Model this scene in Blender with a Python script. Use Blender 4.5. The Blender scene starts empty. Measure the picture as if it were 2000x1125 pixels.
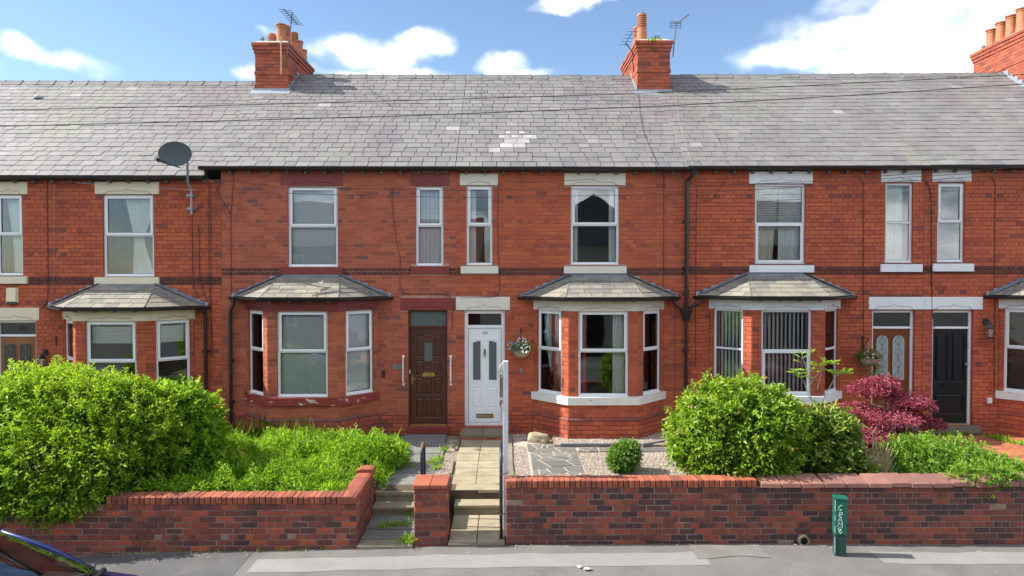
import bpy, bmesh, math, random
import numpy as np
from mathutils import Vector, Matrix, Euler, noise

random.seed(7)
rng = np.random.default_rng(11)
scene = bpy.context.scene
COL = scene.collection
rad = math.radians

# ------------------------------------------------------------------ camera
F = 1333.0                                   # focal length in photograph pixels (2000 wide)
PSI = math.atan(15 / F)                      # the camera points a little to the right
PHI = math.atan(27.5 / F)                    # and a little down
CAM = Vector((0.0, -14.8, 3.86))
cam_data = bpy.data.cameras.new('camera')
cam_data.sensor_width = 36.0
cam_data.lens = 36.0 * F / 2000.0
cam_data.clip_start = 0.05
cam_data.clip_end = 3000.0
cam = bpy.data.objects.new('camera', cam_data)
COL.objects.link(cam)
cam.location = CAM
cam.rotation_euler = (math.pi / 2 - PHI, 0.0, -PSI)
scene.camera = cam
RC = Euler((math.pi / 2 - PHI, 0.0, -PSI)).to_matrix()

def ray(px, py):
    return RC @ Vector(((px - 1000.0) / F, -(py - 562.5) / F, -1.0))
def atY(px, py, Y):
    d = ray(px, py); return CAM + d * ((Y - CAM.y) / d.y)
def atZ(px, py, Z):
    d = ray(px, py); return CAM + d * ((Z - CAM.z) / d.z)

# ------------------------------------------------------------------ light
SUN_TO = Vector((-1.0, 0.05, 0.90)).normalized()       # towards the sun
SUN_EL = math.asin(SUN_TO.z)
SUN_AZ = math.atan2(SUN_TO.x, SUN_TO.y)
scene.view_settings.view_transform = 'Standard'
scene.view_settings.look = 'None'
scene.view_settings.gamma = 1.0
scene.view_settings.exposure = 1.65
scene.view_settings.use_curve_mapping = False
sun_data = bpy.data.lights.new('sun', 'SUN')
sun_data.energy = 2.9
sun_data.angle = rad(0.53)
sun_data.color = (1.0, 0.95, 0.86)
sun = bpy.data.objects.new('sun', sun_data)
COL.objects.link(sun)
sun.rotation_euler = SUN_TO.to_track_quat('Z', 'Y').to_euler()
sun.location = (-30, 0, 40)
scene.cycles.max_bounces = 8
scene.cycles.transparent_max_bounces = 16
scene.cycles.caustics_reflective = False
scene.cycles.caustics_refractive = False

def world_setup():
    w = bpy.data.worlds.new('World'); scene.world = w
    w.use_nodes = True
    nt = w.node_tree; N = nt.nodes; L = nt.links
    for n in list(N): N.remove(n)
    out = N.new('ShaderNodeOutputWorld'); bg = N.new('ShaderNodeBackground')
    bg.inputs['Strength'].default_value = 0.064
    sky = N.new('ShaderNodeTexSky'); sky.sky_type = 'NISHITA'; sky.sun_disc = False
    sky.sun_elevation = SUN_EL; sky.sun_rotation = SUN_AZ
    sky.altitude = 50; sky.air_density = 1.0; sky.dust_density = 0.25; sky.ozone_density = 2.5
    tc = N.new('ShaderNodeTexCoord')
    def vm(op, a, b=None):
        n = N.new('ShaderNodeVectorMath'); n.operation = op
        for i, x in enumerate((a, b)):
            if x is None: continue
            if isinstance(x, (tuple, list)): n.inputs[i].default_value = x
            else: L.new(x, n.inputs[i])
        return n
    def m(op, a, b=None, clamp=False):
        n = N.new('ShaderNodeMath'); n.operation = op; n.use_clamp = clamp
        for i, x in enumerate((a, b)):
            if x is None: continue
            if isinstance(x, (int, float)): n.inputs[i].default_value = x
            else: L.new(x, n.inputs[i])
        return n.outputs[0]
    d = tc.outputs['Generated']
    warp = N.new('ShaderNodeTexNoise'); warp.inputs['Scale'].default_value = 9.0
    warp.inputs['Detail'].default_value = 6.0; L.new(d, warp.inputs['Vector'])
    wv = vm('SCALE', vm('SUBTRACT', warp.outputs['Color'], (.5, .5, .5)).outputs[0]); wv.inputs['Scale'].default_value = 0.075
    dw = vm('ADD', d, wv.outputs[0]).outputs[0]
    # cumulus banks at the places in the sky where the photograph shows them: pixel centre, pixel radii, weight
    banks = [(715, 100, 105, 34, 1.0), (815, 78, 62, 26, .8), (760, 150, 150, 24, .7), (985, 122, 58, 26, .9), (1015, 148, 90, 18, .6),
             (1115, 2, 85, 14, .85), (1590, 112, 130, 36, 1.05), (1790, 60, 230, 66, 1.15), (1830, 125, 200, 40, 1.0), (1650, 22, 60, 40, .7),
             (60, 104, 45, 20, .75), (140, 126, 75, 16, .5), (505, 150, 40, 18, .8), (520, 62, 30, 10, .35), (2150, 60, 220, 80, 1.0), (-260, 90, 130, 40, .9)]
    tot = None
    for (px, py, rx, ry, wt) in banks:
        c = ray(px, py).normalized()
        v = vm('SUBTRACT', dw, tuple(c))
        v = vm('MULTIPLY', v.outputs[0], (F / rx, F / (rx * 1.4), F / ry))
        ln = vm('LENGTH', v.outputs[0]).outputs['Value']
        s = m('MULTIPLY', m('SUBTRACT', 1.25, ln, True), wt)
        tot = s if tot is None else m('MAXIMUM', tot, s)
    # scattered cloud out of view, thickened to brighten the shaded house fronts
    sv = vm('MULTIPLY', d, (2.2, 2.2, 5.5)).outputs[0]
    n1 = N.new('ShaderNodeTexNoise'); n1.inputs['Scale'].default_value = 1.3; n1.inputs['Detail'].default_value = 8; n1.inputs['Roughness'].default_value = .55
    L.new(sv, n1.inputs['Vector'])
    gen = m('MULTIPLY', m('SUBTRACT', n1.outputs['Fac'], .44, True), 6.0)
    sep = N.new('ShaderNodeSeparateXYZ'); L.new(d, sep.inputs[0])
    back = m('MULTIPLY', m('MAXIMUM', m('SUBTRACT', .35, sep.outputs['Y']), m('SUBTRACT', sep.outputs['Z'], .5)), 2.5, True)
    gen = m('MULTIPLY', gen, back)
    fine = N.new('ShaderNodeTexNoise'); fine.inputs['Scale'].default_value = 22; fine.inputs['Detail'].default_value = 7
    L.new(vm('MULTIPLY', d, (1, 1, 1.6)).outputs[0], fine.inputs['Vector'])
    fn = m('MULTIPLY', m('SUBTRACT', fine.outputs['Fac'], .5), 1.1)
    dens = m('MAXIMUM', tot, gen)
    dens = m('ADD', dens, m('MULTIPLY', fn, m('MULTIPLY', dens, 1.6, True)))
    mr = N.new('ShaderNodeMapRange'); mr.interpolation_type = 'SMOOTHSTEP'
    L.new(dens, mr.inputs['Value']); mr.inputs['From Min'].default_value = .10; mr.inputs['From Max'].default_value = 1.05
    mr.inputs['To Max'].default_value = .97
    mix = N.new('ShaderNodeMix'); mix.data_type = 'RGBA'
    L.new(mr.outputs[0], mix.inputs[0])
    L.new(sky.outputs[0], mix.inputs[6])
    # cloud: white, its thick middle a trace greyer
    cm = N.new('ShaderNodeMix'); cm.data_type = 'RGBA'
    cm.inputs[6].default_value = (17.0, 16.8, 16.5, 1); cm.inputs[7].default_value = (4.5, 5.0, 6.1, 1)
    shd = N.new('ShaderNodeTexNoise'); shd.inputs['Scale'].default_value = 11; shd.inputs['Detail'].default_value = 5
    L.new(vm('MULTIPLY', d, (1, 1, 2.2)).outputs[0], shd.inputs['Vector'])
    sr = N.new('ShaderNodeMapRange'); L.new(shd.outputs['Fac'], sr.inputs['Value']); sr.inputs['From Min'].default_value = .42; sr.inputs['From Max'].default_value = .68
    L.new(sr.outputs[0], cm.inputs[0]); L.new(cm.outputs[2], mix.inputs[7])
    L.new(mix.outputs[2], bg.inputs['Color']); L.new(bg.outputs[0], out.inputs['Surface'])
world_setup()

# ------------------------------------------------------------------ materials
MATS = {}
def mk(name, col=(.5, .5, .5), ramp=None, rough=.75, var=.12, vscale=6.0, fine=.0, fscale=90.0, bump=0.0, bscale=120.0,
       metal=0.0, stain=None, spec=.5, coat=0.0, emit=None):
    """Procedural surface. ramp: colours along the per-piece 'tint' value. stain: list of (colour, scale xyz, lo, hi, strength)."""
    m = bpy.data.materials.new(name); MATS[name] = m
    m.use_nodes = True
    nt = m.node_tree; N = nt.nodes; L = nt.links
    bs = N['Principled BSDF']
    bs.inputs['Roughness'].default_value = rough
    bs.inputs['Metallic'].default_value = metal
    bs.inputs['Specular IOR Level'].default_value = spec
    if coat: bs.inputs['Coat Weight'].default_value = coat; bs.inputs['Coat Roughness'].default_value = .05
    geo = N.new('ShaderNodeNewGeometry')
    def nz(scale, detail=5, vec=None, r=.6):
        n = N.new('ShaderNodeTexNoise'); n.inputs['Scale'].default_value = scale
        n.inputs['Detail'].default_value = detail; n.inputs['Roughness'].default_value = r
        if vec is not None:
            v = N.new('ShaderNodeVectorMath'); v.operation = 'MULTIPLY'
            L.new(geo.outputs['Position'], v.inputs[0]); v.inputs[1].default_value = vec
            L.new(v.outputs[0], n.inputs['Vector'])
        else: L.new(geo.outputs['Position'], n.inputs['Vector'])
        return n
    if ramp:
        a1 = N.new('ShaderNodeAttribute'); a1.attribute_type = 'OBJECT'; a1.attribute_name = 'tint'
        a2 = N.new('ShaderNodeAttribute'); a2.attribute_type = 'GEOMETRY'; a2.attribute_name = 'tint'
        ad = N.new('ShaderNodeMath'); L.new(a1.outputs['Fac'], ad.inputs[0]); L.new(a2.outputs['Fac'], ad.inputs[1])
        cr = N.new('ShaderNodeValToRGB'); el = cr.color_ramp.elements
        while len(el) < len(ramp): el.new(.5)
        for i, (p, c) in enumerate(ramp):
            el[i].position = p; el[i].color = (*c, 1)
        L.new(ad.outputs[0], cr.inputs[0]); cur = cr.outputs[0]
    else:
        c = N.new('ShaderNodeRGB'); c.outputs[0].default_value = (*col, 1); cur = c.outputs[0]
    for (sc, fsc, vec, lo, hi, st) in (stain or []):
        n = nz(fsc, 6, vec)
        mr = N.new('ShaderNodeMapRange'); mr.interpolation_type = 'SMOOTHSTEP'
        mr.inputs['From Min'].default_value = lo; mr.inputs['From Max'].default_value = hi; mr.inputs['To Max'].default_value = st
        L.new(n.outputs['Fac'], mr.inputs['Value'])
        mx = N.new('ShaderNodeMix'); mx.data_type = 'RGBA'
        L.new(mr.outputs[0], mx.inputs[0]); L.new(cur, mx.inputs[6]); mx.inputs[7].default_value = (*sc, 1); cur = mx.outputs[2]
    for (amt, scl) in ((var, vscale), (fine, fscale)):
        if amt <= 0: continue
        n = nz(scl)
        mr = N.new('ShaderNodeMapRange'); L.new(n.outputs['Fac'], mr.inputs['Value'])
        mr.inputs['From Min'].default_value = .25; mr.inputs['From Max'].default_value = .75
        mr.inputs['To Min'].default_value = 1 - amt; mr.inputs['To Max'].default_value = 1 + amt
        v = N.new('ShaderNodeVectorMath'); v.operation = 'SCALE'
        L.new(cur, v.inputs[0]); L.new(mr.outputs[0], v.inputs['Scale']); cur = v.outputs[0]
    L.new(cur, bs.inputs['Base Color'])
    if bump:
        n = nz(bscale, 4); b = N.new('ShaderNodeBump'); b.inputs['Strength'].default_value = bump; b.inputs['Distance'].default_value = .01
        L.new(n.outputs['Fac'], b.inputs['Height']); L.new(b.outputs[0], bs.inputs['Normal'])
    if emit:
        bs.inputs['Emission Color'].default_value = (*emit[0], 1); bs.inputs['Emission Strength'].default_value = emit[1]
    return m

def mk_leaf(name, ramp, rough=.45, trans=.46, tcol=(.38, .55, .03)):
    m = bpy.data.materials.new(name); MATS[name] = m
    m.use_nodes = True
    nt = m.node_tree; N = nt.nodes; L = nt.links
    bs = N['Principled BSDF']; out = N['Material Output']
    bs.inputs['Roughness'].default_value = rough; bs.inputs['Specular IOR Level'].default_value = .4
    a2 = N.new('ShaderNodeAttribute'); a2.attribute_name = 'tint'
    cr = N.new('ShaderNodeValToRGB'); el = cr.color_ramp.elements
    while len(el) < len(ramp): el.new(.5)
    for i, (p, c) in enumerate(ramp):
        el[i].position = p; el[i].color = (*[min(.85, q * 1.15) for q in c], 1)
    L.new(a2.outputs['Fac'], cr.inputs[0]); L.new(cr.outputs[0], bs.inputs['Base Color'])
    tr = N.new('ShaderNodeBsdfTranslucent')
    mu = N.new('ShaderNodeMix'); mu.data_type = 'RGBA'; mu.inputs[0].default_value = .5
    L.new(cr.outputs[0], mu.inputs[6]); mu.inputs[7].default_value = (*tcol, 1)
    L.new(mu.outputs[2], tr.inputs['Color'])
    ms = N.new('ShaderNodeMixShader'); ms.inputs[0].default_value = trans
    L.new(bs.outputs[0], ms.inputs[1]); L.new(tr.outputs[0], ms.inputs[2]); L.new(ms.outputs[0], out.inputs['Surface'])
    return m

def mk_glass(name, tint=(.965, .985, .985), base=.03, rough=.0, wav=.0011):
    m = bpy.data.materials.new(name); MATS[name] = m
    m.use_nodes = True
    nt = m.node_tree; N = nt.nodes; L = nt.links
    N.remove(N['Principled BSDF']); out = N['Material Output']
    t = N.new('ShaderNodeBsdfTransparent'); t.inputs[0].default_value = (*tint, 1)
    g = N.new('ShaderNodeBsdfGlossy'); g.inputs['Roughness'].default_value = rough; g.inputs['Color'].default_value = (.9, .95, 1, 1)
    fr = N.new('ShaderNodeFresnel'); fr.inputs[0].default_value = 1.5
    ad = N.new('ShaderNodeMath'); ad.use_clamp = True; L.new(fr.outputs[0], ad.inputs[0]); ad.inputs[1].default_value = base
    geo = N.new('ShaderNodeNewGeometry')
    n = N.new('ShaderNodeTexNoise'); n.inputs['Scale'].default_value = 2.2; n.inputs['Detail'].default_value = 1
    L.new(geo.outputs['Position'], n.inputs['Vector'])
    b = N.new('ShaderNodeBump'); b.inputs['Strength'].default_value = 1.0; b.inputs['Distance'].default_value = wav
    L.new(n.outputs['Fac'], b.inputs['Height']); L.new(b.outputs[0], g.inputs['Normal'])
    ms = N.new('ShaderNodeMixShader'); L.new(ad.outputs[0], ms.inputs[0])
    L.new(t.outputs[0], ms.inputs[1]); L.new(g.outputs[0], ms.inputs[2]); L.new(ms.outputs[0], out.inputs['Surface'])
    return m

# brickwork: tint 0 = bright orange red ... 1 = burnt purple
HB = [(0, (.50, .118, .042)), (.35, (.44, .092, .038)), (.62, (.35, .070, .036)), (.82, (.24, .058, .040)), (1, (.165, .058, .048))]
HB2 = [(0, (.46, .118, .055)), (.35, (.39, .090, .045)), (.62, (.31, .072, .043)), (.82, (.20, .062, .050)), (1, (.155, .070, .068))]
mk('house_brick', ramp=HB, rough=.8, var=.16, vscale=1.1, fine=.14, fscale=55, bump=.25, bscale=160,
   stain=[((.12, .045, .03), .9, (1, 1, .35), .56, .78, .42)])
mk('house_brick_pale_joint', ramp=HB2, rough=.8, var=.12, vscale=1.3, fine=.14, fscale=55, bump=.25, bscale=160)
mk('mortar_mid', (.36, .175, .115), rough=.95, var=.22, vscale=2, stain=[((.19, .085, .05), 1.1, (1, 1, 1), .45, .68, .8)])
mk('mortar_dark', (.17, .070, .045), rough=.95, var=.25, vscale=3)
mk('mortar_pink', (.50, .27, .19), rough=.95, var=.22, vscale=2, stain=[((.2, .08, .05), 1.2, (1, 1, 1), .5, .7, .6)])
mk('moulded_brick', ramp=[(0, (.17, .04, .025)), (1, (.085, .028, .024))], rough=.8, var=.2, vscale=20)
GW = [(0, (.40, .092, .040)), (.3, (.28, .066, .038)), (.6, (.18, .050, .036)), (.85, (.10, .040, .036)), (.95, (.045, .026, .03)), (1, (.30, .19, .14))]
mk('garden_brick', ramp=GW, rough=.85, var=.2, vscale=14, fine=.22, fscale=70, bump=.5, bscale=90)
mk('garden_mortar', (.25, .20, .165), rough=.95, var=.3, vscale=9, bump=.5, bscale=80, stain=[((.08, .06, .05), 2, (1, 1, 1), .5, .7, .7)])
mk('coping_brick', ramp=[(0, (.42, .125, .060)), (.5, (.33, .088, .045)), (1, (.20, .062, .040))], rough=.8, var=.15, vscale=12, fine=.15, bump=.3)
mk('coping_stone', ramp=[(0, (.30, .135, .10)), (1, (.20, .095, .078))], rough=.85, var=.22, vscale=8, fine=.2, bump=.4)
mk('chimney_brick', ramp=[(0, (.46, .105, .048)), (.5, (.37, .078, .042)), (1, (.20, .055, .04))], rough=.85, var=.15, vscale=5, fine=.15, bump=.3,
   stain=[((.07, .045, .035), 1.7, (1, 1, 1), .58, .75, .75)])
mk('chimney_mortar', (.20, .12, .085), rough=.95, var=.3, vscale=6)
mk('terracotta', (.46, .165, .075), rough=.7, var=.2, vscale=5, fine=.1, stain=[((.16, .10, .07), 3, (1, 1, .6), .55, .75, .7)])
mk('flaunching', (.42, .36, .29), rough=.95, var=.25, vscale=7, bump=.5)
SL = [(0, (.150, .146, .148)), (.25, (.180, .170, .166)), (.45, (.202, .182, .178)), (.65, (.188, .184, .165)), (.85, (.215, .204, .198)), (.94, (.232, .218, .214)), (1, (.42, .38, .36))]
mk('slate', ramp=SL, rough=.62, var=.14, vscale=1.2, fine=.13, fscale=25, bump=.2, bscale=40,
   stain=[((.195, .200, .140), .55, (1.3, .3, .3), .52, .72, .5), ((.160, .128, .140), .62, (1.6, .22, .22), .48, .68, .55), ((.30, .28, .15), 3.5, (1, 1, 1), .66, .78, .5),
          ((.42, .42, .38), 9, (1, 1, 1), .70, .76, .6)])
mk('bay_slate', ramp=[(0, (.165, .158, .142)), (.5, (.215, .203, .172)), (1, (.265, .240, .185))], rough=.75, var=.16, vscale=4, fine=.14, fscale=30, bump=.2,
   stain=[((.29, .28, .16), 3, (1, 1, 1), .6, .75, .5)])
mk('roof_deck', (.03, .03, .032), rough=.9)
mk('ridge_tile', (.16, .155, .15), rough=.8, var=.25, vscale=4, fine=.2, stain=[((.30, .29, .24), 5, (1, 1, 1), .58, .7, .6)])
mk('lead', (.17, .20, .24), rough=.6, var=.25, vscale=8, metal=.2)
mk('lead_bright', (.30, .34, .38), rough=.5, var=.2, vscale=10, metal=.2)
mk('black_plastic', (.016, .017, .019), rough=.35, var=.2, vscale=5)
mk('grey_block', (.14, .15, .16), rough=.8)
mk('gold_strip', (.55, .38, .08), rough=.35, metal=.7)
mk('brass', (.42, .27, .07), rough=.4, metal=.6, var=.2)
mk('upvc', (.80, .83, .85), rough=.35, var=.04, vscale=3)
mk('upvc_old', (.74, .77, .78), rough=.45, var=.07, vscale=3)
mk('gasket', (.03, .03, .035), rough=.6)
mk('paint_cream', (.74, .66, .47), rough=.6, var=.07, vscale=5)
mk('paint_offwhite', (.70, .66, .56), rough=.6, var=.08, vscale=5, stain=[((.35, .30, .24), 7, (1, 1, 1), .66, .8, .5)])
mk('paint_white', (.74, .77, .78), rough=.55, var=.07, vscale=5)
mk('paint_red', (.215, .030, .026), rough=.5, var=.14, vscale=5)
mk('paint_red_flaky', (.26, .034, .03), rough=.55, var=.15, vscale=5, stain=[((.62, .55, .46), 4.5, (1, 1, 2.2), .60, .63, .9)])
mk('paint_white_flaky', (.74, .72, .66), rough=.6, var=.08, vscale=5, stain=[((.42, .34, .27), 6, (1, 1, 2), .64, .68, .8)])
mk('groove_cream', (.34, .27, .17), rough=.8); mk('groove_offwhite', (.33, .28, .22), rough=.8)
mk('groove_white', (.30, .33, .35), rough=.8); mk('groove_red', (.10, .018, .018), rough=.8)
mk('door_brown', (.085, .026, .014), rough=.38, var=.25, vscale=4, stain=[((.05, .016, .01), 5, (8, 8, .6), .45, .65, .7)])
mk('door_oak', (.26, .105, .030), rough=.4, var=.15, stain=[((.17, .06, .018), 5, (10, 10, .5), .45, .65, .7)])
mk('door_teak', (.17, .052, .018), rough=.5, var=.15, spec=.25, stain=[((.11, .03, .012), 5, (10, 10, .5), .45, .65, .7)])
mk('door_black', (.005, .008, .010), rough=.3, var=.2, spec=.25)
mk('dark_ink', (.01, .01, .012), rough=.5)
mk('plaster', (.36, .33, .29), rough=.9)
mk('net_curtain', (.86, .88, .83), rough=.9, var=.06)
mk('cream_curtain', (.78, .72, .58), rough=.9, var=.08)
mk('pink_curtain', (.62, .15, .14), rough=.9, var=.1)
mk('pale_blind', (.80, .86, .84), rough=.85, var=.05)
mk('grey_blind', (.72, .73, .71), rough=.85, var=.05)
mk('roman_blind', (.82, .82, .72), rough=.9, var=.06)
mk('brown_blind', (.16, .10, .07), rough=.6, var=.1)
mk('frosted_pane', (.10, .13, .125), rough=.18, var=.35, vscale=40, bump=.3, bscale=90)
mk('leaded_pane', (.30, .36, .34), rough=.2, var=.2, vscale=30)
mk('came', (.30, .33, .34), rough=.4, metal=.5)
mk('came_dark', (.03, .05, .06), rough=.4)
mk_glass('glass'); mk_glass('glass_dark', tint=(.55, .60, .62), base=.04); mk_glass('car_glass', tint=(.86, .96, .93), base=.14)
mk('asphalt', (.150, .143, .135), rough=.9, var=.2, vscale=1.5, fine=.5, fscale=160, bump=.5, bscale=220,
   stain=[((.11, .107, .103), 1.3, (1, 1, 1), .48, .68, .6), ((.14, .12, .05), 1.1, (1, 1, 1), .62, .75, .4)])
mk('asphalt_old', (.17, .16, .145), rough=.92, var=.2, vscale=3, fine=.4, fscale=130, bump=.6, bscale=160, stain=[((.17, .13, .05), 2.2, (1, 1, 1), .58, .7, .5)])
mk('concrete_strip', (.225, .22, .21), rough=.88, var=.12, vscale=2, fine=.14, fscale=160, bump=.2, bscale=200)
mk('road_asphalt', (.10, .099, .098), rough=.9, var=.15, vscale=1.2, fine=.35, fscale=160, bump=.5, bscale=200)
mk('asphalt_dark_shaded', (.090, .089, .090), rough=.9, var=.2, vscale=2, fine=.45, fscale=160, bump=.5, bscale=200, stain=[((.15, .145, .13), 1.6, (1, 1, 1), .55, .72, .5)])
mk('kerbstone', (.26, .25, .235), rough=.9, var=.2, vscale=6, fine=.2)
mk('white_line', (.62, .62, .58), rough=.8, var=.15)
mk('soil', (.075, .055, .035), rough=.95, var=.35, vscale=7, bump=.6, bscale=40)
mk('earth', (.10, .095, .07), rough=.95, var=.3, vscale=.4)
mk('flag_grey', ramp=[(0, (.125, .125, .12)), (1, (.19, .187, .175))], rough=.85, var=.18, vscale=4, fine=.15, bump=.3, bscale=60)
mk('flag_beige', ramp=[(0, (.30, .255, .165)), (1, (.37, .315, .21))], rough=.85, var=.14, vscale=5, fine=.14, bump=.35, bscale=50, stain=[((.20, .17, .105), 3, (1, 1, 1), .48, .68, .7)])
mk('step_stone', ramp=[(0, (.175, .155, .11)), (1, (.245, .215, .145))], rough=.9, var=.25, vscale=6, fine=.15, bump=.4, stain=[((.14, .145, .05), 3, (1, 1, 1), .58, .72, .6)])
mk('crazy_slab', ramp=[(0, (.125, .122, .112)), (1, (.175, .168, .145))], rough=.85, var=.14, vscale=5, fine=.12, bump=.3)
mk('crazy_joint', (.40, .345, .29), rough=.95, var=.15, vscale=10)
mk('gravel_stone', ramp=[(0, (.30, .22, .16)), (.35, (.46, .37, .29)), (.7, (.56, .48, .41)), (1, (.26, .25, .24))], rough=.85, var=.1)
mk('gravel_bed', (.24, .19, .145), rough=.95, var=.35, vscale=30, bump=.8, bscale=60)
mk('rock', (.33, .28, .18), rough=.9, var=.3, vscale=5, fine=.2, bump=.8, bscale=14, stain=[((.20, .20, .10), 3, (1, 1, 1), .5, .7, .6)])
mk('paver', ramp=[(0, (.44, .155, .062)), (.6, (.36, .12, .052)), (1, (.27, .092, .05))], rough=.85, var=.15, vscale=8, fine=.15, bump=.3)
mk('rail_blue', (.018, .026, .036), rough=.4, var=.2)
mk('rust', (.20, .085, .045), rough=.8, var=.3, vscale=20)
mk('white_wood', (.66, .66, .68), rough=.6, var=.08, vscale=4)
mk('board_white', (.78, .77, .76), rough=.4); mk('board_print', (.16, .125, .11), rough=.4, var=.5, vscale=5)
mk('green_paint', (.004, .115, .075), rough=.45, var=.2, vscale=8, stain=[((.05, .20, .15), 5, (1, 1, .4), .6, .7, .6)])
mk('green_dark', (.012, .055, .045), rough=.5, var=.3, vscale=6)
mk('graffiti', (.62, .72, .70), rough=.6)
mk('clay_pipe', (.25, .19, .11), rough=.85, var=.3, vscale=12); mk('hole_dark', (.01, .009, .008), rough=.95)
mk('alarm_cream', (.72, .66, .45), rough=.4, var=.03)
mk('dish_grey', (.075, .095, .098), rough=.8, spec=.2, var=.1); mk('galvanised', (.26, .30, .32), rough=.45, metal=.4, var=.2)
mk('aerial_metal', (.05, .055, .065), rough=.5, metal=.3)
mk('wood_grey', (.27, .23, .16), rough=.9, var=.3, vscale=10)
mk('grab_white', (.80, .78, .76), rough=.35)
mk('cable_black', (.025, .02, .02), rough=.6); mk('cable_buff', (.42, .30, .20), rough=.7)
mk('bark', (.13, .095, .06), rough=.9, var=.3, vscale=15); mk('bark_pale', (.42, .36, .28), rough=.85, var=.25, vscale=15); mk('straw', (.46, .36, .20), rough=.85, var=.2)
mk('basket_bowl', (.36, .30, .22), rough=.7, var=.25, vscale=30)
mk('car_blue', (.016, .022, .155), rough=.28, var=.05, coat=.8, metal=.35)
mk('car_black', (.012, .012, .013), rough=.5); mk('tyre', (.02, .02, .02), rough=.85); mk('alloy', (.45, .46, .48), rough=.3, metal=.9)
mk('car_trim', (.16, .165, .16), rough=.6, var=.1); mk('car_seat', (.05, .05, .055), rough=.85); mk('head_lamp', (.6, .62, .65), rough=.1)
mk('tail_lamp', (.35, .02, .02), rough=.15); mk('paper_white', (.70, .70, .66), rough=.8)
mk('render_cream', (.60, .54, .42), rough=.85, var=.1, vscale=2); mk('far_tile', (.20, .075, .05), rough=.8, var=.25, vscale=6)
mk('far_slate', (.13, .13, .14), rough=.7, var=.25, vscale=5); mk('far_glass', (.03, .04, .05), rough=.08)
mk('far_brick', (.26, .085, .05), rough=.85, var=.25, vscale=12)
mk_leaf('leaf_privet', [(0, (.045, .130, .008)), (.35, (.130, .270, .012)), (.7, (.28, .43, .018)), (1, (.46, .58, .03))])
mk_leaf('leaf_broad', [(0, (.05, .145, .010)), (.5, (.16, .33, .014)), (1, (.34, .52, .020))])
mk_leaf('leaf_viburnum', [(0, (.045, .115, .010)), (.45, (.145, .280, .018)), (.93, (.32, .47, .035)), (1, (.36, .20, .08))], rough=.38)
mk_leaf('leaf_rhodo', [(0, (.04, .085, .014)), (.5, (.115, .20, .025)), (.85, (.27, .35, .04)), (1, (.32, .22, .06))], trans=.25)
mk_leaf('leaf_maple', [(0, (.20, .036, .055)), (.5, (.38, .080, .120)), (1, (.54, .17, .21))], trans=.35, tcol=(.42, .06, .08))
mk_leaf('leaf_spirea', [(0, (.06, .145, .014)), (.5, (.155, .31, .026)), (1, (.28, .45, .05))])
mk_leaf('leaf_weed', [(0, (.07, .185, .010)), (.45, (.20, .40, .016)), (.92, (.38, .56, .030)), (1, (.42, .36, .10))])
mk_leaf('leaf_box', [(0, (.025, .085, .010)), (.5, (.080, .200, .018)), (.9, (.17, .31, .030)), (1, (.34, .33, .12))], rough=.3, trans=.2)
mk_leaf('leaf_grass', [(0, (.05, .125, .015)), (.6, (.13, .26, .025)), (1, (.34, .29, .10))])
mk_leaf('leaf_basket', [(0, (.03, .07, .012)), (1, (.15, .25, .03))])
mk_leaf('petal_white', [(0, (.70, .72, .70)), (1, (.82, .82, .82))], trans=.2, tcol=(.8, .8, .8))
mk_leaf('petal_blue', [(0, (.22, .30, .55)), (1, (.45, .55, .78))], trans=.2, tcol=(.4, .5, .8))
mk_leaf('petal_pink', [(0, (.45, .06, .12)), (1, (.70, .30, .36))], trans=.2, tcol=(.7, .2, .3))

# ------------------------------------------------------------------ object helpers
def link(o, parent=None):
    COL.objects.link(o)
    if parent is not None: o.parent = parent
    return o
def tag(o, label=None, cat=None, group=None, kind=None):
    if label: o['label'] = label
    if cat: o['category'] = cat
    if group: o['group'] = group
    if kind: o['kind'] = kind
    return o
def empty(name, loc=(0, 0, 0), rz=0.0, parent=None):
    o = bpy.data.objects.new(name, None); o.empty_display_size = .2
    o.location = loc; o.rotation_euler = (0, 0, rz)
    return link(o, parent)

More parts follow.
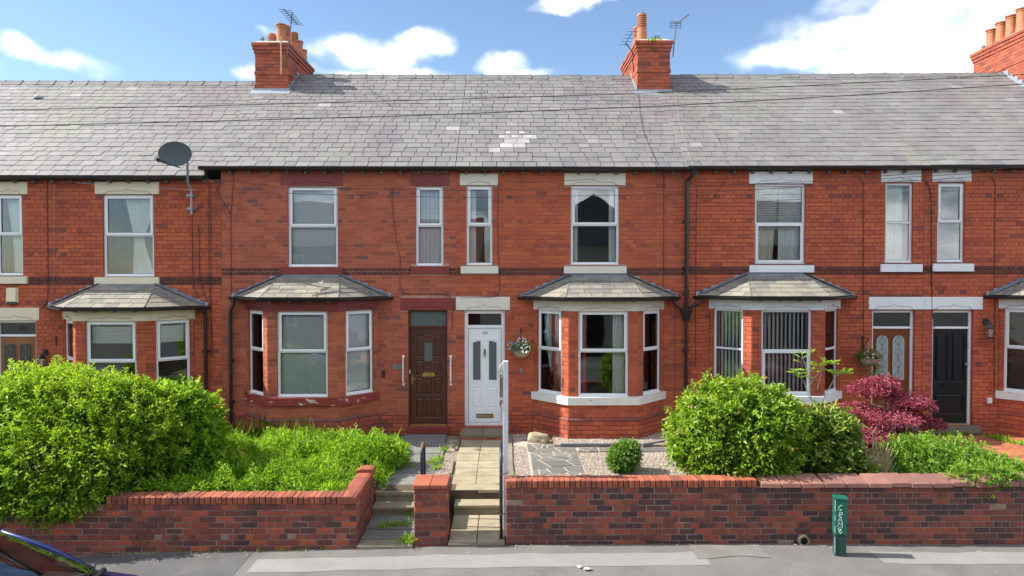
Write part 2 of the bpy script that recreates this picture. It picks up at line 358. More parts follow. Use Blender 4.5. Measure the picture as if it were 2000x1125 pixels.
class MB:
    """collects geometry of one mesh object"""
    def __init__(s): s.v = []; s.f = []; s.m = []; s.t = []; s.mi = 0; s.tint = 0.0; s.M = None
    def add(s, vs, fs):
        b = len(s.v)
        if s.M is not None: vs = [s.M @ Vector(v) for v in vs]
        s.v.extend([tuple(v) for v in vs])
        for f in fs:
            s.f.append(tuple(b + i for i in f)); s.m.append(s.mi); s.t.append(s.tint)
        return s
    def box(s, x0, x1, y0, y1, z0, z1):
        return s.add([(x0, y0, z0), (x1, y0, z0), (x1, y1, z0), (x0, y1, z0), (x0, y0, z1), (x1, y0, z1), (x1, y1, z1), (x0, y1, z1)],
                     [(0, 3, 2, 1), (4, 5, 6, 7), (0, 1, 5, 4), (1, 2, 6, 5), (2, 3, 7, 6), (3, 0, 4, 7)])
    def bev(s, x0, x1, y0, y1, z0, z1, c=.006):
        """box whose front (-y) edges are chamfered"""
        return s.add([(x0, y1, z0), (x1, y1, z0), (x1, y1, z1), (x0, y1, z1), (x0, y0 + c, z0), (x1, y0 + c, z0), (x1, y0 + c, z1), (x0, y0 + c, z1),
                      (x0 + c, y0, z0 + c), (x1 - c, y0, z0 + c), (x1 - c, y0, z1 - c), (x0 + c, y0, z1 - c)],
                     [(0, 3, 2, 1), (0, 1, 5, 4), (1, 2, 6, 5), (2, 3, 7, 6), (3, 0, 4, 7), (4, 5, 9, 8), (5, 6, 10, 9), (6, 7, 11, 10), (7, 4, 8, 11), (8, 9, 10, 11)])
    def prism(s, poly, z0, z1):
        """plan polygon (ccw) pushed up from z0 to z1"""
        n = len(poly)
        vs = [(p[0], p[1], z0) for p in poly] + [(p[0], p[1], z1) for p in poly]
        fs = [tuple(reversed(range(n))), tuple(range(n, 2 * n))] + [(i, (i + 1) % n, n + (i + 1) % n, n + i) for i in range(n)]
        return s.add(vs, fs)
    def plate(s, poly, y0, y1):
        """front-view polygon (x, z), ccw seen from the front, from y0 (front) to y1"""
        n = len(poly)
        vs = [(p[0], y0, p[1]) for p in poly] + [(p[0], y1, p[1]) for p in poly]
        fs = [tuple(range(n)), tuple(reversed(range(n, 2 * n)))] + [(i, n + i, n + (i + 1) % n, (i + 1) % n) for i in range(n)]
        return s.add(vs, fs)
    def tube(s, pts, r, n=6, cap=True):
        pts = [Vector(p) for p in pts]
        k = len(pts); rr = r if isinstance(r, (list, tuple)) else [r] * k
        vs = []; up = None
        for i, p in enumerate(pts):
            d = (pts[min(i + 1, k - 1)] - pts[max(i - 1, 0)])
            if d.length < 1e-9: d = Vector((0, 0, 1))
            d.normalize()
            if up is None:
                up = d.orthogonal().normalized()
            else:
                up = (up - d * up.dot(d))
                up = up.normalized() if up.length > 1e-6 else d.orthogonal().normalized()
            w = d.cross(up)
            for j in range(n):
                a = 2 * math.pi * j / n
                vs.append(p + (up * math.cos(a) + w * math.sin(a)) * rr[i])
        fs = []
        for i in range(k - 1):
            for j in range(n):
                a = i * n + j; b = i * n + (j + 1) % n
                fs.append((a, b, b + n, a + n))
        if cap: fs.append(tuple(reversed(range(n)))); fs.append(tuple(range((k - 1) * n, k * n)))
        return s.add(vs, fs)
    def lathe(s, prof, c=(0, 0, 0), n=16, cap=True):
        vs = []; k = len(prof)
        for (r, z) in prof:
            for j in range(n):
                a = 2 * math.pi * j / n
                vs.append((c[0] + r * math.cos(a), c[1] + r * math.sin(a), c[2] + z))
        fs = []
        for i in range(k - 1):
            for j in range(n):
                a = i * n + j; b = i * n + (j + 1) % n
                fs.append((a, b, b + n, a + n))
        if cap: fs.append(tuple(reversed(range(n)))); fs.append(tuple(range((k - 1) * n, k * n)))
        return s.add(vs, fs)
    def mesh(s, name, mats, smooth=False):
        me = bpy.data.meshes.new(name)
        me.from_pydata(s.v, [], s.f)
        for m in (mats if isinstance(mats, (list, tuple)) else [mats]): me.materials.append(MATS[m])
        if any(s.m): me.polygons.foreach_set('material_index', s.m)
        if any(s.t):
            at = me.attributes.new('tint', 'FLOAT', 'FACE'); at.data.foreach_set('value', s.t)
        if smooth: me.polygons.foreach_set('use_smooth', [True] * len(me.polygons))
        me.update()
        return me
    def build(s, name, mats, parent=None, loc=(0, 0, 0), rz=0.0, smooth=False):
        o = bpy.data.objects.new(name, s.mesh(name, mats, smooth))
        o.location = loc; o.rotation_euler = (0, 0, rz)
        return link(o, parent)

def inst(name, me, parent, loc, rot=(0, 0, 0), tint=None):
    o = bpy.data.objects.new(name, me)
    o.location = loc; o.rotation_euler = rot
    if tint is not None: o['tint'] = float(tint)
    return link(o, parent)

def text_mesh(body, size, mat, extrude=.002):
    cu = bpy.data.curves.new('lettering', 'FONT'); cu.body = body; cu.size = size; cu.extrude = extrude
    cu.align_x = 'CENTER'; cu.align_y = 'CENTER'; cu.resolution_u = 3
    o = bpy.data.objects.new('lettering', cu); COL.objects.link(o)
    me = bpy.data.meshes.new_from_object(o)
    bpy.data.objects.remove(o); bpy.data.curves.remove(cu)
    me.materials.clear(); me.materials.append(MATS[mat])
    return me
# ------------------------------------------------------------------ setting: ground, road, pavement
PZ = [(-60, -.5), (-14, -.22), (-6, -.12), (-1, -.02), (1, 0.0), (4, 0.0), (14, -.10), (60, -.4)]
def pz(x):
    for (a, za), (b, zb) in zip(PZ, PZ[1:]):
        if x <= b: return za + (zb - za) * (x - a) / (b - a)
    return PZ[-1][1]
WALL_Y = -5.14
def strip(name, mat, x0, x1, y0, y1, dz, nx=40, ny=4, kind='structure', curve=None, fall=0.012):
    b = MB()
    vs = []; fs = []
    for j in range(ny + 1):
        for i in range(nx + 1):
            x = x0 + (x1 - x0) * i / nx; t = j / ny
            ya = y0(x) if callable(y0) else y0; yb = y1(x) if callable(y1) else y1
            y = ya + (yb - ya) * t
            vs.append((x, y, pz(x) + dz + (y - WALL_Y) * fall))
    for j in range(ny):
        for i in range(nx):
            a = j * (nx + 1) + i
            fs.append((a, a + 1, a + nx + 2, a + nx + 1))
    b.add(vs, fs)
    o = b.build(name, mat); tag(o, kind=kind); return o
g = MB().add([(-900, -900, -.62), (900, -900, -.62), (900, 900, -.62), (-900, 900, -.62)], [(0, 1, 2, 3)]).build('ground', 'earth'); tag(g, kind='structure')
strip('pavement', 'asphalt', -60, 60, -7.2, WALL_Y + .35, 0.0, 120, 6)
strip('road', 'road_asphalt', -60, 60, -14.2, -7.2, -.115, 120, 6, fall=0.0)
strip('opposite_pavement', 'asphalt', -60, 60, -16.3, -14.2, 0.02, 60, 2, fall=0.0)
# kerb stones along the edge of the pavement
kerb = empty('kerb', (0, -7.2, 0)); tag(kerb, kind='structure')
kme = MB().bev(-.45, .45, -.13, .0, -.16, .012, .012).mesh('kerb_stone', 'kerbstone')
for i in range(-11, 12):
    inst('kerb_stone', kme, kerb, (i * .91, 0, pz(i * .91) - .025))
# resurfaced strips and patches of the pavement; the dark one also paints hedge shade
def wob(base, amp, s): return lambda x: base + amp * noise.noise(Vector((x * 1.7, s, 0)))
strip('pavement_concrete_strip', 'concrete_strip', -3.4, 2.75, wob(-5.86, .03, 3), wob(-5.45, .06, 5), .004, 60, 3)
strip('pavement_patch', 'asphalt_dark_shaded', -12, -3.55, -7.1, wob(-5.19, .04, 6), .004, 60, 3)  # darker asphalt, with the hedge's shade painted into its colour
strip('pavement_patch', 'asphalt_old', 2.62, 3.62, wob(-5.62, .10, 9), wob(-5.20, .05, 2), .008, 30, 3)
strip('pavement_patch', 'concrete_strip', 5.1, 9.5, wob(-5.80, .05, 4), wob(-5.42, .05, 8), .004, 40, 3)

# ------------------------------------------------------------------ bricks
BR = {}
def brick_mesh(l, h, mat, c=.004, depth=.05, kind='brick'):
    key = (round(l, 2), round(h, 3), mat, c, depth, kind)
    if key not in BR:
        l = key[0]; b = MB()
        if kind == 'moulded':      # small square block with a sunk flower, read as a raised pyramid in a rim
            b.bev(-l / 2, l / 2, 0, depth, -h / 2, h / 2, .012)
            r = min(l, h) * .28
            b.add([(-r, -.001, -r), (r, -.001, -r), (r, -.001, r), (-r, -.001, r), (0, .018, 0)], [(0, 1, 4), (1, 2, 4), (2, 3, 4), (3, 0, 4)])
        else:
            b.bev(-l / 2, l / 2, 0, depth, -h / 2, h / 2, c)
        BR[key] = b.mesh(kind, mat)
    return BR[key]

def courses(u0, u1, z0, z1, holes, L=.235, H=.088, phase=0.0, header_every=6, joint=.009, seed=0):
    """yield (u centre, z centre, length, height, header?) for a running bond with header rows, cut around holes"""
    r = random.Random(seed)
    n = max(1, round((z1 - z0) / H)); H = (z1 - z0) / n
    for k in range(n):
        a, b = z0 + k * H, z0 + (k + 1) * H
        segs = [(u0, u1)]
        for (hu0, hu1, hz0, hz1) in holes:
            ov = min(b, hz1) - max(a, hz0)
            if ov > .35 * H:
                new = []
                for (s, e) in segs:
                    if hu1 <= s or hu0 >= e: new.append((s, e)); continue
                    if hu0 > s: new.append((s, hu0))
                    if hu1 < e: new.append((hu1, e))
                segs = new
        header = header_every and (k % header_every == header_every - 1)
        ll = L / 2 if header else L
        off = phase + (L / 4 if header else (L / 2 if k % 2 else 0))
        for (s, e) in segs:
            if e - s < .03: continue
            cuts = [s]
            x = off + math.ceil((s - off) / ll + 1e-6) * ll
            while x < e - .03:
                if x - cuts[-1] > .05: cuts.append(x)
                x += ll
            if e - cuts[-1] < .05 and len(cuts) > 1: cuts[-1] = e
            else: cuts.append(e)
            for p, q in zip(cuts, cuts[1:]):
                yield ((p + q) / 2, (a + b) / 2, q - p - joint, H - joint, header)

class House:
    def __init__(s, name, X0, W, z0=0.0, th=0.0, Y0=0.0):
        s.X0, s.W, s.z0, s.th, s.Y0 = X0, W, z0, th, Y0
        s.O = Vector((X0, Y0, z0)); s.u = Vector((math.cos(th), -math.sin(th), 0)); s.v = Vector((math.sin(th), math.cos(th), 0))
        s.root = empty(name, s.O, -th)
        s.specs = []
    def loc(s, px, py, off=0.0):
        d = ray(px, py)
        t = ((s.O - CAM).dot(s.v) - off) / d.dot(s.v)
        p = CAM + d * t
        return ((p - s.O).dot(s.u), p.z - s.z0)
    def rect(s, q, off=0.0):
        x0, za = s.loc(q[0], q[2], off); x1, zb = s.loc(q[1], q[3], off)
        return (x0, x1, zb, za)
    def world(s, x, y, z):
        return s.O + s.u * x + s.v * y + Vector((0, 0, z))
    def add_bricks(s, part, fr, it, mat, tintf, off=0.0, name='brick', kind='brick', c=.004, r=None):
        r = r or random.Random(3)
        ox, oy, a = fr; dx, dy = math.cos(a), math.sin(a)
        for (u, z, l, h, hd) in it:
            o = off + r.uniform(-.0022, .0022)
            s.specs.append((part, ox + dx * u + dy * o, oy + dy * u - dx * o, z, a, l, h, tintf(u, z, hd), mat, name, kind, c))
    def emit_bricks(s, limit=300):
        byname = {}
        for sp in s.specs: byname.setdefault(sp[9], []).append(sp)
        for nm, lst in byname.items():
            lst.sort(key=lambda sp: (s.world(sp[1], sp[2], sp[3]) - CAM).length / max(sp[5], .05) ** .15)
            joined = {}
            for i, (part, x, y, z, a, l, h, t, mat, name, kind, c) in enumerate(lst):
                if i < limit:
                    inst(name, brick_mesh(l, h, mat, c, .05, kind), part, (x, y, z), (0, 0, a), t)
                else:
                    b = joined.setdefault((part.name, mat), (part, MB()))[1]
                    b.M = Matrix.Translation((x, y, z)) @ Matrix.Rotation(a, 4, 'Z'); b.tint = t
                    b.bev(-l / 2, l / 2, 0, .05, -h / 2, h / 2, c)
            for (pn, mat), (part, b) in joined.items():
                tag(b.build('brickwork', mat, part), kind='stuff')
        s.specs = []

def wall_sheet(b, u0, u1, z0, z1, holes, y0, y1, M=None, reveal_mi=1):
    """mortar face with openings, its back and the reveals of the openings"""
    b.M = M
    xs = sorted({u0, u1, *[h[0] for h in holes], *[h[1] for h in holes]}); zs = sorted({z0, z1, *[h[2] for h in holes], *[h[3] for h in holes]})
    xs = [x for x in xs if u0 - 1e-6 <= x <= u1 + 1e-6]; zs = [z for z in zs if z0 - 1e-6 <= z <= z1 + 1e-6]
    for xa, xb in zip(xs, xs[1:]):
        for za, zb in zip(zs, zs[1:]):
            cx, cz = (xa + xb) / 2, (za + zb) / 2
            if any(h[0] < cx < h[1] and h[2] < cz < h[3] for h in holes): continue
            b.add([(xa, y0, za), (xb, y0, za), (xb, y0, zb), (xa, y0, zb)], [(0, 1, 2, 3)])
            b.add([(xa, y1, za), (xb, y1, za), (xb, y1, zb), (xa, y1, zb)], [(3, 2, 1, 0)])
    b.mi = reveal_mi; b.tint = .45
    for (xa, xb, za, zb) in holes:
        ya = y0 - .004
        b.add([(xa, ya, za), (xa, y1, za), (xa, y1, zb), (xa, ya, zb)], [(0, 1, 2, 3)])
        b.add([(xb, ya, za), (xb, y1, za), (xb, y1, zb), (xb, ya, zb)], [(3, 2, 1, 0)])
        b.add([(xa, ya, zb), (xb, ya, zb), (xb, y1, zb), (xa, y1, zb)], [(3, 2, 1, 0)])
        b.add([(xa, ya, za), (xb, ya, za), (xb, y1, za), (xa, y1, za)], [(0, 1, 2, 3)])
    b.mi = 0; b.tint = 0.0; b.M = None

def ring(b, x0, x1, z0, z1, w, y0, y1, wb=None):
    wb = w if wb is None else wb
    b.box(x0, x0 + w, y0, y1, z0, z1); b.box(x1 - w, x1, y0, y1, z0, z1)
    b.box(x0 + w, x1 - w, y0, y1, z1 - w, z1); b.box(x0 + w, x1 - w, y0, y1, z0, z0 + wb)

def window(parent, fr, r, zt=None, yo=.055, mat='upvc', style='sash', glass='glass', name='window', sibling=False):
    """frame mesh with transom; the opening light is its own part, and so is each pane"""
    x0, x1, z0, z1 = r; ox, oy, a = fr
    if zt is None: zt = z0 + (z1 - z0) * .515
    b = MB(); ring(b, x0, x1, z0, z1, .05, yo, yo + .06, .055)
    b.box(x0 + .05, x1 - .05, yo + .004, yo + .056, zt - .022, zt + .022)
    b.box(x0 - .005, x1 + .005, yo - .03, yo + .003, z0 - .012, z0 + .018)          # drip cill
    f = b.build(name, mat, parent, (ox, oy, 0), a)
    p2 = parent if sibling else f
    lc, ra = ((ox, oy, 0), a) if sibling else ((0, 0, 0), 0)
    ins = .05
    if style == 'sash':                     # top light opens
        s = MB(); ring(s, x0 + .035, x1 - .035, zt + .006, z1 - .03, .05, yo - .018, yo - .001)
        s.build('opening_light', mat, p2, lc, ra)
        ut = (x0 + .085, x1 - .085, zt + .056, z1 - .08); uy = yo + .004
    elif style == 'sash_low':               # lower light opens
        s = MB(); ring(s, x0 + .035, x1 - .035, z0 + .03, zt - .006, .05, yo - .018, yo - .001)
        s.build('opening_light', mat, p2, lc, ra)
        ut = (x0 + .05, x1 - .05, zt + .022, z1 - .05); uy = yo + .02
    else:
        ut = (x0 + .05, x1 - .05, zt + .022, z1 - .05); uy = yo + .02
    lo = (x0 + .05, x1 - .05, z0 + .055, zt - .022) if style != 'sash_low' else (x0 + .085, x1 - .085, z0 + .08, zt - .056)
    for (q, y) in ((ut, uy), (lo, yo + .02)):
        p = MB(); p.box(q[0] - .004, q[1] + .004, y, y + .006, q[2] - .004, q[3] + .004)
        p.mi = 1; ring(p, q[0], q[1], q[2], q[3], .008, y - .004, y - .0005); p.mi = 0
        p.build('pane', [glass, 'gasket'], p2, lc, ra)
    return f

def ogee(x0, x1, z0, rise):
    """the ogee label of these lintels: flat arch rising to a point"""
    pts = []; w = x1 - x0; cx = (x0 + x1) / 2
    half = []
    for i in range(9):
        t = i / 8
        half.append((x0 + w * .5 * (0.02 + .16 * math.sin(t * math.pi / 2)), z0 + rise * .48 * (1 - math.cos(t * math.pi / 2))))
    xa = half[-1][0]; za = half[-1][1]
    for i in range(1, 13):
        t = i / 12
        half.append((xa + (cx - xa) * t, za + rise * (.08 * t + .44 * t ** 9)))
    right = [(2 * cx - x, z) for (x, z) in reversed(half[:-1])]
    return half + right

def lintel(parent, fr, r, win, mat, groove, proud=.014, name='lintel'):
    x0, x1, z0, z1 = r
    b = MB(); b.bev(x0, x1, -proud, .11, z0, z1, .006)
    o = b.build(name, mat, parent, (fr[0], fr[1], 0), fr[2])
    c = MB(); c.tube([(x, -proud, z) for (x, z) in ogee(win[0] + .02, win[1] - .02, z0 + .008, (z1 - z0) * .42)], .0065, 4)
    c.build('carved_ogee', groove, o)
    return o

def sill(parent, fr, r, mat, name='sill'):
    x0, x1, z0, z1 = r
    b = MB(); d = .06
    b.add([(x0, -d, z0), (x1, -d, z0), (x1, .1, z0), (x0, .1, z0), (x0, -d, z1 - .014), (x1, -d, z1 - .014), (x1, .1, z1), (x0, .1, z1)],
          [(0, 3, 2, 1), (4, 5, 6, 7), (0, 1, 5, 4), (1, 2, 6, 5), (2, 3, 7, 6), (3, 0, 4, 7)])
    return b.build(name, mat, parent, (fr[0], fr[1], 0), fr[2])

def clip(poly, half):
    """clip 2-D polygon by half planes (nx, ny, c): keep nx*x+ny*y<=c"""
    for (nx, ny, c) in half:
        out = []
        for i in range(len(poly)):
            p, q = poly[i], poly[(i + 1) % len(poly)]
            dp, dq = nx * p[0] + ny * p[1] - c, nx * q[0] + ny * q[1] - c
            if dp <= 0: out.append(p)
            if (dp < 0 < dq) or (dq < 0 < dp):
                t = dp / (dp - dq); out.append((p[0] + (q[0] - p[0]) * t, p[1] + (q[1] - p[1]) * t))
        poly = out
        if len(poly) < 3: return []
    return poly

def slate_slope(parent, pts, mat, wide=.27, exp=.175, seed=0, name='slate', tri=None, lead_hips=True):
    """slates laid on a small roof slope; pts: 3-D polygon whose first edge is the eaves (left to right seen from outside)"""
    r = random.Random(seed)
    P = [Vector(p) for p in pts]
    s = (P[1] - P[0]).normalized(); nrm = s.cross(P[2] - P[0]).normalized(); t = nrm.cross(s)
    q = [((p - P[0]).dot(s), (p - P[0]).dot(t)) for p in P]
    half = []
    for i in range(len(q)):
        a, b = q[i], q[(i + 1) % len(q)]
        nx, ny = (b[1] - a[1]), -(b[0] - a[0]); ln = math.hypot(nx, ny)
        half.append((nx / ln, ny / ln, (nx * a[0] + ny * a[1]) / ln))
    x_lo, x_hi = min(p[0] for p in q), max(p[0] for p in q); top = max(p[1] for p in q)
    row = 0; y = -.02
    half[0] = (half[0][0], half[0][1], half[0][2] + .03)
    while y < top:
        x = x_lo - wide + (wide / 2 if row % 2 else 0) + r.uniform(-.02, .02)
        while x < x_hi:
            w = wide * r.uniform(.92, 1.08)
            poly = clip([(x + .004, y), (x + w - .004, y), (x + w - .004, y + exp + .05), (x + .004, y + exp + .05)], half)
            x += w
            if len(poly) < 3: continue
            ar = abs(sum(poly[i][0] * poly[(i + 1) % len(poly)][1] - poly[(i + 1) % len(poly)][0] * poly[i][1] for i in range(len(poly)))) / 2
            if ar < .002: continue
            lift = r.uniform(0, .004)
            def P3(p, up):
                k = 1 - (p[1] - y) / (exp + .05)
                return P[0] + s * p[0] + t * p[1] + nrm * (.006 + .012 * k + up + lift)
            b = MB(); n = len(poly)
            b.add([P3(p, 0) for p in poly] + [P3(p, .011) for p in poly],
                  [tuple(range(n, 2 * n)), tuple(reversed(range(n)))] + [(i, (i + 1) % n, n + (i + 1) % n, n + i) for i in range(n)])
            o = b.build(name, mat, parent); o['tint'] = r.random()
        y += exp; row += 1
    core = MB(); n = len(P)
    core.add([p + nrm * .003 for p in P] + [p - nrm * .05 for p in P], [tuple(range(n)), tuple(reversed(range(n, 2 * n)))] + [(i, n + i, n + (i + 1) % n, (i + 1) % n) for i in range(n)])
    return core

GUT = [(-.062, 0.0), (-.055, -.035), (-.03, -.06), (0, -.066), (.03, -.06), (.055, -.035), (.062, 0.0), (.052, 0.0), (.045, -.03), (.024, -.05), (0, -.055), (-.024, -.05), (-.045, -.03), (-.052, 0.0)]
def gutter_run(b, pts, sc=1.0):
    """half-round gutter along plan points (x, y, z); mitred"""
    k = len(pts); n = len(GUT); vs = []
    for i, p in enumerate(pts):
        p = Vector(p)
        d0 = (Vector(pts[i]) - Vector(pts[i - 1])).normalized() if i else None
        d1 = (Vector(pts[i + 1]) - Vector(pts[i])).normalized() if i < k - 1 else None
        if d0 is None: d0 = d1
        if d1 is None: d1 = d0
        d = (d0 + d1).normalized(); m = 1 / max(.3, d.dot(d0))
        side = Vector((d.y, -d.x, 0))
        for (y, z) in GUT: vs.append(p + side * (-y) * m * sc + Vector((0, 0, z * sc)))
    fs = []
    for i in range(k - 1):
        for j in range(n):
            a = i * n + j; c = i * n + (j + 1) % n
            fs.append((a, c, c + n, a + n))
    fs.append(tuple(range(n))); fs.append(tuple(reversed(range((k - 1) * n, k * n))))
    b.add(vs, fs)

EAVES = (-.16, 6.14); RIDGE = (4.2, 9.28)
ALPHA = math.atan2(RIDGE[1] - EAVES[1], RIDGE[0] - EAVES[0]); SLOPE = math.hypot(RIDGE[1] - EAVES[1], RIDGE[0] - EAVES[0])
SLM = {}
def main_roof(h, x0, x1, seed, pale=None):
    r = random.Random(seed)
    ca, sa = math.cos(ALPHA), math.sin(ALPHA)
    deck = MB()
    def pt(x, s, n): return (x, EAVES[0] + s * ca - n * sa, EAVES[1] + s * sa + n * ca)
    v = [pt(x0, 0, -.005), pt(x1, 0, -.005), pt(x1, SLOPE, -.005), pt(x0, SLOPE, -.005), pt(x0, 0, -.09), pt(x1, 0, -.09), pt(x1, SLOPE, -.16), pt(x0, SLOPE, -.16)]
    deck.add(v, [(0, 1, 2, 3), (7, 6, 5, 4), (0, 4, 5, 1), (1, 5, 6, 2), (2, 6, 7, 3), (3, 7, 4, 0)])
    zr = RIDGE[1]; deck.add([(x0, RIDGE[0], zr), (x1, RIDGE[0], zr), (x1, 8.6, 6.14), (x0, 8.6, 6.14)], [(0, 1, 2, 3)])
    roof = deck.build('roof', 'roof_deck', h.root)
    rows = 23; exp = (SLOPE - .03) / rows
    cnt = 0; rest = MB()
    for k in range(rows):
        s = k * exp - .02
        x = x0; first = True
        shift = .15 if k % 2 else 0.0
        while x < x1 - .02:
            w = r.choice((.25, .28, .28, .30, .30, .31, .34))
            if first and shift: w = shift + r.uniform(-.02, .02)
            first = False
            if x + w > x1 - .08: w = x1 - x
            wq = round(w, 2)
            key = wq
            if key not in SLM:
                SLM[key] = MB().box(-wq / 2 + .0065, wq / 2 - .0065, 0, exp + .06, 0, .016).mesh('slate', 'slate')
            t = min(.90, max(0, r.gauss(.42, .22)))
            if pale:
                p = pt(x + w / 2, s, 0); wp = h.world(*p)
                for (px, py, rr) in pale:
                    q = h.roof_px(px, py)
                    if (wp - q).length < rr: t = .95 + r.random() * .05
            if r.random() < .004: t = .97
            tilt = rad(2.3) + r.gauss(0, rad(.30))
            loc = pt(x + w / 2, s, .003 + abs(r.gauss(0, .0025))); rot = (ALPHA - tilt + 0, r.gauss(0, .004), r.gauss(0, .010))
            loc = (loc[0], loc[1] - sa * .011, loc[2] + ca * .011)
            if cnt < 300: inst('slate', SLM[key], roof, loc, rot, t)
            else:
                rest.M = Matrix.Translation(loc) @ Euler(rot).to_matrix().to_4x4(); rest.tint = max(t, .001)
                rest.box(-wq / 2 + .0065, wq / 2 - .0065, 0, exp + .06, 0, .016)
            cnt += 1
            x += w
    rest.M = None
    if rest.v: tag(rest.build('slating', 'slate', roof), kind='stuff')
    # ridge tiles
    if 'ridge' not in SLM:
        b = MB(); prof = [(-.15, -.115), (-.03, .0), (-.018, .028), (.018, .028), (.03, .0), (.15, -.115), (.13, -.125), (0, -.02), (-.13, -.125)]
        for (xa, xb, g) in ((-.225, .17, 1.0), (.17, .222, 1.13)):
            n = len(prof)
            b.add([(xa, y * g, z * g + (.012 if g > 1 else 0)) for (y, z) in prof] + [(xb, y * g, z * g + (.012 if g > 1 else 0)) for (y, z) in prof],
                  [tuple(reversed(range(n))), tuple(range(n, 2 * n))] + [(i, (i + 1) % n, n + (i + 1) % n, n + i) for i in range(n)])
        SLM['ridge'] = b.mesh('ridge_tile', 'ridge_tile')
    n = int((x1 - x0) / .45)
    for i in range(n + 1):
        inst('ridge_tile', SLM['ridge'], roof, (x0 + .225 + i * .45, RIDGE[0], RIDGE[1] + .05 + r.gauss(0, .004)), (r.gauss(0, .01), r.gauss(0, .006), r.gauss(0, .008)))
    return roof
def roof_px(h, px, py):
    d = ray(px, py); ca, sa = math.cos(ALPHA), math.sin(ALPHA)
    n = h.v * (-sa) + Vector((0, 0, ca)); p0 = h.world(0, EAVES[0], EAVES[1])
    return CAM + d * ((p0 - CAM).dot(n) / d.dot(n))
House.roof_px = roof_px

def chimney(h, cx, lift=0.0, y0=3.3, y1=5.5, hw=.435, seed=1, vis=1):
    r = random.Random(seed)
    base, top = 8.35, 10.0 + lift
    H = .092; n = int((top - base) / H)
    core = MB()
    ch_specs = []
    offs = {n - 1: .072, n - 2: .048, n - 3: .024, n - 9: .018}
    for k in range(n):
        o = offs.get(k, 0.0); z0 = base + k * H; z1 = z0 + H
        core.box(cx - hw - o + .008, cx + hw + o - .008, y0 - o + .008, y1 + o - .008, z0, z1)
    part = core.build('chimney', 'chimney_mortar', h.root)
    todo = []
    for k in range(n):
        o = offs.get(k, 0.0); zc = base + (k + .5) * H
        sides = [((cx - hw - o, y0 - o, 0.0), 2 * hw + 2 * o, 0), ((cx + hw + o, y0 - o, math.pi / 2), y1 - y0 + 2 * o, 1 if vis > 0 else 2), ((cx - hw - o, y1 + o, -math.pi / 2), y1 - y0 + 2 * o, 1 if vis < 0 else 2)]
        for (fr, wdt, rank) in sides:
            for (u, z, l, hh, hd) in courses(0, wdt, zc - H / 2, zc + H / 2, [], L=.235, H=H, phase=(.1175 if k % 2 else 0) + (.06 if fr[2] else 0), header_every=0, joint=.012):
                dx, dy = math.cos(fr[2]), math.sin(fr[2]); oo = r.uniform(-.003, .003)
                todo.append((rank, -z, (fr[0] + dx * u + dy * oo, fr[1] + dy * u - dx * oo, z), fr[2], max(.05, l), hh, min(1, max(.001, r.gauss(.4, .28)))))
    todo.sort(key=lambda q: q[:2]); rest = MB()
    for i, (rank, _, lc, a, l, hh, t) in enumerate(todo):
        if i < 300: inst('chimney_brick', brick_mesh(l, hh, 'chimney_brick', .005, .05), part, lc, (0, 0, a), t)
        else:
            rest.M = Matrix.Translation(lc) @ Matrix.Rotation(a, 4, 'Z'); rest.tint = t; rest.bev(-l / 2, l / 2, 0, .05, -hh / 2, hh / 2, .005)
    rest.M = None
    if rest.v: tag(rest.build('brickwork', 'chimney_brick', part), kind='stuff')
    zt = base + n * H
    f = MB(); o = .06
    f.add([(cx - hw - o, y0 - o, zt), (cx + hw + o, y0 - o, zt), (cx + hw + o, y1 + o, zt), (cx - hw - o, y1 + o, zt),
           (cx - hw + .1, y0 + .12, zt + .09), (cx + hw - .1, y0 + .12, zt + .10), (cx + hw - .1, y1 - .12, zt + .09), (cx - hw + .1, y1 - .12, zt + .08)],
          [(3, 2, 1, 0), (4, 5, 6, 7), (0, 1, 5, 4), (1, 2, 6, 5), (2, 3, 7, 6), (3, 0, 4, 7)])
    f.build('flaunching', 'flaunching', part)
    # lead where the stack meets the slates
    ca, sa = math.cos(ALPHA), math.sin(ALPHA)
    zf = EAVES[1] + (y0 - EAVES[0]) * math.tan(ALPHA)
    ld = MB(); ld.box(cx - hw - .05, cx + hw + .05, y0 - .014, y0 - .008, zf - .02, zf + .10)
    ld.add([(cx - hw - .08, y0 - .18, zf - .18 * math.tan(ALPHA) + .045), (cx + hw + .08, y0 - .18, zf - .18 * math.tan(ALPHA) + .045), (cx + hw + .08, y0 - .01, zf + .05), (cx - hw - .08, y0 - .01, zf + .05)], [(0, 1, 2, 3)])
    ld.build('apron_lead', 'lead_bright', part)
    for sgn in (-1, 1):
        ld = MB(); xx = cx + sgn * (hw + .012)
        for i in range(5):
            ya = y0 + i * .18; yb = ya + .2; za = EAVES[1] + (ya - EAVES[0]) * math.tan(ALPHA)
            ld.add([(xx, ya, za - .03), (xx, yb, za + .12), (xx, yb, za + .25), (xx, ya, za + .22)], [(0, 1, 2, 3)])
        ld.build('stepped_lead', 'lead_bright', part)
    return part, zt

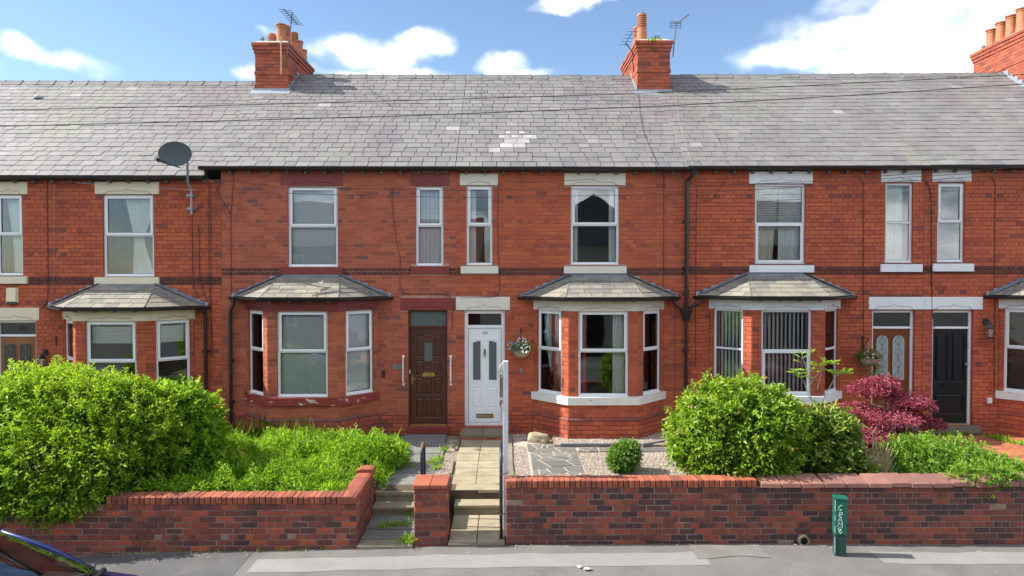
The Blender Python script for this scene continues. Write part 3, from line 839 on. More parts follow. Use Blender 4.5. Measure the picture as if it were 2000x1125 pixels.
def pot(part, x, y, z, kind, hgt, rd=.11):
    b = MB()
    if kind == 'plain':
        b.lathe([(rd * 1.1, 0), (rd * 1.05, .06), (rd * .94, hgt * .45), (rd * .92, hgt - .1), (rd * 1.02, hgt - .09), (rd * 1.02, hgt - .07), (rd * .93, hgt - .06), (rd * .93, hgt - .045), (rd * 1.12, hgt - .03), (rd * 1.12, hgt), (rd * .85, hgt), (rd * .8, hgt - .15)], (0, 0, 0), 16)
    elif kind == 'louvre':
        prof = [(rd * 1.12, 0), (rd * 1.05, hgt * .5)]
        zc = hgt * .5
        while zc < hgt - .06:
            prof += [(rd * 1.02, zc), (rd * 1.02, zc + .028), (rd * .82, zc + .03), (rd * .82, zc + .052)]; zc += .055
        prof += [(rd * 1.02, zc), (rd * .98, hgt), (rd * .75, hgt + .01)]
        b.lathe(prof, (0, 0, 0), 16)
    elif kind == 'slot':
        b.lathe([(rd, 0), (rd, hgt), (rd * .8, hgt + .01)], (0, 0, 0), 12)
        for j in range(10):
            a = 2 * math.pi * (j + .5) / 10; b.M = Matrix.Rotation(a, 4, 'Z')
            b.box(rd * .9, rd * 1.1, -.012, .012, .03, hgt - .05)
        b.M = None
    else:
        b.lathe([(rd, 0), (rd, hgt * .7), (rd * 1.25, hgt * .7), (rd * 1.25, hgt), (rd * .2, hgt * 1.05)], (0, 0, 0), 12)
    o = b.build('chimney_cowl' if kind == 'cowl' else 'chimney_pot', 'galvanised' if kind == 'cowl' else 'terracotta', part, (x, y, z - .03), smooth=False)
    return o
# ------------------------------------------------------------------ bay windows
BA, BP = .72, .69                              # half width of the front, projection
def bay(h, cx, brick, mortar, paint, groove, sill_mat, seed, win_mat='upvc', styles=('sash', 'sash', 'sash'), glass='glass', gz=.34):
    r = random.Random(seed)
    b_ = BA + BP; SL_ = BP * math.sqrt(2)
    zs0, zs1, zl0, zl1, ze, zt = 1.14, 1.32, 3.09, 3.29, 3.37, 3.84
    frames = [(cx - b_, 0.0, -math.pi / 4, SL_, (.09, .775)), (cx - BA, -BP, 0.0, 2 * BA, (BA - .52, BA + .52)), (cx + BA, -BP, math.pi / 4, SL_, (SL_ - .775, SL_ - .09))]
    core = MB()
    for (ox, oy, a, w, (wa, wb)) in frames:
        M = Matrix.Translation((ox, oy, 0)) @ Matrix.Rotation(a, 4, 'Z')
        wall_sheet(core, 0, w, gz, zl1, [(wa, wb, zs1 - .02, zl0 + .02)], .008, .115, M)
    part = core.build('bay', [mortar, brick], h.root)
    rr = random.Random(seed + 5)
    def tint(u, z, hd):
        return min(1, max(0, rr.gauss(.34, .2) + (.3 if hd and rr.random() < .5 else 0) + (.12 if z < .9 else 0)))
    for (ox, oy, a, w, (wa, wb)) in frames:
        holes = [(wa, wb, zs1 - .02, zl0 + .1)]
        h.add_bricks(part, (ox, oy, a), courses(0, w, zs1, zl0, holes, phase=.02, header_every=0), brick, tint, r=rr)
        h.add_bricks(part, (ox, oy, a), courses(0, w, .87, zs0, [], phase=.1, header_every=0), brick, tint, r=rr)
        h.add_bricks(part, (ox, oy, a), courses(-.012, w + .012, gz, .80, [], phase=.04, header_every=0), brick, tint, off=.03, r=rr)
        # chamfered plinth course
        pl = MB(); n = max(2, round(w / .235))
        for i in range(n):
            xa, xb = -.012 + (w + .024) * i / n + .004, -.012 + (w + .024) * (i + 1) / n - .004
            pb = MB()
            pb.add([(xa, -.032, .806), (xb, -.032, .806), (xb, .03, .806), (xa, .03, .806), (xa, -.032, .822), (xb, -.032, .822), (xb, .0, .868), (xa, .0, .868), (xb, .03, .868), (xa, .03, .868)],
                   [(0, 1, 5, 4), (4, 5, 6, 7), (7, 6, 8, 9), (1, 2, 8, 6, 5), (0, 4, 7, 9, 3)])
            o = pb.build('plinth_brick', brick, part, (ox, oy, 0), a); o['tint'] = min(1, .75 + rr.random() * .25)
    def band(o0, d):
        k = math.tan(math.pi / 8)
        def line(o): return [(cx - b_ - o * 1.0 - .0, 0.03), (cx - BA - o * k, -BP - o), (cx + BA + o * k, -BP - o), (cx + b_ + o, 0.03)]
        # the ends run square into the wall
        out = [(cx - b_ - o0 * 1.414, .02), (cx - BA - o0 * k, -BP - o0), (cx + BA + o0 * k, -BP - o0), (cx + b_ + o0 * 1.414, .02)]
        inn = [(cx + b_ - d * 1.414, .02), (cx + BA - d * k, -BP + d), (cx - BA + d * k, -BP + d), (cx - b_ + d * 1.414, .02)]
        return out + inn
    def prism_band(name, o0, d, z0, z1, mat, slope=0.0):
        p = band(o0, d); b = MB()
        n = 8
        vs = [(x, y, z0) for (x, y) in p] + [(x, y, z1 - (slope if i < 4 else 0)) for i, (x, y) in enumerate(p)]
        fs = []
        for (i, j, k2, l) in ((0, 1, 6, 7), (1, 2, 5, 6), (2, 3, 4, 5)):
            fs += [(n + i, n + j, n + k2, n + l), (l, k2, j, i)]
        for i in range(n): fs.append((i, (i + 1) % n, n + (i + 1) % n, n + i))
        b.add(vs, fs)
        return b.build(name, mat, part)
    li = prism_band('lintel', .022, .12, zl0, zl1, paint)
    prism_band('sill', .055, .12, zs0, zs1, sill_mat, .02)
    for (ox, oy, a, w, (wa, wb)) in frames:
        og = MB(); og.tube([(x, -.022, z) for (x, z) in ogee(wa + .01, wb - .01, zl0 + .01, .095)], .006, 4)
        og.build('carved_ogee', groove, part, (ox, oy, 0), a)
    for (ox, oy, a, w, (wa, wb)), st in zip(frames, styles):
        window(part, (ox, oy, a), (wa, wb, zs1 - .005, zl0 + .005), zt=2.25, yo=.05, mat=win_mat, style=st, glass=glass, name='window_frame', sibling=True)
    # hipped slate roof
    eo = .19; k = math.tan(math.pi / 8)
    E0 = (cx - b_ - eo * 1.414, 0.0, ze); E1 = (cx - BA - eo * k, -BP - eo, ze); E2 = (cx + BA + eo * k, -BP - eo, ze); E3 = (cx + b_ + eo * 1.414, 0.0, ze)
    T0 = (cx - .60, 0.0, zt); T1 = (cx + .60, 0.0, zt)
    cores = MB()
    for i, P in enumerate(((E0, E1, T0), (E1, E2, T1, T0), (E2, E3, T1))):
        c = slate_slope(part, P, 'bay_slate', seed=seed * 7 + i)
        b0 = len(cores.v); cores.v += c.v; cores.f += [tuple(b0 + q for q in f) for f in c.f]; cores.m += c.m; cores.t += c.t
    cores.build('roof_deck', 'roof_deck', part)
    hip = MB()
    for (a_, b2) in ((E1, T0), (E2, T1)):
        hip.tube([Vector(a_) + Vector((0, 0, .022)), Vector(b2) + Vector((0, 0, .022))], .016, 6)
    hip.build('hip_roll', 'bay_slate', part)
    # soffit under the eaves
    so = MB(); so.add([E0, E1, E2, E3, (cx + b_, .0, ze - .07), (cx + BA, -BP, ze - .07), (cx - BA, -BP, ze - .07), (cx - b_, 0, ze - .07)],
                      [(7, 6, 1, 0), (6, 5, 2, 1), (5, 4, 3, 2)]); so.build('soffit', 'grey_block', part)
    gt = MB(); go = .05
    def outp(p, o): return p
    gutter_run(gt, [(E0[0] - go * 1.2, -.005, ze - .002), (E1[0] - go * k, E1[1] - go, ze - .002), (E2[0] + go * k, E2[1] - go, ze - .002), (E3[0] + go * 1.2, -.005, ze - .002)])
    gt.build('gutter', 'black_plastic', part)
    br = MB().box(-.012, .012, -.05, .10, -.085, -.045).mesh('gutter_bracket', 'grey_block')
    for i in range(4):
        x = E1[0] + (E2[0] - E1[0]) * (i + .5) / 4
        inst('gutter_bracket', br, part, (x, E1[1] - .02, ze - .005))
    # stepped lead flashing on the wall above each side slope, and a level piece at the top
    def roofz(x):
        d = abs(x - cx)
        return zt if d < .6 else zt + (ze - zt) * (d - .6) / (E3[0] - cx - .6)
    for sgn in (-1, 1):
        for i in range(7):
            xa = .52 + i * .165; xb = xa + .20
            z_hi = roofz(cx + sgn * xa) + .015
            z_lo = roofz(cx + sgn * xb) - .02
            fl = MB(); a_, b2 = (cx + sgn * xa, cx + sgn * xb)
            y = -.012 - .002 * i
            q = [(a_, y, z_hi - .0), (b2, y, z_hi - .012), (b2, y - .012, z_lo), (a_, y - .012, roofz(cx + sgn * xa) - .03)]
            if sgn > 0: q = [q[0], q[3], q[2], q[1]]
            fl.add(q + [(p[0], p[1] + .006, p[2]) for p in q], [(0, 1, 2, 3), (7, 6, 5, 4), (0, 4, 5, 1), (1, 5, 6, 2), (2, 6, 7, 3), (3, 7, 4, 0)])
            fl.build('flashing_step', 'lead_bright' if rr.random() < .55 else 'lead', part)
        dr = MB(); P0 = Vector((cx + sgn * .6, -.02, zt + .01)); P1 = Vector((E0[0] if sgn < 0 else E3[0], -.02, ze + .03))
        n2 = (Vector(E1 if sgn < 0 else E2) - P1).normalized() * .13
        q = [P0 + Vector((0, -.10, .01)), P1 + n2 + Vector((0, 0, .025)), P1 + Vector((0, 0, .03)), P0 + Vector((0, 0, .03))]
        dr.add(q, [(0, 1, 2, 3)]); dr.build('lead_soaker', 'lead', part)
    tp = MB(); tp.add([(cx - .64, -.16, zt - .06), (cx + .64, -.16, zt - .06), (cx + .60, -.014, zt + .035), (cx - .60, -.014, zt + .035)], [(0, 1, 2, 3)])
    tp.build('top_flashing', 'lead', part)
    return part, frames

# ------------------------------------------------------------------ doors
def panel(b, x0, x1, z0, z1, y, d=.012, w=.02):
    """raised-and-fielded panel: a sunk border round a raised field"""
    b.add([(x0, y, z0), (x1, y, z0), (x1, y, z1), (x0, y, z1), (x0 + w, y + d, z0 + w), (x1 - w, y + d, z0 + w), (x1 - w, y + d, z1 - w), (x0 + w, y + d, z1 - w),
           (x0 + 2.2 * w, y - .004, z0 + 2.2 * w), (x1 - 2.2 * w, y - .004, z0 + 2.2 * w), (x1 - 2.2 * w, y - .004, z1 - 2.2 * w), (x0 + 2.2 * w, y - .004, z1 - 2.2 * w)],
          [(0, 1, 5, 4), (1, 2, 6, 5), (2, 3, 7, 6), (3, 0, 4, 7), (4, 5, 9, 8), (5, 6, 10, 9), (6, 7, 11, 10), (7, 4, 8, 11), (8, 9, 10, 11)])

def leaf_with_holes(b, x0, x1, z0, z1, holes, y0, y1):
    xs = sorted({x0, x1, *[q[0] for q in holes], *[q[1] for q in holes]}); zs = sorted({z0, z1, *[q[2] for q in holes], *[q[3] for q in holes]})
    for xa, xb in zip(xs, xs[1:]):
        for za, zb in zip(zs, zs[1:]):
            mx, mz = (xa + xb) / 2, (za + zb) / 2
            if any(q[0] < mx < q[1] and q[2] < mz < q[3] for q in holes): continue
            b.add([(xa, y0, za), (xb, y0, za), (xb, y0, zb), (xa, y0, zb)], [(0, 1, 2, 3)])
    b.add([(x0, y0, z0), (x0, y1, z0), (x0, y1, z1), (x0, y0, z1)], [(3, 2, 1, 0)])
    b.add([(x1, y0, z0), (x1, y1, z0), (x1, y1, z1), (x1, y0, z1)], [(0, 1, 2, 3)])
    b.add([(x0, y1, z0), (x1, y1, z0), (x1, y1, z1), (x0, y1, z1)], [(3, 2, 1, 0)])

def door(h, r, kind, zt):
    """r: opening; zt: top of the door leaf (underside of the fanlight rail)"""
    x0, x1, z0, z1 = r; W = x1 - x0; y = .10
    if kind == 'white':
        fw = .075; frm = 'upvc'
    elif kind == 'brown': fw = .035; frm = 'door_brown'
    elif kind == 'black': fw = .05; frm = 'upvc'
    else: fw = .05; frm = 'upvc'
    f = MB(); ring(f, x0, x1, z0, z1, fw, y - .03, y + .06, .06 if kind == 'white' else .02)
    f.box(x0 + fw, x1 - fw, y - .028, y + .058, zt, zt + (.06 if kind == 'white' else .045))
    fr = f.build('door_frame', frm, h.root)
    # fanlight
    p = MB(); p.box(x0 + fw - .004, x1 - fw + .004, y + .01, y + .018, zt + .045, z1 - fw + .004)
    fl = p.build('fanlight_pane', 'glass_dark' if kind != 'brown' else 'frosted_pane', fr)
    if kind != 'brown':
        bk = MB(); bk.box(x0 + .02, x1 - .02, y + .25, y + .26, zt, z1 - .02); bk.build('fanlight_backing', 'far_glass', fr)
    a, b_ = x0 + fw + .006, x1 - fw - .006; c, d = z0 + (.065 if kind == 'white' else .025), zt - .006
    w = b_ - a; hh = d - c
    leaf = MB(); holes = []; pan = []
    mat = {'brown': 'door_brown', 'white': 'upvc', 'black': 'door_black', 'teak': 'door_teak', 'oak': 'door_oak'}[kind]
    X = lambda t: a + w * t
    Z = lambda t: c + hh * t
    panes = []
    if kind == 'brown':
        cols = [(.12, .355), (.395, .605), (.645, .88)]
        rows = [(.065, .275), (.305, .465), (.505, .665), (.70, .93)]
        for ci, (p0, p1) in enumerate(cols):
            for ri, (q0, q1) in enumerate(rows):
                if ci == 1 and ri == 2: q0, q1 = .545, .61
                if ci == 1 and ri == 3:
                    pan.append((X(p0), X(p1), Z(.88), Z(.95))); panes.append((X(.385), X(.615), Z(.655), Z(.85))); continue
                if ci != 1 and ri == 1: q0, q1 = .305, .49
                pan.append((X(p0), X(p1), Z(q0), Z(q1)))
    elif kind == 'white':
        for (p0, p1) in ((.10, .41), (.59, .90)):
            pan.append((X(p0), X(p1), Z(.145), Z(.375)))
    elif kind == 'black':
        for (p0, p1) in ((.08, .44), (.56, .92)): pan.append((X(p0), X(p1), Z(.44), Z(.95)))
        pan.append((X(.09), X(.91), Z(.10), Z(.31)))
    holes = pan + (panes if kind == 'brown' else [])
    leaf_with_holes(leaf, a, b_, c, d, holes, y, y + .045)
    for q in pan: panel(leaf, *q, y)
    if kind == 'white':
        for (p0, p1) in ((.10, .41), (.59, .90)): ring(leaf, X(p0), X(p1), Z(.43), Z(.885), .018, y - .012, y - .0005)
    lf = leaf.build('door', mat, h.root)
    hw = MB()
    if kind == 'white':
        gk = MB(); ring(gk, a - .004, b_ + .004, c - .004, d + .004, .007, y - .006, y - .001); gk.build('door_seal', 'gasket', lf)
        for i, (p0, p1) in enumerate(((.14, .37), (.63, .86))):
            zl, zh = Z(.45), Z(.865); pa, pb = X(p0), X(p1)
            lo = .04
            poly = [(pa, zl), (pb, zl), (pb, zh - (lo if i == 1 else 0)), ((pa + pb) / 2, zh - lo * .35), (pa, zh - (lo if i == 0 else 0))]
            g = MB(); g.plate(poly, y - .006, y - .002); g.build('door_pane', 'frosted_pane', lf)
        lb = MB().bev(X(.24), X(.76), y - .018, y, Z(.045), Z(.088), .005).build('letterbox', 'gasket', lf)
        MB().box(X(.26), X(.74), y - .024, y - .019, Z(.052), Z(.081)).build('letterbox_flap', 'brass', lf)
        kn = MB(); xm = X(.5); kn.tube([(xm, y - .02, Z(.77)), (xm, y - .035, Z(.745)), (xm - .018, y - .035, Z(.72)), (xm, y - .035, Z(.69)), (xm + .018, y - .035, Z(.72)), (xm, y - .035, Z(.745))], .008, 5)
        kn.box(xm - .014, xm + .014, y - .03, y, Z(.735), Z(.775)); kn.build('knocker', 'dark_ink', lf)
        hd = MB(); hd.box(X(.965), X(1.0), y - .02, y, Z(.50), Z(.58)); hd.tube([(X(.98), y - .03, Z(.53)), (X(.90), y - .04, Z(.53))], .010, 6); hd.build('handle', 'galvanised', lf)
        me = text_mesh('104', .085, 'dark_ink')
        o = inst('door_number', me, lf, (X(.5), y - .003, Z(.945)), (math.pi / 2, 0, 0))
    elif kind == 'brown':
        for q in panes: MB().box(q[0], q[1], y + .006, y + .012, q[2], q[3]).build('door_pane', 'frosted_pane', lf)
        MB().bev(X(.33), X(.68), y - .015, y, Z(.495), Z(.535), .004).build('letterbox', 'brass', lf)
        hd = MB(); hd.box(X(.02), X(.065), y - .012, y, Z(.42), Z(.51)); hd.tube([(X(.04), y - .03, Z(.475)), (X(.16), y - .035, Z(.475))], .009, 6); hd.build('handle', 'brass', lf)
        MB().box(X(-.03), X(-.005), y - .06, y - .02, Z(.53), Z(.57)).build('door_contact', 'grab_white', lf)
        MB().box(x0 + fw, x1 - fw, y - .05, y - .005, z0 - .004, z0 + .022).build('threshold_strip', 'gold_strip', fr)
    elif kind == 'black':
        lb = MB(); ring(lb, X(.30), X(.68), Z(.372), Z(.412), .012, y - .014, y - .001); lb.build('letterbox', 'door_black', lf)
        kn = MB(); kn.lathe([(.012, 0), (.012, .03), (.028, .04), (.03, .055), (.02, .065)], n=10)
        o = kn.build('knob', 'galvanised', lf, (X(.94), y, Z(.63))); o.rotation_euler = (math.pi / 2, 0, 0)
        MB().box(x0 + fw, x1 - fw, y - .05, y - .005, z0 - .004, z0 + .02).build('threshold_strip', 'gold_strip', fr)
    else:                                   # teak / oak with two tall leaded panes
        for i, (p0, p1) in enumerate(((.10, .42), (.54, .86))):
            pa, pb = X(p0), X(p1); zl = Z(.46 if kind == 'teak' else .40); zh = Z(.93)
            if kind == 'teak':
                rr_ = (pb - pa) / 2; poly = [(pa, zl), (pb, zl)] + [((pa + pb) / 2 + rr_ * math.cos(t), zh - rr_ + rr_ * math.sin(t)) for t in [math.pi * q / 10 for q in range(11)]]
            else: poly = [(pa, zl), (pb, zl), (pb, zh - .03), ((pa + pb) / 2, zh), (pa, zh - .03)]
            bd = MB(); cxp = (pa + pb) / 2; czp = (zl + zh) / 2
            bd.plate([(cxp + (px - cxp) * 1.14, czp + (pz_ - czp) * 1.035) for (px, pz_) in poly], y - .010, y - .001); bd.build('pane_beading', mat, lf)
            g = MB(); g.plate(poly, y - .016, y - .011); pn = g.build('door_pane', 'leaded_pane' if kind == 'teak' else 'glass_dark', lf)
            cm = MB(); xm = (pa + pb) / 2; q = (pb - pa) * .3
            n = 4 if kind == 'teak' else 3
            for t in range(n):
                zc = zl + (zh - zl) * (t + .5) / n; dz = (zh - zl) / n * .45
                cm.tube([(xm, y - .018, zc - dz), (xm - q, y - .018, zc), (xm, y - .018, zc + dz), (xm + q, y - .018, zc), (xm, y - .018, zc - dz)], .004, 4)
            cm.tube([(xm, y - .018, zl), (xm, y - .018, zh)], .003, 4)
            cm.build('lead_came', 'came_dark' if kind == 'teak' else 'came', lf)
        if kind == 'oak':
            kn = MB(); zc = Z(.70); xm = X(.48)
            kn.tube([(xm + .035 * math.sin(t), y - .02, zc + .035 * math.cos(t)) for t in [2 * math.pi * q / 12 for q in range(13)]], .007, 5)
            kn.box(xm - .012, xm + .012, y - .025, y, zc + .03, zc + .055); kn.build('ring_knocker', 'brass', lf)
    return fr, lf

# ------------------------------------------------------------------ what hangs behind the glass
def hang(h, fr):
    ox, oy, a = fr
    return h.world(ox, oy, 0), a - h.th
def curtain(h, fr, pts, z0, z1, y, mat, label, cat='curtain', group=None, folds=22, amp=.022, seed=0, name='curtain'):
    """pts(t) -> (left, right) of the cloth at height fraction t"""
    b = MB(); nz_, nx = 10, folds * 4; r = random.Random(seed); ph = r.random() * 6
    vs = []
    for j in range(nz_ + 1):
        t = j / nz_; l, rt = pts(t)
        for i in range(nx + 1):
            s = i / nx
            vs.append((l + (rt - l) * s, y + amp * math.sin(s * folds * 6.283 + ph) + .012 * math.sin(s * 11 + ph), z0 + (z1 - z0) * t))
    b.add(vs, [(j * (nx + 1) + i, j * (nx + 1) + i + 1, (j + 1) * (nx + 1) + i + 1, (j + 1) * (nx + 1) + i) for j in range(nz_) for i in range(nx)])
    lc, rz = hang(h, fr)
    o = b.build(name, mat, None, lc, rz, smooth=True)
    return tag(o, label, cat, group)
def vertical_blind(h, fr, x0, x1, z0, z1, y, mat, label, ang=20, n=None, group='vertical blinds'):
    lc, rz = hang(h, fr)
    root = empty('vertical_blind', lc, rz); tag(root, label, 'blind', group)
    n = n or max(4, int((x1 - x0) / .082)); w = (x1 - x0) / n * .97
    me = MB().add([(-w / 2, 0, z0), (w / 2, 0, z0), (w / 2, 0, z1), (-w / 2, 0, z1), (-w / 2, .002, z0), (w / 2, .002, z0), (w / 2, .002, z1), (-w / 2, .002, z1)],
                  [(0, 1, 2, 3), (7, 6, 5, 4), (0, 3, 7, 4), (1, 5, 6, 2)]).mesh('slat', mat)
    r = random.Random(int(x0 * 100))
    for i in range(n):
        inst('slat', me, root, (x0 + (x1 - x0) * (i + .5) / n, y, 0), (0, 0, rad(ang + r.gauss(0, 3))))
    MB().box(x0, x1, y - .02, y + .02, z1, z1 + .03).build('head_rail', 'upvc', root)
    return root
def slat_blind(h, fr, x0, x1, z0, z1, y, mat, label, pitch=.05, tilt=35, cat='blind', name='venetian_blind', tapes=False):
    lc, rz = hang(h, fr)
    root = empty(name, lc, rz); tag(root, label, cat, 'slatted blinds')
    n = int((z1 - z0) / pitch); me = MB().box(x0, x1, -pitch * .55, pitch * .55, -.0015, .0015).mesh('slat', mat)
    for i in range(n): inst('slat', me, root, (0, y, z0 + pitch * (i + .5)), (rad(tilt), 0, 0))
    MB().box(x0, x1, y - .025, y + .025, z1, z1 + .04).build('head_rail', mat, root)
    if tapes:
        for t in (.15, .85):
            xx = x0 + (x1 - x0) * t; MB().box(xx - .012, xx + .012, y - .038, y - .034, z0, z1).build('tape', 'net_curtain', root)
    return root
# ------------------------------------------------------------------ the terrace
TH = rad(1.6)
H100 = House('terraced_house', -11.10, 5.00, z0=-.20)
H102 = House('terraced_house', -6.10, 5.056)
H104 = House('terraced_house', -1.044, 4.974)
H106 = House('terraced_house', 3.93, 5.13, z0=.02, th=TH)
_o = H106.world(5.13, 0, 0)
H108 = House('terraced_house', _o.x, 5.05, z0=.03, th=TH, Y0=_o.y)
tag(H100.root, 'red brick terraced house with cream lintels, satellite dish and tall hedge in front', 'house', 'brick terrace')
tag(H102.root, 'brick terraced house with dark red painted lintels and brown panelled door', 'house', 'brick terrace')
tag(H104.root, 'brick terraced house with off-white lintels and white door numbered 104', 'house', 'brick terrace')
tag(H106.root, 'brick terraced house with white lintels, tall vertical blinds and reddish-brown arched-pane door', 'house', 'brick terrace')
tag(H108.root, 'brick terraced house with white lintels and black panelled door at the right edge', 'house', 'brick terrace')

SPEC = {
 'H100': dict(h=H100, uw=(200, 301, 380, 540), ul=(185, 311, 355, 379.5), us=(187, 312, 540.5, 555), nw=(-9, 45, 380, 538), nl=(-22, 54, 355, 379.5), ns=(-22, 55, 539, 554),
              d=(-10, 73, 626, 852), dl=(-24, 77, 601, 626), bx=-8.10, paint='paint_cream', groove='groove_cream', brick='house_brick', mortar='mortar_dark', sillm='paint_cream', door='oak'),
 'H102': dict(h=H102, uw=(562, 660, 364, 521), ul=(549, 669, 339, 362.5), us=(549, 671, 521.5, 536), nw=(812, 866, 364, 519), nl=(803, 877, 338, 363), ns=(803, 877, 519.5, 534),
              d=(797, 874, 606, 833), dl=(783, 889.5, 582, 606), bx=-4.17, paint='paint_red', groove='groove_red', brick='house_brick_pale_joint', mortar='mortar_pink', sillm='paint_red_flaky', door='brown'),
 'H104': dict(h=H104, uw=(1115, 1209, 362.5, 517), ul=(1102, 1222, 338, 362), us=(1101, 1223, 519, 534), nw=(911, 961.5, 362.5, 518), nl=(898, 973, 339, 362), ns=(900, 973.5, 519, 534),
              d=(907, 986, 606, 834), dl=(890.5, 996, 580, 605.5), bx=2.055, paint='paint_offwhite', groove='groove_offwhite', brick='house_brick', mortar='mortar_mid', sillm='paint_white_flaky', door='white'),
 'H106': dict(h=H106, uw=(1475, 1572, 359, 515), ul=(1463, 1587, 335, 358.5), us=(1463, 1588, 517, 532), nw=(1730, 1782, 357, 513), nl=(1721, 1799, 332, 355.5), ns=(1719, 1799, 515, 531),
              d=(1704, 1784, 606, 834), dl=(1697, 1806, 580, 604.5), bx=5.87, paint='paint_white', groove='groove_white', brick='house_brick', mortar='mortar_dark', sillm='paint_white', door='teak'),
 'H108': dict(h=H108, uw=(2055, 2150, 356, 513), ul=(2042, 2163, 331, 355), us=(2042, 2163, 514, 530), nw=(1832, 1883, 357, 512), nl=(1821, 1897, 331, 354.5), ns=(1820, 1899, 514, 530),
              d=(1822, 1898, 606, 832), dl=(1806.5, 1919, 580, 604.5), bx=12.10, paint='paint_white', groove='groove_white', brick='house_brick', mortar='mortar_dark', sillm='paint_white_flaky', door='black'),
}
F0 = (0.0, 0.0, 0.0)
BAYS = {}
WIN = {}
for si, (key, S) in enumerate(SPEC.items()):
    h = S['h']; W = h.W
    uw, ul, us, nw, nl, ns, d, dl = [h.rect(S[k]) for k in ('uw', 'ul', 'us', 'nw', 'nl', 'ns', 'd', 'dl')]
    d = (d[0], d[1], .55, d[3])
    bcx = (S['bx'] - h.X0) / math.cos(h.th) if h.th else S['bx'] - h.X0
    S['bcx'] = bcx
    WIN[key] = dict(uw=uw, nw=nw, d=d)
    bw = BA + BP
    bayhole = (bcx - bw + .03, bcx + bw - .03, .34, 3.10)
    holes = [uw, nw, d, bayhole]
    wall = MB()
    wall_sheet(wall, 0, W, .25, 6.09, holes, .008, .16)
    fw = wall.build('front_wall', [S['mortar'], S['brick']], h.root)
    # rooms behind the windows
    rm = MB(); y0, y1 = .17, 3.6
    for (za, zb) in ((.40, 3.25), (3.45, 6.05)):
        rm.add([(.1, y0, za), (W - .1, y0, za), (W - .1, y1, za), (.1, y1, za), (.1, y0, zb), (W - .1, y0, zb), (W - .1, y1, zb), (.1, y1, zb)],
               [(0, 1, 2, 3), (7, 6, 5, 4), (3, 2, 6, 7), (0, 3, 7, 4), (1, 5, 6, 2)])
    rm.box(0, .09, .17, 8.5, .2, 6.05); rm.box(W - .09, W, .17, 8.5, .2, 6.05); rm.box(0, W, 8.4, 8.5, .2, 6.1)
    rm.build('rooms', 'plaster', h.root)
    rr = random.Random(40 + si)
    def tint(u, z, hd, rr=rr, key=key):
        t = rr.gauss(.30, .17)
        if hd and rr.random() < (.5 if key == 'H102' else .28): t += .33
        if rr.random() < .06: t += .35
        if z < .9: t += .2
        return min(1, max(0, t))
    lint_holes = [(ul[0], ul[1], ul[2] - .0, ul[3]), (nl[0], nl[1], nl[2], nl[3]), (us[0], us[1], us[2], us[3]), (ns[0], ns[1], ns[2], ns[3]), (dl[0], dl[1], dl[2], dl[3])]
    bh = (bcx - bw, bcx + bw, .2, 3.34)
    allh = holes[:3] + lint_holes + [bh]
    zs0, zs1 = 3.825, 3.995
    h.add_bricks(fw, F0, courses(0, W, .87, zs0, allh, phase=.03, seed=si), S['brick'], tint, r=rr)
    h.add_bricks(fw, F0, courses(0, W, zs1, 6.085, allh, phase=.03 + .06, seed=si), S['brick'], tint, r=rr)
    h.add_bricks(fw, F0, courses(0, W, .27, .87, [d, (bh[0] - .03, bh[1] + .03, .2, 3.3)], phase=.03, header_every=0), S['brick'], tint, off=.028, r=rr)
    it = list(courses(0, W, zs0, zs1, [us, ns], L=.116, H=.085, phase=.0, header_every=0, joint=.010))
    for (u, z, l, hh, hd) in it:
        inst('moulded_brick', brick_mesh(max(.05, l), hh, 'moulded_brick', .004, .05, 'moulded'), fw, (u, -.006, z), (0, 0, 0), rr.random())
    wm = 'upvc' if key in ('H102', 'H104', 'H100') else 'upvc_old'
    sty = {'H100': ('sash', 'sash'), 'H102': ('sash', 'sash'), 'H104': ('sash', 'sash'), 'H106': ('sash_low', 'fixed'), 'H108': ('sash', 'sash')}[key]
    window(h.root, F0, uw, mat=wm, style=sty[0], zt=uw[2] + (uw[3] - uw[2]) * .505)
    window(h.root, F0, nw, mat=wm, style=sty[1], zt=nw[2] + (nw[3] - nw[2]) * .505)
    lintel(h.root, F0, ul, uw, S['paint'], S['groove']); lintel(h.root, F0, nl, nw, S['paint'], S['groove']); lintel(h.root, F0, dl, d, S['paint'], S['groove'], name='door_lintel')
    sill(h.root, F0, us, S['paint']); sill(h.root, F0, ns, S['paint'])
    _, zt = h.loc(800, 641 + (16 if key == 'H100' else 0))
    door(h, d, S['door'], zt)
    bst = {'H106': ('fixed', 'sash_low', 'fixed'), 'H108': ('sash',) * 3}.get(key, ('sash',) * 3)
    BAYS[key] = bay(h, bcx, S['brick'], S['mortar'], S['paint'], S['groove'], S['sillm'], 100 + si, win_mat=wm, styles=bst)
    # main gutter, fascia brackets and the roof
    ext = {'H100': (-3.0, 4.72), 'H102': (-.38, W), 'H104': (0, W + .13), 'H106': (0, W), 'H108': (0, W + 3.0)}[key]
    gt = MB(); gutter_run(gt, [(ext[0], -.20, 6.135), (ext[1], -.20, 6.135)], 1.0); gt.build('gutter', 'black_plastic', h.root)
    so = MB(); so.box(ext[0], ext[1], -.13, .15, 6.088, 6.12); so.build('soffit', 'grey_block', h.root)
    bme = MB().bev(-.028, .028, -.09, .0, -.05, .03, .008).mesh('eaves_bracket', 'grey_block')
    for i in range(12): inst('eaves_bracket', bme, h.root, (.22 + i * .405, 0, 6.055))
    pale = [(1005, 285, .33), (985, 270, .18), (1030, 272, .18)] if key == 'H104' else None
    roof = main_roof(h, ext[0], ext[1], 60 + si, pale)
    S['roof'] = roof
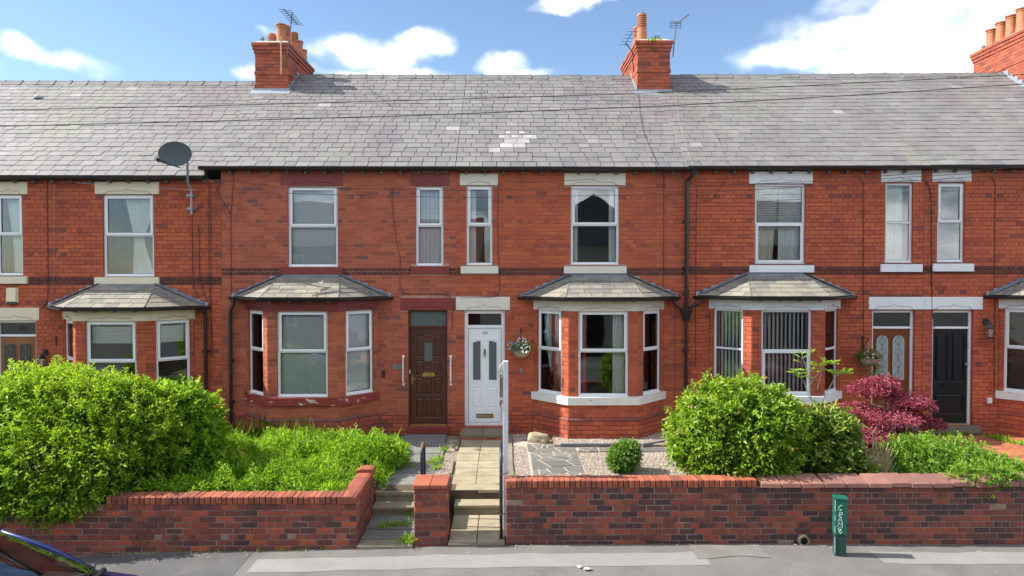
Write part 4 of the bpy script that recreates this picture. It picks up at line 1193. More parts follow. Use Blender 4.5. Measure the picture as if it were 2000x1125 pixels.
    if key == 'H104':
        for (px, py) in ((992, 262), (1019, 262), (979, 270), (1005, 270), (1033, 270)):
            p = h.roof_px(px, py); o = MB().box(-.055, .055, 0, .05, .03, .036).build('lead_clip', 'paper_white', roof)
            lp = p - h.O; o.location = (lp.dot(h.u), lp.dot(h.v), p.z - h.z0); o.rotation_euler = (ALPHA, 0, 0)
    if key == 'H100':
        p = h.roof_px(76, 193); lp = p - h.O; v = MB(); v.lathe([(.12, 0), (.12, .05), (.08, .08), (0.01, .085)], n=12)
        v.build('roof_vent', 'lead_bright', roof, (lp.dot(h.u), lp.dot(h.v), p.z - h.z0))
        # leaded numerals on the fanlight
        o = inst('fanlight_number', text_mesh('100', .13, 'dark_ink'), h.root, ((d[0] + d[1]) / 2 + .06, .108, (zt + .045 + d[3] - .05) / 2), (math.pi / 2, 0, 0))
    h.emit_bricks()

# painted door steps
MB().bev(WIN['H102']['d'][0] - .03, WIN['H102']['d'][1] + .03, -.10, .10, .40, .545, .01).build('door_step', 'paint_red', H102.root)
MB().bev(WIN['H108']['d'][0] - .05, WIN['H108']['d'][1] + .12, -.12, .10, .38, .545, .01).build('door_step', 'step_stone', H108.root)
MB().bev(WIN['H106']['d'][0] - .05, WIN['H106']['d'][1] + .05, -.12, .10, .38, .545, .01).build('door_step', 'step_stone', H106.root)

# ------------------------------------------------------------------ chimneys
c1, zt1 = chimney(H102, -.01, seed=3)
pot(c1, -.33, 3.52, zt1 + .05, 'cowl', .20, .05)
pot(c1, -.10, 3.62, zt1 + .07, 'slot', .30, .10); pot(c1, .16, 3.58, zt1 + .07, 'plain', .54, .125); pot(c1, .14, 4.00, zt1 + .07, 'louvre', .66, .12)
pot(c1, .26, 4.35, zt1 + .06, 'louvre', .60, .12); pot(c1, .26, 4.80, zt1 + .06, 'plain', .52, .115); pot(c1, .26, 5.22, zt1 + .05, 'plain', .42, .11)
c2, zt2 = chimney(H104, 4.99, seed=4, lift=.02, vis=-1)
pot(c2, 4.99 - .26, 3.60, zt2 + .06, 'louvre', .78, .125); pot(c2, 4.99 - .27, 4.15, zt2 + .06, 'louvre', .62, .115); pot(c2, 4.99 + .18, 3.7, zt2 + .07, 'cowl', .22, .07)
c3, zt3 = chimney(H108, 5.0, seed=5, lift=.30, vis=-1)
for i, y in enumerate((3.85, 4.25, 4.65, 5.05)): pot(c3, 5.0 - .22, y, zt3 + .06, 'plain', (.66, .62, .58, .52)[i], .14)
pot(c3, 5.0 - .25, 5.36, zt3 + .06, 'cowl', .16, .05)

# ------------------------------------------------------------------ rainwater pipes and hopper
def pipe(h, name, pts, r=.038, mat='black_plastic', clips=()):
    b = MB(); b.tube(pts, r, 8)
    for (x, y, z) in clips: b.tube([(x, y, z - .03), (x, y, z + .03)], r * 1.25, 8); b.box(x - r * 1.7, x + r * 1.7, y, 0.01, z - .015, z + .015)
    return b.build(name, mat, h.root, smooth=False)
def P(h, px, py, off=.08):
    x, z = h.loc(px, py, off); return (x, -off, z)
x, _ = H104.loc(1341, 500, .08)
pipe(H104, 'downpipe', [(x + .10, -.2, 6.08), (x + .10, -.18, 5.98), (x, -.09, 5.85), (x, -.09, 3.05)], .045, clips=[(x, -.09, 5.0), (x, -.09, 4.0)])
hp = MB(); hp.add([(x - .11, -.17, 3.08), (x + .11, -.17, 3.08), (x + .11, -.0, 3.08), (x - .11, -.0, 3.08), (x - .05, -.13, 2.83), (x + .05, -.13, 2.83), (x + .05, -.03, 2.83), (x - .05, -.03, 2.83)],
                  [(0, 1, 2, 3), (7, 6, 5, 4), (0, 4, 5, 1), (1, 5, 6, 2), (2, 6, 7, 3), (3, 7, 4, 0)]); hp.box(x - .12, x + .12, -.18, 0, 3.06, 3.09)
hp.build('rain_hopper', 'black_plastic', H104.root)
pipe(H104, 'downpipe', [(x, -.085, 2.86), (x, -.085, .35)], .036, clips=[(x, -.085, 2.2), (x, -.085, 1.2)])
pipe(H104, 'bay_downpipe', [(x - .28, -.12, 3.33), (x - .28, -.12, 3.24), (x - .20, -.10, 3.16), (x - .08, -.09, 3.10)], .032)
pipe(H106, 'bay_downpipe', [(.32, -.12, 3.30), (.30, -.12, 3.22), (.12, -.10, 3.14), (.03, -.09, 3.11)], .032)
x, _ = H102.loc(450, 700, .08)
pipe(H102, 'bay_downpipe', [(x + .10, -.14, 3.32), (x + .10, -.14, 3.20), (x + .02, -.09, 3.08), (x, -.085, 3.0), (x, -.085, .35)], .036, clips=[(x, -.085, 2.0), (x, -.085, 1.1)])
x, _ = H100.loc(402, 700, .08)
pipe(H100, 'bay_downpipe', [(x, -.14, 3.32), (x, -.12, 3.24), (x, -.085, 3.18), (x, -.085, .35)], .040, clips=[(x, -.085, 2.4), (x, -.085, 1.3)])

# ------------------------------------------------------------------ cables clipped to the brickwork
def cable(h, pts, mat='cable_black', r=.0065, off=.012):
    q = []
    for (px, py) in pts:
        xx, zz = h.loc(px, py, off); q.append((xx, -off, zz))
    # round the corners
    s = [q[0]]
    for a, b, c in zip(q, q[1:], q[2:]):
        a, b, c = Vector(a), Vector(b), Vector(c)
        e = min(.05, (b - a).length * .4, (c - b).length * .4)
        s += [tuple(b + (a - b).normalized() * e), tuple(b + (c - b).normalized() * e)]
    s.append(q[-1])
    MB().tube(s, r, 4, False).build('wall_cable', mat, h.root)
cable(H100, [(92, 352), (94, 545), (93, 590), (80, 602)]); cable(H100, [(107, 352), (105, 540), (100, 590)], 'galvanised', .004)
cable(H100, [(375, 420), (377, 560), (395, 595), (403, 640)]); cable(H100, [(388, 440), (390, 545), (408, 598)]); cable(H100, [(407, 355), (408, 540), (417, 700)], r=.005); cable(H100, [(411, 355), (413, 700)], r=.005)
cable(H102, [(455, 335), (456, 350), (451, 420), (452, 590), (453, 800)]); cable(H102, [(451, 418), (424, 375), (426, 362), (436, 352)])
cable(H102, [(767, 365), (766, 395), (770, 440), (776, 480), (782, 505), (781, 560), (790, 574), (870, 574), (884, 585), (884, 645)])
cable(H104, [(975, 345), (973, 352), (972, 440), (976, 570), (970, 580), (900, 582)]); cable(H104, [(1297, 330), (1296, 560)]); cable(H104, [(1319, 600), (1318, 800)], r=.005)
cable(H106, [(1362, 360), (1360, 420), (1358, 720)]); cable(H106, [(1676, 342), (1686, 356), (1687, 690)]); cable(H108, [(1808, 350), (1809, 358), (1815, 362), (1819, 390), (1820, 600), (1825, 640)], r=.008)
cable(H108, [(1934, 345), (1944, 355), (1943, 520), (1942, 790)]); cable(H106, [(1420, 325), (1420, 345), (1395, 385), (1362, 400)], r=.005)
# cables lying on the slates
def roof_cable(h, pts, mat='cable_black', r=.005):
    q = []
    for (px, py) in pts:
        p = h.roof_px(px, py) - h.O; q.append((p.dot(h.u), p.dot(h.v) - .02, p.z - h.z0 + .034))
    MB().tube(q, r, 4, False).build('roof_cable', mat, h.root)
roof_cable(H104, [(1246, 178), (1250, 225), (1258, 265), (1285, 325)]); roof_cable(H106, [(1316, 165), (1322, 215), (1335, 275), (1354, 326)], 'cable_buff', .007)
roof_cable(H106, [(1388, 185), (1393, 230), (1403, 270), (1421, 325)]); roof_cable(H106, [(1340, 200), (1326, 225), (1330, 250)], r=.004); roof_cable(H108, [(1780, 145), (1860, 182), (2000, 232)], 'galvanised', .006)
# ------------------------------------------------------------------ curtains and blinds
w = WIN['H102']; F1 = BAYS['H102'][1]
vertical_blind(H102, F0, w['uw'][0] + .04, w['uw'][1] - .04, w['uw'][2] + .05, w['uw'][3] - .08, .17, 'pale_blind', 'pale vertical blind in the wide upper window with dark red lintel')
vertical_blind(H102, F0, w['nw'][0] + .03, w['nw'][1] - .03, w['nw'][2] + .05, w['nw'][3] - .08, .17, 'pale_blind', 'pale vertical blind in the narrow upper window with dark red lintel')
for f, nm in zip(F1, ('left side pane', 'front pane', 'right side pane')):
    vertical_blind(H102, f[:3], f[4][0] - .08, f[4][1] + .08, 1.36, 3.06, .15, 'pale_blind', 'pale vertical blind in the %s of the red-trimmed bay window' % nm, ang={'l': 24, 'f': 20, 'r': -16}[nm[0]])
F1 = BAYS['H106'][1]
for f, nm in zip(F1, ('left side pane', 'front pane', 'right side pane')):
    vertical_blind(H106, f[:3], f[4][0] - .08, f[4][1] + .08, 1.36, 3.06, .16, 'grey_blind', 'open grey vertical blind in the %s of the bay behind the round bush' % nm, ang={'l': -30, 'f': 40, 'r': -20}[nm[0]])
w = WIN['H104']
def full(a, b): return lambda t: (a, b)
u = w['uw']
curtain(H104, F0, full(u[0] + .03, u[0] + .17), u[2], u[3], .2, 'net_curtain', 'white curtain drawn to the left of the wide upper window, off-white lintel', folds=4)
curtain(H104, F0, full(u[1] - .20, u[1] - .03), u[2], u[3], .2, 'net_curtain', 'white curtain drawn to the right of the wide upper window, off-white lintel', folds=4)
u = w['nw']; curtain(H104, F0, full(u[0] + .04, u[0] + .20), u[2], u[3], .2, 'net_curtain', 'white curtain in the narrow upper window above the white door', folds=4)
F1 = BAYS['H104'][1]
f = F1[1]; a, b = f[4]
curtain(H104, f[:3], full(a + .03, a + .19), 1.33, 3.05, .22, 'pink_curtain', 'pinkish-red curtain at the left of the front pane of the off-white bay', folds=4)
curtain(H104, f[:3], full(b - .30, b - .04), 1.33, 3.05, .22, 'net_curtain', 'white curtain at the right of the front pane of the off-white bay', folds=6)
f = F1[0]; a, b = f[4]
curtain(H104, f[:3], full(a - .04, a + .30), 1.33, 3.05, .15, 'net_curtain', 'white curtain in the left side pane of the off-white bay', folds=6)
curtain(H104, f[:3], full(a + .34, a + .54), 1.33, 2.95, .17, 'pink_curtain', 'pinkish-red curtain in the left side pane of the off-white bay', folds=5)
f = F1[2]; a, b = f[4]
curtain(H104, f[:3], full(a + .14, b + .06), 1.33, 3.05, .145, 'net_curtain', 'white curtain in the right side pane of the off-white bay', folds=6)
u = WIN['H106']['uw']; m_ = (u[0] + u[1]) / 2
curtain(H106, F0, lambda t: (u[0] + .03, m_ - .10 + .12 * t), u[2], u[3], .19, 'cream_curtain', 'left cream curtain of the wide upper window above the vertical-blind bay', folds=7, seed=1)
curtain(H106, F0, lambda t: (m_ + .02 + .02 * t, u[1] - .03), u[2], u[3], .19, 'net_curtain', 'right pale curtain of the wide upper window above the vertical-blind bay', folds=8, seed=2)
slat_blind(H106, F0, u[0] + .04, u[1] - .04, u[2] + .75, u[3] - .08, .13, 'net_curtain', 'white slatted blind in the upper half of the wide window over the vertical-blind bay', pitch=.05, tilt=25)
u2 = WIN['H106']['nw']
curtain(H106, F0, full(u2[0] + .03, u2[1] - .12), u2[2], u2[3], .2, 'cream_curtain', 'cream curtain in the narrow upper window above the brown arched-pane door', folds=5, seed=5)
u = WIN['H108']['nw']; slat_blind(H108, F0, u[0] + .03, u[1] - .03, u[2] + .04, u[3] - .06, .15, 'brown_blind', 'brown slatted blind in the narrow upper window above the black door', pitch=.045, tilt=50)
f = BAYS['H108'][1][0]; slat_blind(H108, f[:3], f[4][0] + .04, f[4][1] - .04, 1.36, 3.03, .15, 'brown_blind', 'brown slatted blind in the bay at the right edge', pitch=.045, tilt=50)
u = WIN['H100']['uw']; m_ = u[0] + .62 * (u[1] - u[0])
curtain(H100, F0, lambda t: (m_ - .10 - .36 * abs(t - .48) ** 1.0 * (1.0 if t > .48 else .25), m_ + .10 + (.68 if t > .48 else .45) * abs(t - .48)), u[2] + .02, u[3] - .05, .2, 'net_curtain',
        'white net curtain tied at its waist in the upper window with cream lintel', folds=14, amp=.012)
u = WIN['H100']['nw']; curtain(H100, F0, lambda t: (u[1] - .30 - .2 * max(0, t - .3), u[1] - .05), u[2] + .02, u[3] - .05, .2, 'net_curtain', 'white curtain in the narrow upper window at the left edge', folds=7)
for f, nm in ((BAYS['H100'][1][1], 'front pane'), (BAYS['H100'][1][2], 'right side pane')):
    slat_blind(H100, f[:3], f[4][0] + .05, f[4][1] - .05, 2.62, 3.03, .16, 'roman_blind', 'pale folded blind at the top of the %s of the cream-trimmed bay' % nm, pitch=.085, tilt=75, name='folded_blind', tapes=True)

# ------------------------------------------------------------------ garden ground
def slab_ground(name, mat, x0, x1, y0, y1, z, depth=.5):
    o = MB().box(x0, x1, y0, y1, z - depth, z).build(name, mat); tag(o, kind='structure'); return o
slab_ground('left_garden_soil', 'soil', -20, -2.12, -4.92, .1, .36)
slab_ground('path_bed', 'soil', -2.12, .03, -3.75, .1, .34)
slab_ground('front_garden_bed', 'gravel_bed', .03, 4.0, -4.9, .1, .385)
slab_ground('right_garden_soil', 'soil', 4.0, 22, -4.9, .1, .37)
slab_ground('step_foundation', 'soil', -2.12, .03, -5.1, -3.75, -.03, .3)

# ------------------------------------------------------------------ garden walls
def garden_wall(name, label, x0, x1, z0, z1, y, thick, seed, extra=None, L=.236, H=.0875):
    r = random.Random(seed)
    root = MB().box(x0 + .005, x1 - .005, y + .008, y + thick - .008, z0, z1).build(name, 'garden_mortar'); tag(root, label, 'wall')
    def tn():
        t = r.choice((r.uniform(0, .3), r.uniform(.2, .6), r.uniform(.4, .85), r.uniform(.55, .9)))
        if seed == 1: t = min(.9, t + .16)
        if r.random() < .012: t = 1.0
        return t
    specs = list(courses(x0, x1, z0, z1, [], L=L, H=H, phase=.02 * seed, header_every=5, joint=.012))
    specs.sort(key=lambda q: abs(q[0] - .0))
    rest = MB()
    for i, (u, z, l, hh, hd) in enumerate(specs):
        if i >= 300:
            rest.M = Matrix.Translation((u, y, z)); rest.tint = max(.001, tn()); rest.bev(-l / 2, l / 2, 0, .06, -hh / 2, hh / 2, .007); continue
        inst('brick', brick_mesh(l, hh, 'garden_brick', .007, .06), root, (u, y + r.uniform(-.006, .004), z), (r.gauss(0, .012), r.gauss(0, .006), r.gauss(0, .012)), tn())
    rest.M = None
    if rest.v: tag(rest.build('brickwork', 'garden_brick', root), kind='stuff')
    for (xx, a) in ((x0, -math.pi / 2), (x1, math.pi / 2)):      # ends
        for k in range(int((z1 - z0) / H)):
            zz = z0 + (k + .5) * H
            inst('brick', brick_mesh(thick - .02, H - .012, 'garden_brick', .007, .06), root, (xx, y + thick / 2, zz), (0, 0, a), tn())
    return root, r, tn
# the right-hand wall with brick-on-edge coping, then slabs
RW, r_, tn_ = garden_wall('garden_wall', 'low dark red brick wall right of the gate opening with soldier brick coping', .02, 10.5, -.12, .808, WALL_Y, .25, 1)
cme = MB(); cme.bev(-.034, .034, -.012, .24, 0, .108, .009); cm = cme.mesh('coping_brick', 'coping_brick')
x = .055
while x < 3.62:
    inst('coping_brick', cm, RW, (x, WALL_Y + r_.uniform(-.006, .004), .812 + r_.gauss(0, .002)), (r_.gauss(0, .008), r_.gauss(0, .01), r_.gauss(0, .012)), r_.random()); x += .0765
x = 3.66; i = 0
while x < 10.4:
    wd = r_.uniform(.28, .34)
    b = MB(); t_ = .055; xx = wd - .014
    b.add([(0, -.04, 0), (xx, -.04, 0), (xx, .28, 0), (0, .28, 0), (.008, -.03, t_), (xx - .008, -.03, t_), (xx - .006, .28, t_ + .055), (.006, .28, t_ + .055)],
          [(0, 3, 2, 1), (4, 5, 6, 7), (0, 1, 5, 4), (1, 2, 6, 5), (2, 3, 7, 6), (3, 0, 4, 7)])
    o = b.build('coping_slab', 'coping_stone', RW, (x, WALL_Y + r_.uniform(-.012, .008), .812 + r_.gauss(0, .003))); o.rotation_euler = (r_.gauss(0, .015), r_.gauss(0, .012), r_.gauss(0, .02)); o['tint'] = r_.random()
    x += wd; i += 1
# drain pipe end in that wall
dp = MB(); dp.lathe([(.055, 0), (.078, 0), (.082, .03), (.078, .12), (.05, .12)], n=16, cap=False)
q = atY(1571, 1057, WALL_Y - .07)
o = dp.build('drain_pipe', 'clay_pipe', None, (q.x, WALL_Y + .05, q.z)); o.rotation_euler = (math.pi / 2, 0, 0); tag(o, 'round clay drain pipe end poking from the foot of the right wall', 'pipe')
dk = MB(); dk.lathe([(.056, .095), (.001, .095)], n=16, cap=False); dk.build('pipe_hole', 'hole_dark', o)

# the left-hand wall
LW, r_, tn_ = garden_wall('garden_wall', 'low red and black brick wall left of the steps below the hedge', -8.6, -2.10, -.26, .59, WALL_Y, .25, 2)
x = -5.60
while x < -2.16:
    inst('coping_brick', cm, LW, (x, WALL_Y + r_.uniform(-.008, .004), .594 + r_.gauss(0, .003)), (r_.gauss(0, .01), r_.gauss(0, .012), r_.gauss(0, .015)), min(1, r_.random() + .15)); x += .0775
x = -8.5
while x < -5.75:
    inst('coping_brick', brick_mesh(.225, .075, 'garden_brick', .007, .06), LW, (x, WALL_Y - .004, .63), (0, 0, 0), tn_()); x += .237
# wing wall running back beside the steps
WW = MB().box(-2.34, -2.108, WALL_Y + .26, -3.82, -.1, .59).build('wing_wall', 'garden_mortar'); tag(WW, 'short brick wing wall running back beside the left steps with bullnose coping', 'wall')
for (u, z, l, hh, hd) in courses(0, 1.06, -.02, .59, [], L=.236, H=.0875, header_every=3, joint=.012):
    inst('brick', brick_mesh(l, hh, 'garden_brick', .007, .06), WW, (-2.10 + r_.uniform(-.004, .004), WALL_Y + .26 + u, z), (0, 0, math.pi / 2), tn_())
bn = MB(); prof = [(-.135, 0), (.135, 0), (.135, .05), (.115, .085), (.07, .10), (-.07, .10), (-.115, .085), (-.135, .05)]
n = len(prof); ln = .232
bn.add([(px, 0, pz_) for (px, pz_) in prof] + [(px, ln, pz_) for (px, pz_) in prof], [tuple(range(n)), tuple(reversed(range(n, 2 * n)))] + [(i, n + i, n + (i + 1) % n, (i + 1) % n) for i in range(n)])
bn = bn.mesh('coping_brick', 'coping_brick')
for k in range(6):
    inst('coping_brick', bn, WW, (-2.225 + r_.uniform(-.008, .008), WALL_Y - .02 + k * .238, .594 + (.05 if k == 5 else 0) + r_.uniform(0, .006)), (r_.gauss(0, .015), r_.gauss(0, .02), r_.gauss(0, .02)), r_.uniform(.2, 1))
# gate pier
pa, pb = atY(808.5, 1070, WALL_Y).x, atY(873, 1070, WALL_Y).x
PR = MB().box(pa + .01, pb - .01, WALL_Y + .01, WALL_Y + .46, -.06, .80).build('gate_pier', 'garden_mortar'); tag(PR, 'square brick gate pier with two flat terracotta cap tiles between the steps', 'pier')
pw = pb - pa
for (fx, fy, a, wd) in ((pa, WALL_Y, 0, pw), (pb, WALL_Y, math.pi / 2, .47), (pa, WALL_Y + .47, -math.pi / 2, .47)):
    for (u, z, l, hh, hd) in courses(0, wd, -.06, .80, [], L=.236, H=.0875, phase=.0, header_every=0, joint=.012):
        inst('brick', brick_mesh(l, hh, 'garden_brick', .007, .06), PR, (fx + math.cos(a) * u, fy + math.sin(a) * u, z), (0, 0, a), tn_())
for k in range(2):
    b = MB(); xa = pa - .015 + k * (pw + .03) / 2; xb = xa + (pw + .03) / 2 - .01
    b.bev(xa, xb, WALL_Y - .025, WALL_Y + .27, .802, .868, .012); o = b.build('cap_tile', 'coping_brick', PR); o['tint'] = .3 + .2 * k
    b = MB(); b.bev(xa, xb, WALL_Y + .28, WALL_Y + .50, .802, .86, .012); o = b.build('cap_tile', 'coping_brick', PR); o['tint'] = .5 + .2 * k

# ------------------------------------------------------------------ steps and paths
def piece(root, name, mat, x0, x1, y0, y1, z0, z1, tint=None, jit=.004, c=.008):
    r = random
    b = MB(); cx, cy = (x0 + x1) / 2, (y0 + y1) / 2
    hx, hy = (x1 - x0) / 2, (y1 - y0) / 2
    b.add([(-hx, -hy, z0), (hx, -hy, z0), (hx, hy, z0), (-hx, hy, z0), (-hx, -hy, z1 - c), (hx, -hy, z1 - c), (hx, hy, z1 - c), (-hx, hy, z1 - c),
           (-hx + c, -hy + c, z1), (hx - c, -hy + c, z1), (hx - c, hy - c, z1), (-hx + c, hy - c, z1)],
          [(0, 3, 2, 1), (0, 1, 5, 4), (1, 2, 6, 5), (2, 3, 7, 6), (3, 0, 4, 7), (4, 5, 9, 8), (5, 6, 10, 9), (6, 7, 11, 10), (7, 4, 8, 11), (8, 9, 10, 11)])
    o = b.build(name, mat, root, (cx, cy, 0), r.gauss(0, jit)); o.rotation_euler = (r.gauss(0, jit * .6), r.gauss(0, jit * .6), r.gauss(0, jit))
    o['tint'] = r.random() if tint is None else tint
    return o
S4 = empty('garden_steps', (-.4, WALL_Y, 0)); S4.location = (0, 0, 0); tag(S4, 'beige stone steps leading up to the white door', 'steps')
XA, XB = -.80, .005
for (a, b) in ((XA, -.40), (-.39, XB)):
    piece(S4, 'flagstone', 'flag_beige', a, b, WALL_Y + .02, -4.62, -.05, .035); piece(S4, 'flagstone', 'flag_beige', a, b, -4.61, -4.03, -.05, .04)
piece(S4, 'threshold_stone', 'step_stone', XA, XB, WALL_Y - .04, WALL_Y + .015, -.08, .028)
piece(S4, 'riser', 'step_stone', XA, XB, -4.03, -3.76, -.05, .145); piece(S4, 'tread', 'flag_beige', XA, XB, -4.05, -3.74, .147, .195)
piece(S4, 'riser', 'step_stone', XA, XB, -3.735, -3.50, .1, .295); piece(S4, 'tread', 'flag_beige', XA, XB, -3.75, -3.45, .297, .345)
P4 = empty('garden_path', (0, 0, 0)); tag(P4, 'beige two-slab-wide paved path to the white door', 'path')
yy = -3.44
while yy < -.62:
    y2 = min(yy + .46, -.6); zz = .345 + (yy + 3.44) * .018
    for (a, b) in ((-.90, -.48), (-.475, -.06)): piece(P4, 'paving_slab', 'flag_beige', a, b, yy, y2 - .006, .25, zz)
    yy = y2
for i, (a, b) in enumerate(((-.93, -.47), (-.465, .02))): piece(P4, 'door_slab', 'step_stone', a, b, -.60, -.03, .44, .505, tint=.2)
for i in range(5): o = piece(P4, 'riser_brick', 'coping_brick', -.92 + i * .186, -.92 + i * .186 + .178, -.59, -.45, .36, .438, c=.005)
S2 = empty('garden_steps', (0, 0, 0)); tag(S2, 'grey weedy stone steps leading up towards the brown door', 'steps')
XA, XB = -2.09, -1.30
piece(S2, 'threshold_stone', 'step_stone', XA, XB, WALL_Y - .06, WALL_Y + .18, -.12, .012, tint=.8)
piece(S2, 'flagstone', 'flag_grey', XA, XB, WALL_Y + .20, -4.62, -.1, .025); piece(S2, 'flagstone', 'flag_grey', XA, XB, -4.60, -4.03, -.1, .04)
piece(S2, 'riser', 'step_stone', XA, XB, -4.03, -3.78, -.05, .13); piece(S2, 'tread', 'step_stone', XA, XB, -4.06, -3.76, .132, .175, tint=1)
piece(S2, 'riser', 'step_stone', XA, XB, -3.77, -3.5, .05, .27); piece(S2, 'tread', 'step_stone', XA, XB, -3.79, -3.46, .272, .335, tint=1)
P2 = empty('garden_path', (0, 0, 0)); tag(P2, 'grey flagged path beside the weeds leading to the brown door', 'path')
yy = -3.45
while yy < -.14:
    y2 = min(yy + .62, -.12); piece(P2, 'paving_slab', 'flag_grey', -2.08 - .02 * (yy + 3.4), -1.24, yy, y2 - .008, .25, .345 + (yy + 3.44) * .02); yy = y2
# divider of gravel and kerb between the two paths
dv = MB().box(-1.24, -.90, -4.64, -.05, .0, .345).build('path_divider', 'gravel_bed'); tag(dv, kind='structure')
ED = empty('path_edging', (0, 0, 0)); tag(ED, 'broken line of concrete edging between the grey path and the beige path', 'edging')
for (a, b) in ((-3.9, -3.0), (-2.96, -2.1), (-1.3, -.5)): piece(ED, 'edging_kerb', 'step_stone', -.985, -.925, a, b, .2, .40, jit=.012)
for (a, b) in ((-2.6, -1.7), (-1.66, -.8)): piece(ED, 'edging_kerb', 'step_stone', -1.235, -1.18, a, b, .2, .385, jit=.012)
ED = empty('path_edging', (0, 0, 0)); tag(ED, 'stone edging along the right of the beige path next to the gravel', 'edging')
for (a, b) in ((-4.5, -3.3), (-3.28, -2.2), (-2.18, -1.2), (-1.18, -.3)): piece(ED, 'edging_kerb', 'step_stone', .06, .16, a, b, .2, .42, jit=.008)

# ------------------------------------------------------------------ front garden of the white-doored house
def gp(px, py, z=.405): p = atZ(px, py, z); return (p.x, p.y)
CP = MB().prism([(.47, -4.8), (1.43, -4.8), (1.43, -2.0), (1.40, -1.55), (3.2, -1.62), (3.2, -1.30), (1.15, -1.22), (.60, -.85), (.20, -.65), (.18, -1.05), (.45, -1.25)][::1], .35, .398).build('crazy_paving', 'crazy_joint')
tag(CP, 'crazy paving of grey stone pieces with pale joints in the small front garden', 'paving')
def stones(seed, poly_half, box, n, inset=.018, z=.402):
    r = random.Random(seed); pts = [(r.uniform(box[0], box[1]), r.uniform(box[2], box[3])) for _ in range(n)]
    for i, p in enumerate(pts):
        poly = [(box[0], box[2]), (box[1], box[2]), (box[1], box[3]), (box[0], box[3])]
        half = []
        for j, q in enumerate(pts):
            if i == j: continue
            dx, dy = q[0] - p[0], q[1] - p[1]; ln = math.hypot(dx, dy)
            half.append((dx / ln, dy / ln, (dx * (p[0] + q[0]) / 2 + dy * (p[1] + q[1]) / 2) / ln - inset))
        poly = clip(poly, half + poly_half)
        if len(poly) < 3: continue
        b = MB(); b.prism(poly, .36, z + r.uniform(0, .008)); o = b.build('stone_piece', 'crazy_slab', CP); o['tint'] = r.random()
stones(5, [], (.50, 1.40, -3.4, -1.6), 22)
stones(8, [], (.50, 1.40, -4.78, -3.42), 12)
stones(6, [(-.55, .83, -.83)], (.46, 1.40, -1.57, -1.0), 7)
stones(7, [], (1.46, 3.18, -1.60, -1.32), 9)
EK = empty('gravel_edging', (0, 0, 0)); tag(EK, 'low concrete edging in front of the off-white bay holding back gravel', 'edging')
for (a, b) in ((1.12, 1.95), (1.97, 2.75)): piece(EK, 'edging_kerb', 'flag_grey', a, b, -1.27, -1.21, .3, .475, tint=.3)
o = piece(EK, 'edging_kerb', 'flag_grey', -.3, .3, -.03, .03, .3, .475, tint=.3); o.location = (3.0, -1.13, 0); o.rotation_euler = (0, 0, rad(30))
bb = slab_ground('raised_gravel_bed', 'gravel_bed', 1.0, 3.6, -1.21, -.02, .435, .2)
# gravel
def gravel(name, regions, n, seed, label):
    r = random.Random(seed); b = MB()
    tot = sum((q[1] - q[0]) * (q[3] - q[2]) for q in regions)
    for q in regions:
        m_ = int(n * (q[1] - q[0]) * (q[3] - q[2]) / tot)
        for _ in range(m_):
            x, y = r.uniform(q[0], q[1]), r.uniform(q[2], q[3]); s = r.uniform(.010, .021)
            a = r.random() * 3.14; dx, dy = math.cos(a) * s, math.sin(a) * s; e = r.uniform(.5, .9)
            b.tint = max(.01, r.random()); z = q[4]
            t = Vector((r.uniform(-.4, .4) * s, r.uniform(-.4, .4) * s, s * r.uniform(.5, .9)))
            b.add([(x + dx, y + dy, z), (x - dy * e, y + dx * e, z + .3 * s), (x - dx, y - dy, z), (x + dy * e, y - dx * e, z + .2 * s), (x + t.x, y + t.y, z + t.z)],
                  [(0, 1, 4), (1, 2, 4), (2, 3, 4), (3, 0, 4)])
    o = b.build(name, 'gravel_stone'); tag(o, label, 'gravel', kind='stuff'); return o
gravel('gravel', [(.17, .46, -3.3, -1.2, .386), (1.44, 3.15, -3.3, -1.62, .386), (1.05, 3.5, -1.2, -.03, .436), (-1.17, -.99, -3.0, -.4, .346), (.17, .46, -.65, -.1, .386)], 11000, 4, 'pinkish gravel beds of the small front garden')
# boulder
rk = MB(); ico = bmesh.new(); bmesh.ops.create_icosphere(ico, subdivisions=3, radius=1)
for v in ico.verts:
    p = v.co; q = Vector((max(-.78, min(.78, p.x)), max(-.75, min(.75, p.y)), max(-.7, min(.72, p.z))))
    v.co = q * (1 + .16 * noise.noise(p * 1.6 + Vector((3, 1, 7))))
me = bpy.data.meshes.new('boulder'); ico.to_mesh(me); ico.free(); me.materials.append(MATS['rock'])
o = bpy.data.objects.new('boulder', me); link(o); c = atZ(1052, 866, .40); o.location = (c.x, c.y + .14, .46); o.scale = (.27, .18, .15); o.rotation_euler = (0, .08, -.25)
tag(o, 'squarish mossy boulder beside the off-white bay plinth', 'rock')
# air bricks low on that bay
# clay chimney pot standing by the brown door
cp = MB(); cp.lathe([(.13, 0), (.125, .05), (.12, .30), (.135, .31), (.135, .345), (.12, .35), (.12, .37), (.15, .38), (.15, .42), (.11, .42), (.10, .2)], n=8)
c = atZ(770, 846, .38); o = cp.build('planter_pot', 'clay_pipe', None, (c.x, c.y + .12, .36)); tag(o, 'old octagonal clay pot standing left of the brown door', 'pot')
